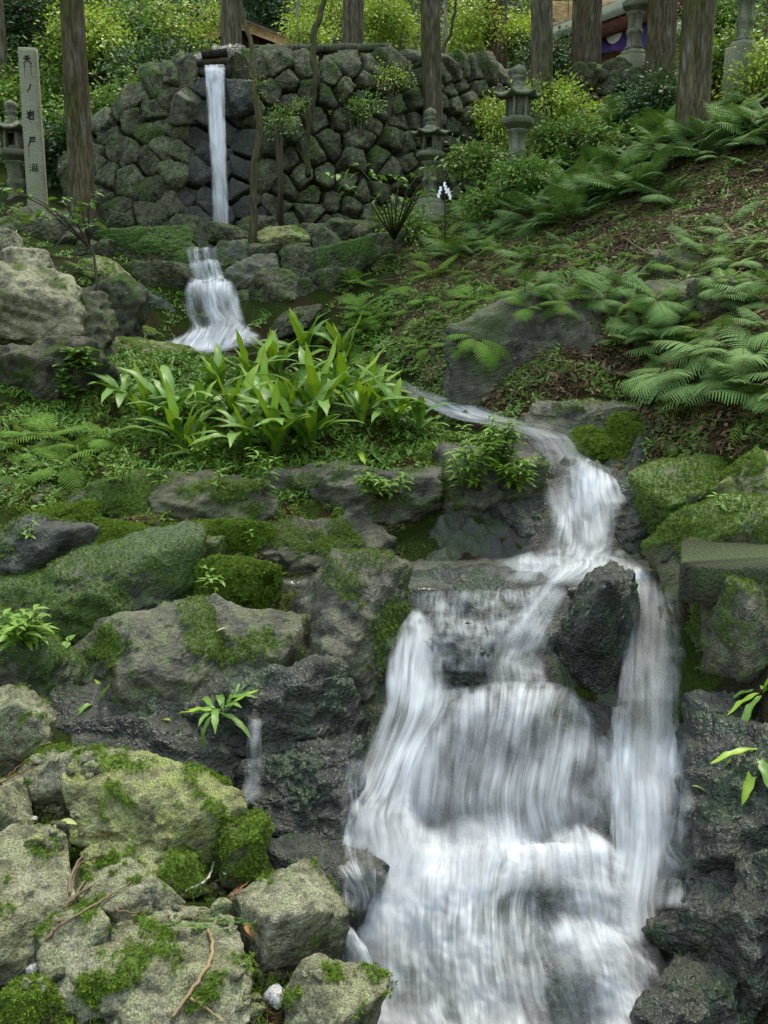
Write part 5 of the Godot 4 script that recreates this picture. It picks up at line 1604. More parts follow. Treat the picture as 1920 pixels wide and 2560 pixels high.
	var kc := P(970, 140, 12.1)
	for j in 3:
		for k in 30:
			var p := ka.lerp(kc, k / 29.0)
			kb.pt(p + Vector3(0, [-0.16, 0.07, 0.08][j] + n2.get_noise_2d(k * 0.7, j) * 0.02, [0.0, 0.0, -0.5][j] + n1.get_noise_2d(k * 0.5, j + 5) * 0.05), Color(0.05, 0.05, 0.03).lerp(Color(0.09, 0.13, 0.025), sst(-0.1, 0.1, n1.get_noise_2d(k * 0.3, j * 0.4))))
	kb.grid(30, 3, 0, true)
	tag(put("earth_bank", kb.done(), M.moss), "", "", "", "structure")
	tag(put("short_post", _short_post(), M.wood, null, Transform3D(Basis(), P(837, 116, 12.6))), "short dark wooden peg standing behind the mossy beam", "peg")
	build_hut()
	build_shrine()
	build_shide()

func _short_post() -> ArrayMesh:
	var mb := MB.new()
	mb.tube([Vector3(0, -0.2, 0), Vector3(0, 0.06, 0), Vector3(0, 0.085, 0)], [.032, .03, .02], 12, Color(0.05, 0.05, 0.04))
	return mb.done()

func build_hut() -> void:
	# gabled wooden hut beyond the wall: only its roof shows over the crest
	var ridge := P(602, 57, 15.0)
	var root := thing("wooden_hut", Vector3(ridge.x, ground(ridge.x, -15.0) - 0.1, -15.0), "small wooden hut with gabled roof behind the wall crest", "hut")
	var o := root.position
	var R := ridge - o
	var half := 1.0
	var drop := 0.385
	var tan_ := Color(0.42, 0.27, 0.11)
	var brown := Color(0.17, 0.085, 0.035)
	var len_ := 2.2
	for s in [-1, 1]:
		var mb := MB.new()
		var a := R
		var b := R + Vector3(half * s, -drop, 0)
		var up := Vector3(drop * s, half, 0).normalized() * 0.04
		for q in [a, b, b + up, a + up]:
			mb.pt(q + Vector3(0, 0, 0.25), Color(0.10, 0.085, 0.06))
			mb.pt(q + Vector3(0, 0, -len_), Color(0.10, 0.085, 0.06))
		for k in 4: mb.quad(k * 2, ((k + 1) % 4) * 2, ((k + 1) % 4) * 2 + 1, k * 2 + 1)
		mb.quad(0, 2, 4, 6)
		mb.quad(1, 3, 5, 7)
		var rf := put("roof_slope", mb.done(false), M.wood, root)
		# pale barge board on the gable edge
		var bb := MB.new()
		var dn := -up.normalized() * 0.13
		for q in [a, b, b + dn * 0.8, a + dn]:
			bb.pt(q + Vector3(0, -0.004, 0.262), tan_)
			bb.pt(q + Vector3(0, -0.004, 0.225), tan_)
		for k in 4: bb.quad(k * 2, ((k + 1) % 4) * 2, ((k + 1) % 4) * 2 + 1, k * 2 + 1)
		bb.quad(0, 2, 4, 6)
		bb.quad(1, 3, 5, 7)
		put("barge_board", bb.done(false), M.wood, rf)
	# plank gable wall
	for k in 9:
		var x := -0.82 + k * 0.18
		var mb := MB.new()
		var h0 := R.y - (absf(x + 0.09) + 0.09) / half * drop - 0.05
		mb.box(Vector3(R.x + x + 0.004, 0.0, R.z - 0.02), Vector3(R.x + x + 0.176, h0, R.z + 0.02), brown * rnd(0.8, 1.25), 0.004)
		put("plank", mb.done(false), M.wood, root)
	for s in [-1, 1]:
		var mb := MB.new()
		mb.box(Vector3(R.x + s * 0.82 - 0.03, 0, R.z - len_ + 0.3), Vector3(R.x + s * 0.82 + 0.03, R.y - drop * 0.86, R.z - 0.03), brown, 0.004)
		put("side_wall", mb.done(false), M.wood, root)

func build_shrine() -> void:
	# hall behind the trees: tiled roof edge, purple curtain with white crests, plank front
	var d := 15.6
	var a := P(1345, 165, d)
	var b := P(1730, 40, d)
	var root := thing("shrine_hall", Vector3(0.5 * (a.x + b.x), ground(0.5 * (a.x + b.x), -d) - 0.2, -d), "wooden shrine hall with purple curtain behind the dark cedars", "shrine")
	var o := root.position
	# sloping eave rising to the right
	var mb := MB.new()
	var e0 := P(1335, 118, d - 0.4) - o
	var e1 := P(1575, 28, d - 0.4) - o
	var e2 := P(1850, -60, d - 0.4) - o
	for q in [e0, e1, e2]:
		mb.pt(q, Color(0.17, 0.19, 0.13))
		mb.pt(q + Vector3(0, 0.1, 0), Color(0.22, 0.25, 0.17))
		mb.pt(q + Vector3(-0.1, 0.5, -1.2), Color(0.2, 0.24, 0.15))
	for k in 2:
		mb.quad(k * 3, k * 3 + 1, k * 3 + 4, k * 3 + 3)
		mb.quad(k * 3 + 1, k * 3 + 2, k * 3 + 5, k * 3 + 4)
	put("roof", mb.done(false), M.stone, root)
	mb = MB.new()
	for q in [e0, e1, e2]:
		mb.pt(q + Vector3(0, -0.02, -0.05), Color(0.15, 0.06, 0.035))
		mb.pt(q + Vector3(0, -0.2, -0.05), Color(0.13, 0.05, 0.03))
		mb.pt(q + Vector3(0, -0.2, -0.4), Color(0.10, 0.045, 0.03))
	for k in 2:
		mb.quad(k * 3, k * 3 + 3, k * 3 + 4, k * 3 + 1)
		mb.quad(k * 3 + 1, k * 3 + 4, k * 3 + 5, k * 3 + 2)
	put("eave_beam", mb.done(false), M.wood, root)
	# plank front wall
	for k in 9:
		var x0 := P(1380 + k * 42, 150, d).x - o.x
		var x1 := P(1380 + (k + 1) * 42, 150, d).x - o.x
		mb = MB.new()
		mb.box(Vector3(x0 + 0.004, 0, -0.25), Vector3(x1 - 0.004, e1.y + 0.3, -0.2), Color(0.46, 0.31, 0.13) * rnd(0.85, 1.15), 0.003)
		put("plank", mb.done(false), M.wood, root)
	# hanging curtain with soft folds
	mb = MB.new()
	var nx := 60
	for j in 9:
		for i in nx:
			var t := float(i) / (nx - 1)
			var top: Vector3 = P(lerpf(1375, 1740, t), lerpf(128, 22, pow(t, 0.8)), d - 0.1) - o
			var bot: Vector3 = P(lerpf(1385, 1740, t), lerpf(158, 108, sin(t * PI * 0.5)), d - 0.1) - o
			var p := top.lerp(bot, j / 8.0)
			p.z += 0.03 * sin(t * 34.0 + n1.get_noise_1d(t * 5.0) * 4.0) * (0.3 + j / 8.0)
			mb.pt(p, Color(0.105, 0.055, 0.20))
	mb.grid(nx, 9, 0, true)
	var cur := put("curtain", mb.done(), M.cloth, root)
	for q in [[1536, 86, .105, .125], [1404, 133, .07, .105], [1690, 70, .09, .12]]:
		var c: Vector3 = P(q[0], q[1], d - 0.16) - o
		mb = MB.new()
		var m := mb.pt(c + Vector3(0, 0, 0.02), Color(0.62, 0.6, 0.5))
		for k in 25:
			var an := TAU * k / 24.0
			mb.pt(c + Vector3(cos(an) * q[2] + sin(an) * 0.03, sin(an) * q[3], -0.01), Color(0.62, 0.6, 0.5))
		for k in 24: mb.tri(m, m + 1 + (k + 1) % 24, m + 1 + k)
		put("crest", mb.done(), M.cloth, cur)

func build_shide() -> void:
	# white paper zigzags hung on a thin stake
	var base := P(1112, 640, 9.2)
	var root := thing("paper_streamer", base, "white folded paper streamers hanging on a thin dark stake below the lanterns", "paper streamer")
	var top := P(1112, 440, 9.3) - base
	var mb := MB.new()
	mb.tube([Vector3(0, -0.1, 0), top * 0.5 + Vector3(0.004, 0, 0), top], [.007, .006, .005], 6, Color(0.03, 0.03, 0.025))
	put("stake", mb.done(), M.twig, root)
	for q in [[1104, 466, -1], [1118, 470, 1], [1109, 455, 1]]:
		var p: Vector3 = P(q[0], q[1], 9.28) - base
		mb = MB.new()
		var s: float = q[2]
		var w := 0.021
		var x := 0.0
		for k in 3:
			var y := -k * 0.03
			var a := mb.pt(p + Vector3(x, y, 0.004 * k), Color(0.8, 0.8, 0.82))
			mb.pt(p + Vector3(x + w * s, y, 0.004 * k), Color(0.8, 0.8, 0.82))
			mb.pt(p + Vector3(x + w * s * 0.8, y - 0.04, 0.01 + 0.004 * k), Color(0.8, 0.8, 0.82))
			mb.pt(p + Vector3(x - w * s * 0.2, y - 0.04, 0.01 + 0.004 * k), Color(0.8, 0.8, 0.82))
			mb.quad(a, a + 1, a + 2, a + 3)
			x += w * s * 0.45
		put("paper", mb.done(false), M.cloth, root)

# ---------- what stands or lies on the first surface seen at (u, v)
func find(u: float, v: float) -> Dictionary:
	var dir := (P(u, v, 5.0) - EYE).normalized()
	var best := 40.0
	var pos := hit(u, v)
	var nrm := Vector3(ground(pos.x - 0.05, pos.z) - ground(pos.x + 0.05, pos.z), 0.1, ground(pos.x, pos.z - 0.05) - ground(pos.x, pos.z + 0.05)).normalized()
	best = (pos - EYE).length()
	for b in solids:
		var o: MeshInstance3D = b[0]
		var c: Vector3 = o.position - EYE
		var t := c.dot(dir)
		if (c - dir * t).length() > float(b[1]) or t - float(b[1]) > best: continue
		var inv := o.transform.affine_inverse()
		var r: Dictionary = (b[2] as TriangleMesh).intersect_ray(inv * EYE, inv.basis * dir)
		if r:
			var p: Vector3 = o.transform * (r.position as Vector3)
			var l := (p - EYE).length()
			if l < best:
				best = l
				pos = p
				nrm = (o.transform.basis * (r.normal as Vector3)).normalized()
				if nrm.dot(dir) > 0: nrm = -nrm
	return {"p": pos, "n": nrm}

func under(x: float, z: float) -> Vector3:
	# highest surface at (x, z)
	var y := ground(x, z)
	for b in solids:
		var o: MeshInstance3D = b[0]
		if Vector2(o.position.x - x, o.position.z - z).length() > float(b[1]): continue
		var inv := o.transform.affine_inverse()
		var r: Dictionary = (b[2] as TriangleMesh).intersect_ray(inv * Vector3(x, 8, z), inv.basis * Vector3.DOWN)
		if r: y = maxf(y, (o.transform * (r.position as Vector3)).y)
	return Vector3(x, y, z)

func standing(n: Vector3, turn: float, upness := 0.6) -> Basis:
	var y := n.lerp(Vector3.UP, upness).normalized()
	var x := y.cross(Vector3(sin(turn), 0.01, cos(turn))).normalized()
	return Basis(x, y, x.cross(y))

const ZIG := [0.25, 1.0, 0.45, 0.95, 0.42, 0.86, 0.36, 0.72, 0.28, 0.55, 0.2, 0.36, 0.0]

func frond_mesh(length: float, pairs: int, width: float, bend: float, col: Color, droop := 0.5) -> ArrayMesh:
	var mb := MB.new()
	var pts := []
	var p := Vector3.ZERO
	var n := 16
	for k in n + 1:
		pts.append(p)
		var a := bend * k / n
		p += Vector3(0, -sin(a), cos(a)) * length / n
	var rr := []
	for k in n + 1: rr.append(lerpf(0.004, 0.0012, float(k) / n) * length / 0.4)
	mb.tube(pts, rr, 4, Color(col.r * 0.9 + 0.02, col.g * 0.6, col.b * 0.5), false)
	for k in pairs:
		var t := 0.2 + 0.79 * k / (pairs - 1.0)
		var q: Vector3 = along(pts, t * n * 0.9999)
		var ang := bend * t
		var fwd := Vector3(0, -sin(ang), cos(ang))
		var s := sin(clampf((t - 0.12) / 0.88, 0, 1) * PI * 0.86 + 0.42)
		var l := width * 0.5 * maxf(s, 0.1) * rnd(0.92, 1.08)
		for side in [-1, 1]:
			var dir := (fwd * 0.55 + Vector3(side, -0.08, 0)).normalized()
			var z := dir
			var y := Vector3(0, cos(ang), sin(ang))
			var x := y.cross(z).normalized()
			blade(mb, Transform3D(Basis(x, z.cross(x), z), q), l, l * 0.155, droop * rnd(0.7, 1.3), 12, tone(col, 0.10), ZIG, 0.05)
	return mb.done()

var fronds := {}

func make_fronds() -> void:
	fronds.bracken = []
	for k in 4: fronds.bracken.append(frond_mesh(rnd(.30, .38), 17, rnd(.20, .26), rnd(0.6, 1.1), Color(0.12, 0.225, 0.06) * rnd(0.85, 1.15), 0.55))
	fronds.silver = []
	for k in 3: fronds.silver.append(frond_mesh(rnd(.30, .40), 17, rnd(.20, .26), rnd(0.6, 1.0), Color(0.15, 0.26, 0.075) * rnd(0.9, 1.1), 0.5))
	fronds.soft = []
	for k in 3: fronds.soft.append(frond_mesh(rnd(.24, .32), 15, rnd(.13, .17), rnd(0.7, 1.3), Color(0.13, 0.26, 0.03) * rnd(0.85, 1.15), 0.3))
	fronds.tiny = []
	for k in 3: fronds.tiny.append(frond_mesh(rnd(.13, .17), 10, rnd(.06, .09), rnd(0.7, 1.3), Color(0.11, 0.22, 0.03) * rnd(0.85, 1.15), 0.3))
	fronds.dead = []
	for k in 2: fronds.dead.append(frond_mesh(rnd(.3, .4), 10, rnd(.12, .18), rnd(1.4, 1.9), Color(0.13, 0.07, 0.035), 1.4))
	fronds.strap = []
	for k in 10:
		var mb := MB.new()
		var bright := k < 3
		var c := (Color(0.18, 0.31, 0.02) if bright else Color(0.095, 0.195, 0.028)) * rnd(0.85, 1.2)
		blade(mb, Transform3D(), rnd(.20, .29), rnd(.030, .042), rnd(0.2, 0.8) if bright else rnd(0.6, 1.6), 18, c, STRAP, 0.2, 0.014, Color(c.r * 1.25, c.g * 1.1, c.b))
		fronds.strap.append(mb.done())
	fronds.lance = []
	for k in 4:
		var mb := MB.new()
		blade(mb, Transform3D(), rnd(.05, .075), rnd(.014, .02), rnd(0.5, 1.1), 5, Color(0.14, 0.27, 0.02) * rnd(0.85, 1.15), LANCE, 0.15)
		fronds.lance.append(mb.done())
	fronds.oval = []
	for k in 3:
		var mb := MB.new()
		blade(mb, Transform3D(), rnd(.06, .085), rnd(.032, .042), rnd(0.3, 0.9), 5, Color(0.13, 0.25, 0.035) * rnd(0.85, 1.15), OVAL, 0.12)
		fronds.oval.append(mb.done())

func fern(called: String, label: String, group: String, at: Vector3, n: Vector3, kind: String, count: int, size: float, face := 0.0, spread := TAU, lift := Vector2(0.35, 1.0), category := "fern") -> Node3D:
	var root := thing(called, at - n * 0.015, label, category, group)
	root.basis = standing(n, 0.0, 0.65)
	var list: Array = fronds[kind]
	for k in count:
		var a := face + spread * ((k + rnd(-0.3, 0.3)) / count - 0.5)
		var e := rnd(lift.x, lift.y)
		var dir := Vector3(sin(a) * cos(e), sin(e), cos(a) * cos(e))
		var t := look(dir, Vector3(rnd(-.02, .02), 0, rnd(-.02, .02)), rnd(-0.25, 0.25))
		put("leaf" if kind == "strap" else "frond", list[rng.randi() % list.size()], M.gloss if kind == "strap" else M.fern, root, Transform3D(t.basis.scaled(Vector3.ONE * size * rnd(0.75, 1.15)), t.origin))
	return root

func leafy_stem(label: String, group: String, at: Vector3, n: Vector3, stems: int, h: float, kind := "lance", lean := Vector3.ZERO, size := 1.0) -> void:
	var root := thing("leafy_plant", at, label, "plant", group)
	for s in stems:
		var top := (Vector3(rnd(-.35, .35), 1, rnd(-.35, .35)) + lean + n * 0.3).normalized() * h * rnd(0.7, 1.1)
		var b0 := Vector3(rnd(-.03, .03), -0.01, rnd(-.03, .03)) * (1.0 if stems < 3 else 1.6)
		var pts := [b0, b0 + top * 0.4 + Vector3(rnd(-.01, .01), 0, rnd(-.01, .01)), b0 + top * 0.75, b0 + top + Vector3(rnd(-.02, .02), -0.01, rnd(-.02, .02))]
		var mb := MB.new()
		mb.tube(pts, [.0028, .0024, .002, .001], 5, Color(0.10, 0.14, 0.03))
		var st := put("stem", mb.done(), M.leaf, root)
		var list: Array = fronds[kind]
		var nodes := int(h / 0.026)
		for k in nodes:
			var t := 0.22 + 0.78 * float(k) / maxf(nodes - 1, 1)
			var p: Vector3 = along(pts, t * 2.9999)
			var a0 := k * 1.9 + s
			for side in 2:
				var a := a0 + PI * side
				var dir := Vector3(sin(a), rnd(0.0, 0.5), cos(a)).normalized()
				var tr := look(dir, p, rnd(-.3, .3))
				put("leaf", list[rng.randi() % list.size()], M.leaf, st, Transform3D(tr.basis.scaled(Vector3.ONE * size * lerpf(1.1, 0.6, t) * rnd(.8, 1.2)), tr.origin))

func stuff(called: String, label: String) -> Node3D:
	var o := Node3D.new()
	o.name = numbered(called)
	add_child(o)
	tag(o, label, called.replace("_", " "), "", "stuff")
	return o

func in_poly(q: Vector2, poly: PackedVector2Array) -> bool:
	return Geometry2D.is_point_in_polygon(q, poly)

func build_plants() -> void:
	make_fronds()
	# --- strap leaved ferns on the mound in mid stream
	var S := [
		[375, 1060, 6, 1.1, "strap leaved fern standing alone at the left of the plant mound"],
		[430, 1075, 7, 1.25, "tallest bright strap leaved fern left of the mound centre"],
		[500, 1050, 6, 1.1, "strap leaved fern right of the tallest bright one"],
		[545, 985, 6, 1.1, "strap leaved fern on the mound crest below the white pool"],
		[620, 960, 6, 1.0, "strap leaved fern on the crest right of the white pool"],
		[690, 930, 6, 1.0, "strap leaved fern on the crest under the square boulder"],
		[760, 905, 6, 1.1, "upright strap leaved fern at the back of the mound"],
		[715, 1080, 8, 1.25, "dense strap leaved fern in the mound centre"],
		[790, 1060, 8, 1.2, "dense strap leaved fern right of the mound centre"],
		[860, 1020, 7, 1.15, "strap leaved fern on the right mound shoulder"],
		[930, 1010, 6, 1.0, "strap leaved fern at the right back of the mound"],
		[905, 1080, 6, 1.05, "strap leaved fern above the leafy tuft on the mound"],
		[650, 1030, 7, 1.1, "strap leaved fern left of the dense mound centre"],
		[580, 1060, 6, 1.05, "strap leaved fern above the tall leafy stems"],
		[1045, 1085, 5, .8, "pale strap leaved fern by the stream bend"],
		[310, 1010, 5, .9, "small strap leaved fern at the left back of the mound"],
		[840, 950, 6, 1.0, "strap leaved fern behind the right mound shoulder"],
	]
	for q in [[620, 1130, 7, 1.1, "strap leaved fern low on the mound above the flat pale rock"], [690, 1140, 8, 1.2, "strap leaved fern low in the middle of the mound front"], [770, 1120, 8, 1.2, "strap leaved fern low right of the mound front's middle"], [460, 1120, 6, 1.1, "strap leaved fern low at the left of the mound front"], [985, 1060, 6, .9, "strap leaved fern on the mound's right rim by the stream"], [860, 900, 6, 1.0, "strap leaved fern at the far right of the mound crest"]]: S.append(q)
	for q in S:
		var f := find(q[0], q[1])
		fern("strap_fern", q[4], "strap leaved ferns on the mound", f.p, f.n, "strap", q[2] + 6, q[3] * rnd(1.2, 1.6), rnd(-.5, .5), 5.6, Vector2(0.9, 1.52))
	var Q := PackedVector2Array([Vector2(340, 1090), Vector2(400, 980), Vector2(560, 900), Vector2(800, 880), Vector2(980, 1000), Vector2(960, 1110), Vector2(700, 1160), Vector2(450, 1150)])
	var more := 0
	while more < 16:
		var q := Vector2(rnd(340, 980), rnd(880, 1160))
		if not in_poly(q, Q): continue
		var f := find(q.x, q.y)
		fern("strap_fern", "lesser strap leaved fern in the thick of the mound", "lesser strap ferns in the thick of the mound", f.p, f.n, "strap", 8, rnd(.7, 1.1), rnd(-.5, .5), 5.6, Vector2(0.5, 1.5))
		if more % 2 == 0:
			f = find(q.x + rnd(-60, 60), q.y + rnd(-20, 30))
			fern("mound_fern", "soft fern between the strap leaves of the mound", "soft ferns between the strap leaves", f.p, f.n, "soft", 8, rnd(.8, 1.1), rnd(-.5, .5), 5.6, Vector2(0.3, 1.2))
		more += 1
	# drooping ones on the mound's front
	for q in [[740, 1150, 7, 1.1, "drooping strap fern hanging over the front of the mound, left one"], [830, 1155, 7, 1.1, "drooping strap fern hanging over the front of the mound, middle one"], [900, 1130, 5, 1.0, "drooping strap fern hanging over the front of the mound, right one"]]:
		var f := find(q[0], q[1])
		fern("strap_fern", q[4], "strap leaved ferns on the mound", f.p, f.n, "strap", q[2], q[3] * 1.15, 0.0, 3.0, Vector2(-0.5, 0.3))
	var f1 := find(1166, 1060)
	fern("strap_fern", "single pale upright strap leaf beside the stream", "", f1.p, f1.n, "strap", 1, 1.0, 0.0, 0.1, Vector2(1.3, 1.4))
	f1 = find(560, 1790)
	fern("strap_fern", "strap leaved fern hanging over the wet gully below the grey dome", "", (f1.p as Vector3) + (f1.n as Vector3) * .04, f1.n, "strap", 15, .72, 0.0, 5.6, Vector2(-0.1, 1.2))
	f1 = find(1905, 1750)
	fern("strap_fern", "strap leaved fern under the concrete ledge at the right edge", "", f1.p, f1.n, "strap", 7, .85, 0.0, 4.0, Vector2(0.0, 1.2))
	f1 = find(1900, 1880)
	fern("strap_fern", "drooping strap fern on the wet rock at the right edge", "", f1.p, f1.n, "strap", 6, .85, -0.6, 2.6, Vector2(-0.4, 0.5))
	f1 = find(255, 1740)
	fern("strap_fern", "small strap fern at the left foot of the grey dome", "", f1.p, f1.n, "strap", 5, .65, 0.0, 5.0, Vector2(0.2, 1.2))
	f1 = find(425, 1700)
	fern("strap_fern", "two short hanging strap leaves on the grey dome", "", f1.p, f1.n, "strap", 2, .6, 0.0, 1.0, Vector2(-0.9, -0.5))
	# --- leafy stems
	var T := [
		[650, 1235, 2, .26, "tall leafy stem with opposite narrow leaves above the flat pale rock", Vector3(0, 0, .1)],
		[560, 1220, 2, .14, "short leafy stem left of the tall opposite leaved one", Vector3.ZERO],
		[970, 1240, 7, .26, "broad leaved tuft hanging at the mound front right of the drooping ferns", Vector3(0, -.3, .4)],
		[1180, 1230, 7, .30, "bright leafy plant by the small cascade, left clump", Vector3(0, 0, .2)],
		[1240, 1180, 8, .32, "bright leafy plant by the small cascade, middle clump", Vector3(0, 0, .2)],
		[1290, 1215, 6, .26, "bright leafy plant by the small cascade, right clump", Vector3(0.1, -.3, .4)],
		[1190, 1150, 5, .26, "bright leafy plant by the small cascade, upper clump", Vector3.ZERO],
		[545, 1470, 3, .13, "small leafy plant on the olive moss cushion", Vector3(0, 0, .2)],
		[625, 1370, 2, .12, "small leafy sprig on the stepped moss rocks", Vector3.ZERO],
		[400, 1310, 2, .09, "tiny sprig between the stepped rocks", Vector3.ZERO],
		[80, 1340, 2, .08, "tiny sprig on the moss at the left edge", Vector3.ZERO],
		[310, 1200, 3, .13, "small leafy plant under the left mound front", Vector3.ZERO],
		[390, 1205, 3, .12, "small leafy plant below the tallest strap fern", Vector3.ZERO],
		[520, 1165, 3, .13, "small leafy plant below the mound centre left", Vector3.ZERO],
		[1540, 905, 2, .2, "thin leafy plant beside the leaning slab's right end", Vector3.ZERO],
		[1430, 940, 2, .16, "arching leafy plant under the leaning slab", Vector3(-.3, 0, .2)],
		[1835, 1270, 3, .1, "small sprig between the mossy right bank rocks", Vector3.ZERO],
	]
	for q in T:
		var f := find(q[0], q[1])
		leafy_stem(q[4], "leafy plants along the stream", f.p, f.n, q[2], q[3], "lance", q[5], 1.0 if q[3] < .2 else 1.45)
	f1 = find(80, 1600)
	leafy_stem("spreading bright narrow leaved tuft on the dark rock at the left edge", "", f1.p, f1.n, 8, .2, "lance", Vector3(0, 0, .4), 1.5)
	f1 = find(150, 1605)
	leafy_stem("four leaved sprig right of the bright narrow leaved tuft", "", f1.p, f1.n, 1, .05, "oval")
	f1 = find(200, 930)
	leafy_stem("broad leaved plant with big pale leaves by the big brown rock", "", f1.p, f1.n, 4, .2, "oval", Vector3.ZERO, 1.6)
	f1 = find(190, 1010)
	leafy_stem("yellow green leafy plant in front of the big brown rock", "", f1.p, f1.n, 4, .26, "oval", Vector3(-.2, 0, 0), 1.2)
	# --- ferns of the right slope
	var R := PackedVector2Array([Vector2(1250, 430), Vector2(1400, 320), Vector2(1660, 270), Vector2(1920, 300), Vector2(1920, 370), Vector2(1700, 400), Vector2(1600, 480), Vector2(1450, 560), Vector2(1300, 560), Vector2(1180, 520)])
	var count := 0
	var tries := 0
	while count < 150 and tries < 3000:
		tries += 1
		var q := Vector2(rnd(1180, 1920), rnd(270, 570))
		if not in_poly(q, R): continue
		var f := find(q.x, q.y)
		var where := "feathery fern in the thick bank right beside the taller lantern"
		if q.x > 1340: where = "feathery fern in the thick bank under the brown cedar by the lantern"
		if q.x > 1430: where = "feathery fern in the thick bank below the purple curtain"
		if q.x > 1560: where = "feathery fern in the thick bank left of the thick right cedar"
		if q.x > 1720: where = "feathery fern in the bank right of the thick right cedar"
		fern("bracken_fern", where, "ferns of the thick bank below the dark cedars", f.p, f.n, "bracken" if rng.randf() < 0.7 else "silver", 6, rnd(.9, 1.35), rnd(-.6, .6), 5.0, Vector2(0.4, 1.3))
		count += 1
	for q in [
		[1190, 480, "bracken", 5, "fern right beside the paper streamers"], [1230, 520, "bracken", 5, "fern below the taller lantern"], [1380, 560, "bracken", 6, "fern at the lower rim of the fern bank"],
		[1640, 500, "silver", 6, "silvery fern standing out on the brown slope under the thick cedar"], [1480, 520, "bracken", 6, "fern at the right rim of the fern bank"],
		[1760, 400, "silver", 6, "silvery fern at the foot of the thick right cedar"], [1830, 300, "bracken", 7, "fern behind the thick right cedar"], [1880, 270, "bracken", 7, "fern by the right edge under the bushes"], [1800, 250, "soft", 7, "light fern under the far right lantern"], [1900, 430, "bracken", 5, "dark fern at the right edge below the pale rock"],
		[1080, 690, "soft", 8, "soft fern on the left part of the slope"], [1130, 640, "bracken", 6, "fern on the slope above the soft ferns"], [1200, 690, "soft", 9, "soft bright fern in the middle of the slope"], [1290, 690, "soft", 9, "soft bright fern with arching fronds above the leaning slab"], [1330, 650, "silver", 6, "pale fern above the leaning slab"], [1180, 760, "soft", 8, "soft fern left of the leaning slab"], [1260, 740, "soft", 8, "soft fern touching the leaning slab top"],
		[1120, 800, "soft", 7, "dark leaved fern left below the leaning slab"], [1140, 870, "tiny", 8, "small fern at the stream's far bank"], [1050, 760, "soft", 7, "fern by the slope foot right of the terrace"], [990, 720, "soft", 7, "fern at the terrace edge right of the boulders"], [960, 800, "soft", 7, "fern above the upper stream run"], [985, 945, "soft", 7, "fern leaning over the upper end of the stream"], [1000, 985, "soft", 6, "fern on the near side of the stream's upper end"], [900, 720, "soft", 6, "fern on the terrace right of the round stone"],
		[1780, 900, "silver", 7, "big silvery fern at the right edge, upper left fronds"], [1850, 860, "silver", 7, "big silvery fern at the right edge, upper fronds"], [1900, 920, "silver", 8, "big silvery fern at the right edge, right fronds"], [1830, 960, "silver", 7, "big silvery fern at the right edge, middle fronds"], [1700, 880, "silver", 6, "silvery fern right of the leaning slab"], [1690, 950, "silver", 7, "silvery fern hanging left of the dead fronds"], [1880, 990, "silver", 7, "silvery fern low at the right edge"], [1640, 850, "bracken", 6, "green fern behind the leaning slab's right end"], [1900, 1020, "bracken", 7, "fern hanging down at the right edge above the mossy rocks"], [1760, 960, "bracken", 6, "fern over the dead fronds at the right bank"],
		[1900, 760, "bracken", 6, "fern at the right edge above the silvery ferns"], [1900, 660, "bracken", 6, "fern at the right edge beside the flat mossy rock"], [1560, 690, "tiny", 6, "small fern on the bare brown slope"], [1450, 740, "tiny", 5, "small fern behind the leaning slab"], [1330, 770, "soft", 8, "soft fern spilling over the leaning slab top, left"], [1400, 760, "soft", 8, "soft fern spilling over the leaning slab top, middle"], [1500, 740, "bracken", 7, "fern spilling over the leaning slab top, right"], [1160, 560, "bracken", 6, "fern below the paper streamers"], [1060, 580, "soft", 6, "fern below the shorter lantern"], [1010, 640, "soft", 6, "fern by the terrace's right end"],
		[60, 1140, "soft", 8, "fern at the left edge of the mound front"], [130, 1100, "soft", 8, "fern on the left mound front"], [40, 1190, "tiny", 8, "small fern at the left edge under the mound"], [200, 1120, "soft", 7, "fern left of the mound's strap ferns"], [20, 1090, "soft", 7, "fern under the grey flat rock at the left edge"], [290, 1110, "soft", 7, "fern below the lone strap fern"], [160, 1170, "soft", 7, "long fern hanging over the dark hollow at left"], [470, 1130, "tiny", 8, "small fern below the tallest strap fern"], [610, 1120, "soft", 7, "fern between strap ferns and tall leafy stem"],
		[820, 840, "soft", 8, "fern at the back right of the mound"], [880, 880, "soft", 8, "fern by the stream behind the mound"], [770, 830, "soft", 7, "fern in front of the reddish stone"], [930, 930, "soft", 7, "fern on the mound beside the stream"], [720, 860, "tiny", 8, "small fern on the mound crest"], [240, 960, "tiny", 8, "small fern by the big brown rock"], [330, 940, "tiny", 8, "small fern on the flat mossy dome's rim"], [450, 930, "tiny", 8, "small fern on the mound crest left of the pool"],
		[230, 700, "soft", 6, "fern in the hollow right of the great boulder"], [130, 640, "tiny", 8, "small fern behind the round pale rock"], [300, 700, "tiny", 7, "small fern under the large mossy block"], [680, 230, "tiny", 7, "small fern on the crest under the mossy beam"], [720, 150, "tiny", 8, "small fern on the mossy bank, left"], [800, 150, "tiny", 8, "small fern on the mossy bank, right"]]:
		var f := find(q[0], q[1])
		var big: float = {"bracken": 1.05, "silver": 1.05, "soft": 1.0, "tiny": 1.0}[q[2]]
		fern("fern", q[4], "ferns along the stream and slope", f.p, f.n, q[2], q[3], big * rnd(.9, 1.15), 0.0, 5.4, Vector2(0.1, 1.0))
	R = PackedVector2Array([Vector2(960, 600), Vector2(1200, 560), Vector2(1420, 650), Vector2(1280, 740), Vector2(1170, 900), Vector2(940, 930), Vector2(840, 760)])
	count = 0
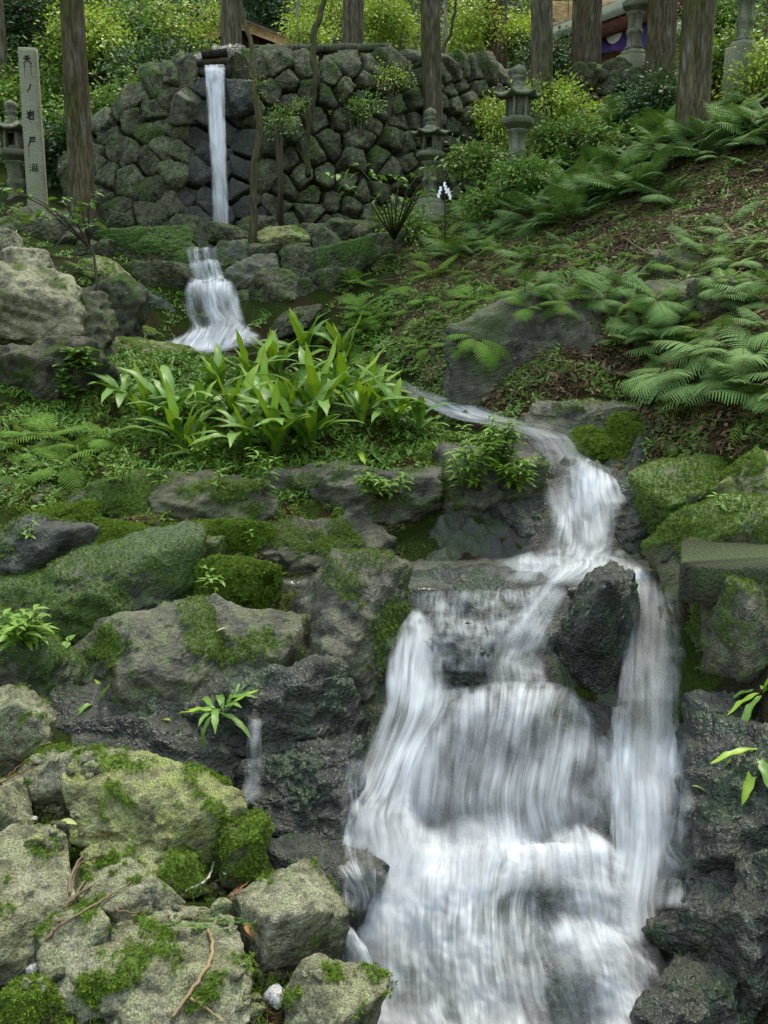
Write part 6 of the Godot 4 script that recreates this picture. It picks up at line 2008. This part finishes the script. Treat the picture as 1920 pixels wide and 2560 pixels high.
	while count < 46:
		var q := Vector2(rnd(840, 1420), rnd(560, 930))
		if not in_poly(q, R): continue
		var f := find(q.x, q.y)
		fern("soft_fern", "small soft green fern on the slope left of the leaning slab", "soft ferns left of the leaning slab", f.p, f.n, "soft" if rng.randf() < .6 else "tiny", 7, rnd(.7, 1.1), rnd(-.6, .6), 5.2, Vector2(0.2, 1.2))
		count += 1
	R = PackedVector2Array([Vector2(1000, 520), Vector2(1250, 540), Vector2(1500, 600), Vector2(1640, 720), Vector2(1480, 760), Vector2(1250, 720), Vector2(1050, 700)])
	var R2 := PackedVector2Array([Vector2(1560, 760), Vector2(1750, 720), Vector2(1920, 540), Vector2(1920, 1000), Vector2(1600, 900)])
	count = 0
	while count < 84:
		var q := Vector2(rnd(960, 1920), rnd(500, 1000))
		if not (in_poly(q, R) or in_poly(q, R2)): continue
		var f := find(q.x, q.y)
		fern("slope_fern", "fresh green fern on the open slope between lanterns and leaning slab" if in_poly(q, R) else "fresh green fern on the slope at the right edge", "ferns of the open slope", f.p, f.n, ["soft", "tiny", "bracken", "silver", "soft"][rng.randi() % 5], 7, rnd(.55, .85), rnd(-.6, .6), 5.2, Vector2(0.1, 1.1))
		count += 1
	for k in 26:
		var f := find(rnd(1380, 1910), rnd(470, 690))
		fern("scattered_fern", "small scattered fern on the brown patch under the thick right cedar", "scattered ferns on the brown patch", f.p, f.n, ["soft", "tiny", "bracken"][k % 3], 6, rnd(.55, .9), rnd(-.6, .6), 5.2, Vector2(0.1, 1.1))
	f1 = find(1240, 890)
	fern("fern", "single drooping frond hanging on the front of the leaning slab", "", P(1235, 845, 6.25), Vector3(0, .3, 1).normalized(), "soft", 1, .8, 0.0, .1, Vector2(-0.7, -0.6))
	for q in [[1740, 1010, "brown dead fronds hanging under the silvery ferns, left"], [1800, 1030, "brown dead fronds hanging under the silvery ferns, middle"], [1850, 1060, "brown dead fronds hanging under the silvery ferns, right"]]:
		var f := find(q[0], q[1] - 60)
		fern("dead_fern", q[2], "dead fronds on the right bank", f.p, f.n, "dead", 7, .9, 0.0, 4.0, Vector2(-0.6, 0.2), "dead fern")
	# --- sapling with big yellow green leaves before the inscribed post
	f1 = find(250, 770)
	var sp := thing("leafy_sapling", f1.p, "thin sapling with yellow green leaves before the inscribed post", "sapling")
	var tops := [[150, 500], [120, 530], [210, 510], [180, 540], [60, 480], [230, 560], [90, 540], [20, 470], [240, 490]]
	var mb := MB.new()
	mb.tube([Vector3.ZERO, P(235, 640, 7.9) - f1.p, P(200, 570, 7.9) - f1.p], [.012, .01, .006], 6, Color(0.05, 0.045, 0.03))
	for q in tops: mb.tube([P(225, 620, 7.9) - f1.p, P((q[0] + 200) * 0.5, (q[1] + 560) * 0.5, 7.9) - f1.p, P(q[0], q[1], 7.9) - f1.p], [.006, .005, .002], 4, Color(0.05, 0.045, 0.03))
	put("trunk", mb.done(), M.twig, sp)
	for q in tops:
		for k in 7:
			var tr := look(Vector3(rnd(-1, 1), rnd(-.3, .2), rnd(-1, 1)), P(q[0] + rnd(-22, 22), q[1] + rnd(-10, 12), 7.9 + rnd(-.06, .06)) - f1.p, rnd(-.4, .4))
			put("leaf", fronds.oval[k % 3], M.leaf, sp, Transform3D(tr.basis.scaled(Vector3.ONE * rnd(.9, 1.5)), tr.origin))
	# another in front of the wall's right half, bending over the slope
	f1 = find(985, 600)
	sp = thing("leafy_sapling", f1.p, "arching sapling with long drooping leaves in front of the shorter lantern", "sapling")
	tops = [[940, 440], [1000, 450], [1050, 430], [1120, 400], [1150, 385], [880, 470], [970, 490], [1060, 480], [830, 440], [900, 420], [1100, 420]]
	mb = MB.new()
	for q in tops: mb.tube([Vector3.ZERO, P((q[0] + 985) * 0.5, (q[1] + 540) * 0.5 - 10, 8.6) - f1.p, P(q[0], q[1], 8.6) - f1.p], [.008, .006, .002], 4, Color(0.09, 0.08, 0.04))
	put("stem", mb.done(), M.twig, sp)
	for q in tops:
		for k in 8:
			var tr := look(Vector3(rnd(-1, 1), rnd(-.5, .1), rnd(-.4, 1)), P(q[0] + rnd(-28, 28), q[1] + rnd(-12, 14), 8.6 + rnd(-.08, .08)) - f1.p, rnd(-.4, .4))
			put("leaf", fronds.oval[k % 3], M.leaf, sp, Transform3D(tr.basis.scaled(Vector3(.9, 1, 1.5) * rnd(.9, 1.4)), tr.origin))

func cover(parent: Node, called: String, mesh: Mesh, mat: Material, poly: PackedVector2Array, n: int, s0: float, s1: float, sink: float, skip := 0.0) -> void:
	var lo := poly[0]
	var hi := poly[0]
	for p in poly:
		lo = lo.min(p)
		hi = hi.max(p)
	var spots := []
	var guard := 0
	while spots.size() < n and guard < n * 6:
		guard += 1
		var q := Vector2(rnd(lo.x, hi.x), rnd(lo.y, hi.y))
		if not in_poly(q, poly): continue
		if skip > 0.0 and n1.get_noise_2d(q.x * 2.4, q.y * 2.4) < skip - 0.5: continue
		var p := Vector3(q.x, ground(q.x, q.y), q.y)
		var b := standing(Vector3(ground(q.x - .1, q.y) - ground(q.x + .1, q.y), .2, ground(q.x, q.y - .1) - ground(q.x, q.y + .1)).normalized(), rnd(0, TAU), 0.3)
		spots.append(Transform3D(b.rotated(b.y.normalized(), rnd(0, TAU)).scaled(Vector3.ONE * rnd(s0, s1)), p - b.y * sink))
	foliage(parent, called, mesh, mat, spots, .25)

func build_cover() -> void:
	# low plants and moss that hide the soil
	var herb := MB.new()
	for k in 9:
		var a := rnd(0, TAU)
		blade(herb, look(Vector3(sin(a), rnd(.3, 1.4), cos(a)), Vector3(rnd(-.03, .03), 0, rnd(-.03, .03)), rnd(-.4, .4)), rnd(.02, .05), rnd(.006, .014), rnd(.4, 1.3), 3, tone(Color(0.125, 0.235, 0.026), .35), LANCE, .1)
	var herbm := herb.done()
	var tuft := MB.new()
	for k in 12:
		var a := rnd(0, TAU)
		blade(tuft, look(Vector3(sin(a), rnd(.5, 2.0), cos(a)), Vector3(rnd(-.008, .008), 0, rnd(-.008, .008))), rnd(.010, .018), .004, rnd(.2, .9), 2, tone(Color(0.115, 0.19, 0.014), .3), LANCE, .1)
	tuftm = tuft.done()
	var dry := MB.new()
	for k in 7:
		var a := rnd(0, TAU)
		var l := rnd(.04, .12)
		var p := Vector3(rnd(-.06, .06), rnd(.004, .02), rnd(-.06, .06))
		dry.tube([p, p + Vector3(sin(a), rnd(-.1, .15), cos(a)) * l * .5, p + Vector3(sin(a + .3), rnd(-.1, .2), cos(a + .3)) * l], [.0016, .0014, .0007], 3, tone(Color(0.12, 0.088, 0.055), .4), false)
	for k in 4:
		var a := rnd(0, TAU)
		blade(dry, look(Vector3(sin(a), rnd(-.2, .3), cos(a)), Vector3(rnd(-.06, .06), .012, rnd(-.06, .06)), rnd(-.6, .6)), rnd(.025, .05), rnd(.008, .016), rnd(.2, 1.2), 2, tone(Color(0.13, 0.09, 0.05), .45), OVAL, .2)
	var drym := dry.done()
	var mound := PackedVector2Array([Vector2(-2.9, -4.9), Vector2(-1.6, -4.8), Vector2(-.3, -4.95), Vector2(.4, -5.1), Vector2(.55, -5.7), Vector2(.1, -6.6), Vector2(-.3, -7.5), Vector2(-1.4, -8.0), Vector2(-2.6, -7.4), Vector2(-3.2, -6.4)])
	var o := stuff("low_herbs", "low bright green herbs covering the plant mound")
	cover(o, "herbs", herbm, M.leaf, mound, 6500, .7, 1.6, .004, .32)
	cover(o, "small_ferns", fronds.tiny[0], M.fern, mound, 900, .5, 1.1, -.02, .3)
	cover(o, "small_ferns", fronds.tiny[1], M.fern, mound, 700, .5, 1.1, -.02, .4)
	cover(o, "moss", tuftm, M.moss_leaf, mound, 9000, 1.0, 2.2, .002)
	var slope := PackedVector2Array([Vector2(.6, -6.2), Vector2(1.3, -5.2), Vector2(2.4, -4.4), Vector2(3.6, -4.8), Vector2(4.6, -8.5), Vector2(3.4, -10.6), Vector2(1.4, -10.6), Vector2(.2, -9.6), Vector2(.1, -7.8)])
	o = stuff("leaf_litter", "brown needles, twigs and dead leaves on the right slope")
	cover(o, "litter", drym, M.twig, slope, 6000, .8, 1.7, .004)
	var gap := PackedVector2Array([Vector2(-.5, -6.6), Vector2(.35, -6.3), Vector2(.9, -6.9), Vector2(.9, -8.4), Vector2(-.2, -8.3), Vector2(-.9, -7.8)])
	cover(o, "gap_herbs", herbm, M.leaf, gap, 1500, .8, 1.8, .004, .3)
	o = stuff("slope_herbs", "scattered green herbs on the right slope")
	cover(o, "herbs", herbm, M.leaf, slope, 9000, .8, 1.8, .004, .45)
	cover(o, "moss", tuftm, M.moss_leaf, slope, 6000, 1.2, 2.4, .002, .5)
	cover(o, "ferns", fronds.tiny[0], M.fern, slope, 1300, .5, 1.2, -.02, .45)
	var left := PackedVector2Array([Vector2(-4.2, -7.0), Vector2(-1.8, -7.6), Vector2(-1.2, -9.0), Vector2(-1.0, -10.0), Vector2(-4.4, -10.6)])
	o = stuff("bank_herbs", "small herbs and moss between the left boulders")
	cover(o, "herbs", herbm, M.leaf, left, 1200, .8, 1.5, .004, .55)
	var terr := PackedVector2Array([Vector2(-1.2, -8.3), Vector2(.4, -7.8), Vector2(.8, -10.0), Vector2(-.2, -10.2), Vector2(-1.0, -9.9)])
	cover(o, "terrace_herbs", herbm, M.leaf, terr, 500, .8, 1.4, .004, .62)
	var steps := PackedVector2Array([Vector2(-2.4, -5.0), Vector2(.1, -5.0), Vector2(.1, -4.4), Vector2(-.5, -4.1), Vector2(-2.0, -3.8)])
	o = stuff("rock_moss", "moss and litter in the joints of the stepped rocks")
	cover(o, "moss", tuftm, M.moss_leaf, steps, 4000, 1.0, 1.8, .002, .4)
	cover(o, "litter", drym, M.twig, steps, 500, .5, 1.0, .002, .5)
	var bank := PackedVector2Array([Vector2(-1.3, -1.7), Vector2(.0, -1.7), Vector2(-.15, -2.3), Vector2(-.4, -2.8), Vector2(-.8, -3.0), Vector2(-1.5, -3.1)])
	o = stuff("bank_moss", "deep green moss between the slabs of the near bank")
	cover(o, "moss", tuftm, M.moss_leaf, bank, 9000, .7, 1.3, .002, .35)
	cover(o, "litter", drym, M.twig, bank, 240, .4, .8, .002, .45)
	# moss growing on the stones themselves
	for b in solids:
		var node: MeshInstance3D = b[0]
		if node.position.z < -6.2 or node.material_override == M.wet: continue
		var arr := node.mesh.surface_get_arrays(0)
		var v: PackedVector3Array = arr[Mesh.ARRAY_VERTEX]
		var n: PackedVector3Array = arr[Mesh.ARRAY_NORMAL]
		var c: PackedColorArray = arr[Mesh.ARRAY_COLOR]
		var spots := []
		var cushion := str(node.name).begins_with("moss")
		for k in v.size():
			var green := c[k].g > c[k].r * 1.38 and c[k].g > 0.07
			if not (cushion or green): continue
			var wn := (node.transform.basis * n[k]).normalized()
			if wn.y < -0.1: continue
			for m in (2 if cushion else 1):
				if rng.randf() < 0.75:
					var t := standing(n[k], rnd(0, TAU), 0.0)
					spots.append(Transform3D(t.rotated(n[k], rnd(0, TAU)).scaled(Vector3.ONE * rnd(.5, 1.0) * (1.1 if cushion else .75)), v[k] + Vector3(rnd(-.008, .008), rnd(-.003, .003), rnd(-.008, .008))))
		if spots.size() > 30:
			foliage(node, "moss", tuftm, M.moss_leaf, spots, .45)

var tuftm: ArrayMesh

func lying(called: String, label: String, category: String, pts: Array, rads: Array, col: Color, group := "", lift := 0.006) -> Node3D:
	# a twig, root or branch laid over whatever is under it
	var P3 := []
	for q in pts:
		var f := find(q[0], q[1])
		P3.append((f.p as Vector3) + (f.n as Vector3) * (lift + (float(q[2]) if q.size() > 2 else 0.0)))
	var b: Vector3 = P3[0]
	var fine := []
	var fr := []
	var N := 6 * P3.size()
	for k in N:
		var t := float(k) / (N - 1) * (P3.size() - 1)
		fine.append((along(P3, minf(t, P3.size() - 1.0001)) as Vector3) - b + Vector3(n2.get_noise_2d(k * .9, b.x * 9.0), n2.get_noise_2d(k * .9, 40), n2.get_noise_2d(k * .9, 80)) * 0.006)
		fr.append(along(rads, minf(t / (P3.size() - 1) * (rads.size() - 1), rads.size() - 1.0001)))
	var mb := MB.new()
	mb.tube(fine, fr, 6, col)
	var o := put(called, mb.done(), M.twig, null, Transform3D(Basis(), b))
	tag(o, label, category, group)
	return o

func build_small() -> void:
	# roots and fallen branches of the right slope
	lying("fallen_branch", "long thin branch lying across the slope right of the thick cedar", "branch", [[1500, 425, .12], [1600, 395, .1], [1700, 385, .1], [1820, 372, .1], [1925, 378, .12]], [.008, .014, .016, .014, .012], Color(0.15, 0.11, 0.07))
	lying("fallen_branch", "branch slanting down from the fern bank to the brown slope", "branch", [[1690, 335, .05], [1620, 380, .1], [1560, 420, .1], [1470, 430, .05]], [.014, .014, .012, .008], Color(0.12, 0.09, 0.06))
	lying("tree_root", "pale hooked root on the brown slope, upper one", "root", [[1690, 545], [1750, 560], [1752, 610], [1790, 660], [1810, 700]], [.012, .013, .012, .01, .006], Color(0.23, 0.17, 0.11))
	lying("tree_root", "pale root running right on the brown slope", "root", [[1815, 570], [1850, 610], [1890, 645]], [.012, .01, .008], Color(0.23, 0.17, 0.11))
	lying("tree_root", "straight pale root beneath the silvery slope fern", "root", [[1640, 545], [1730, 545], [1815, 552]], [.008, .011, .012], Color(0.19, 0.14, 0.09))
	lying("tree_root", "hooked pale root beside the leaning slab's foot", "root", [[1515, 910], [1508, 930], [1530, 950], [1570, 962]], [.009, .012, .013, .011], Color(0.24, 0.18, 0.11))
	for q in [[1560, 600, 1650, 640], [1600, 560, 1560, 640], [1840, 500, 1780, 600], [1450, 600, 1560, 560], [1480, 660, 1560, 700], [1880, 580, 1800, 600], [1660, 560, 1700, 620], [1820, 480, 1915, 470], [1380, 640, 1470, 620]]:
		lying("dry_twig", "thin dry twig among the litter of the brown slope", "twig", [[q[0], q[1]], [(q[0] + q[2]) * .5 + rnd(-14, 14), (q[1] + q[3]) * .5 + rnd(-14, 14)], [q[2], q[3]]], [.006, .005, .003], tone(Color(0.18, 0.13, 0.085)), "dry twigs on the brown slope")
	for k in 46:
		var u := rnd(1250, 1915)
		var v := rnd(470, 760)
		var a := rnd(0, TAU)
		var l := rnd(20, 75)
		lying("dry_twig", "thin dry twig among the litter of the brown slope", "twig", [[u, v], [u + cos(a) * l * .5 + rnd(-6, 6), v + sin(a) * l * .25], [u + cos(a) * l, v + sin(a) * l * .5]], [.005, .004, .002], tone(Color(0.17, 0.125, 0.085), .35), "dry twigs on the brown slope", rnd(.005, .03))
	# near bank: cedar twigs, bamboo sheath, sprig, leaves
	var br := Color(0.17, 0.125, 0.08)
	lying("cedar_twig", "brown cedar twig with curved side shoots across the lower left slabs", "twig", [[90, 2395], [130, 2340], [165, 2270], [175, 2200], [210, 2130]], [.005, .005, .004, .004, .002], br)
	for q in [[[150, 2310], [215, 2260], [300, 2275], [345, 2290]], [[165, 2270], [210, 2200], [280, 2180]], [[170, 2240], [200, 2170], [260, 2140]], [[140, 2330], [200, 2290], [270, 2250], [330, 2215]], [[160, 2280], [220, 2230], [300, 2190]]]:
		lying("cedar_twig", "dry brown cedar shoot lying on the lower left slabs", "twig", q, [.004, .0035, .002], tone(br, .25), "dry cedar shoots on the lower left slabs", .01)
	lying("fallen_twig", "pale brown forked twig on the largest slab", "twig", [[522, 2330], [530, 2385], [500, 2450], [425, 2550]], [.004, .005, .005, .004], Color(0.27, 0.20, 0.11))
	lying("fallen_twig", "side branch of the pale twig at the bottom edge of the largest slab", "twig", [[480, 2500], [520, 2530], [560, 2560]], [.004, .003, .002], Color(0.25, 0.19, 0.11))
	lying("fallen_twig", "whitish forked twig between slab and upright block", "twig", [[460, 2225], [510, 2205], [540, 2185], [570, 2185]], [.003, .0035, .003, .002], Color(0.5, 0.47, 0.42))
	lying("fallen_twig", "dark twig beside the green cedar sprig", "twig", [[420, 2295], [480, 2300], [560, 2310]], [.004, .0045, .003], Color(0.10, 0.07, 0.05))
	for q in [[[585, 2250], [610, 2215]], [[575, 2245], [605, 2205]], [[590, 2240], [620, 2200]], [[600, 2330], [650, 2360]], [[30, 1880], [60, 1900]], [[0, 1960], [90, 1920]], [[20, 1945], [70, 1900]], [[360, 2170], [420, 2215]]]:
		lying("dry_twig", "short brown twig on the near bank", "twig", q, [.003, .002], tone(Color(0.17, 0.09, 0.055), .3), "short twigs on the near bank")
	var f := find(255, 2100)
	var mb := MB.new()
	blade(mb, look(Vector3(1, .02, -.1), Vector3(-.06, .012, 0)), .15, .022, .1, 8, Color(0.42, 0.22, 0.07), [.5, .9, 1, .8, .4, 0], .25)
	tag(put("bamboo_sheath", mb.done(), M.leaf, null, Transform3D(Basis(), f.p)), "orange brown dry bamboo sheath on the yellow green slab's lower edge", "dry leaf")
	f = find(395, 2320)
	var sp := thing("cedar_sprig", f.p, "fresh green cedar sprig lying on the largest slab", "twig")
	for k in 9:
		mb = MB.new()
		var a := 0.9 + rnd(-.5, .5)
		for j in 16:
			var t := j / 16.0
			blade(mb, look(Vector3(cos(.3) * .8 + rnd(-.4, .4), rnd(0, .5), rnd(-.8, .8)), Vector3(t * .14, .006 + .01 * sin(t * 3.0), 0)), .016, .003, .4, 2, tone(Color(0.10, 0.22, 0.02), .2), LANCE)
		put("shoot", mb.done(), M.leaf, sp, Transform3D(Basis(Vector3.UP, a - 1.2 + k * .06), Vector3(k * .013, .003 + .002 * k, k * .004)))
	for q in [[150, 2062, Color(.36, .42, .13), "yellow green fallen leaf on the pebbles above the lower slabs"], [1733, 1966, Color(.42, .52, .17), "pale green leaf stuck on the black wet rock wall"], [568, 1577, Color(.5, .5, .3), "pale fallen leaf right of the grey dome"], [622, 2310, Color(.35, .15, .05), "curled orange leaf beside the upright pale block"], [425, 1808, Color(.3, .38, .08), "yellow green leaf under the grey dome above the gully"], [100, 1870, Color(.30, .22, .1), "tan dead leaf at the left edge above the near bank"], [1690, 1090, Color(.35, .22, .1), "tan dead leaf under the dead fronds"]]:
		f = find(q[0], q[1])
		mb = MB.new()
		blade(mb, look(Vector3(rnd(-1, 1), 0, rnd(-.4, .4)), Vector3.ZERO, rnd(-.3, .3)), .05, .022, .5, 5, q[2], OVAL, .2)
		tag(put("fallen_leaf", mb.done(), M.leaf, null, Transform3D(Basis(), (f.p as Vector3) + (f.n as Vector3) * .012)), q[3], "leaf")
	# pebbles of the near bank
	var meshes := []
	for k in 7:
		var r := RandomNumberGenerator.new()
		r.seed = 900 + k
		var pal: Dictionary = [DRY, LIME, MID, DRY, PALE, DRY, MID][k]
		pal = pal.duplicate()
		pal.m = .15
		meshes.append(stone_mesh(900 + k, Vector3(.05, .034, .042), 7, random_planes(r, 9, .55, .95), pal, .15, .05))
	for z in [[[80, 2010], [240, 2120], 40, "small pebble among moss left of the yellow green slab", "pebbles left of the yellow green slab"], [[590, 2370], [800, 2550], 46, "small pebble in the moss below the upright pale block", "pebbles below the upright block"], [[430, 2230], [630, 2330], 30, "small pebble between largest slab and upright block", "pebbles between slab and block"], [[20, 2380], [150, 2480], 10, "small pebble in the moss of the lower left corner", "pebbles in the lower left corner"], [[60, 1880], [230, 1960], 18, "small pebble in the litter at the left edge", "pebbles at the left edge"]]:
		for k in int(z[2]):
			var u := rnd(z[0][0], z[1][0])
			var v := rnd(z[0][1], z[1][1])
			f = find(u, v)
			if (f.n as Vector3).y < 0.7: continue
			var s := rnd(.3, .7) if rng.randf() < .85 else rnd(.7, 1.1)
			tag(put("pebble", meshes[rng.randi() % 7], M.rock, null, Transform3D(Basis.from_euler(Vector3(rnd(-.3, .3), rnd(0, TAU), rnd(-.3, .3))).scaled(Vector3.ONE * s), (f.p as Vector3) + Vector3(0, .006 * s, 0))), z[3], "pebble", z[4])
	var white := PALE.duplicate()
	white.a = Color(.55, .55, .55)
	white.b = Color(.75, .75, .75)
	white.lichen = Color(.68, .68, .66)
	white.m = -.6
	var rr := RandomNumberGenerator.new()
	rr.seed = 5
	var wm := stone_mesh(950, Vector3(.05, .04, .042), 9, random_planes(rr, 16, .7, .95), white, .3, .04)
	f = find(85, 2435)
	tag(put("pebble", wm, M.rock, null, Transform3D(Basis(), (f.p as Vector3) + Vector3(0, .012, 0))), "bright white quartz pebble in the lower left corner", "pebble")
	f = find(85, 2055)
	tag(put("pebble", wm, M.rock, null, Transform3D(Basis(Vector3.UP, 1.0).scaled(Vector3.ONE * .6), (f.p as Vector3) + Vector3(0, .008, 0))), "small white pebble left of the yellow green fallen leaf", "pebble")
	f = find(690, 2525)
	tag(put("pebble", wm, M.rock, null, Transform3D(Basis(Vector3.UP, 2.0).scaled(Vector3.ONE * 1.25), (f.p as Vector3) + Vector3(0, .012, 0))), "pale speckled pebble at the bottom edge below the upright block", "pebble")

func _ready() -> void:
	rng.seed = 4242
	# camera
	var cam := Camera3D.new()
	cam.name = "camera"
	cam.fov = 55.0
	cam.near = 0.05
	cam.far = 200.0
	add_child(cam)
	cam.position = EYE
	cam.rotation_degrees = Vector3(-PITCH, 0, 0)
	cam.current = true
	# soft daylight from a bright hazy sky over the clearing
	var env := Environment.new()
	var sky := Sky.new()
	var sm := ProceduralSkyMaterial.new()
	sm.sky_top_color = Color(0.82, 0.88, 0.945)
	sm.sky_horizon_color = Color(0.85, 0.87, 0.86)
	sm.sky_curve = 0.15
	sm.ground_bottom_color = Color(0.10, 0.10, 0.07)
	sm.ground_horizon_color = Color(0.35, 0.37, 0.33)
	sky.sky_material = sm
	env.background_mode = Environment.BG_SKY
	env.sky = sky
	env.background_energy_multiplier = 0.78
	env.tonemap_mode = Environment.TONE_MAPPER_LINEAR
	env.tonemap_exposure = 3.35
	env.sdfgi_enabled = true
	env.ssao_enabled = true
	env.ssil_enabled = true
	var we := WorldEnvironment.new()
	we.name = "environment"
	we.environment = env
	add_child(we)
	var sun := DirectionalLight3D.new()
	sun.name = "sun"
	sun.light_energy = 0.5
	sun.light_color = Color(1.0, 0.96, 0.88)
	sun.light_angular_distance = 14.0
	sun.shadow_enabled = true
	add_child(sun)
	sun.rotation_degrees = Vector3(-64, 158, 0)
	var t0 := Time.get_ticks_msec()
	make_materials()
	print("materials ", Time.get_ticks_msec() - t0)
	build_heights()
	print("heights ", Time.get_ticks_msec() - t0)
	build_ground()
	print("ground ", Time.get_ticks_msec() - t0)
	build_bed()
	build_wall()
	print("wall ", Time.get_ticks_msec() - t0)
	build_boulders()
	print("boulders ", Time.get_ticks_msec() - t0)
	build_water()
	print("water ", Time.get_ticks_msec() - t0)
	make_sprays()
	build_trees()
	print("trees ", Time.get_ticks_msec() - t0)
	build_shrubs()
	build_added_wood()
	build_built()
	print("built ", Time.get_ticks_msec() - t0)
	build_thin_film()
	build_plants()
	print("plants ", Time.get_ticks_msec() - t0)
	build_cover()
	print("cover ", Time.get_ticks_msec() - t0)
	build_small()
	print("small ", Time.get_ticks_msec() - t0)
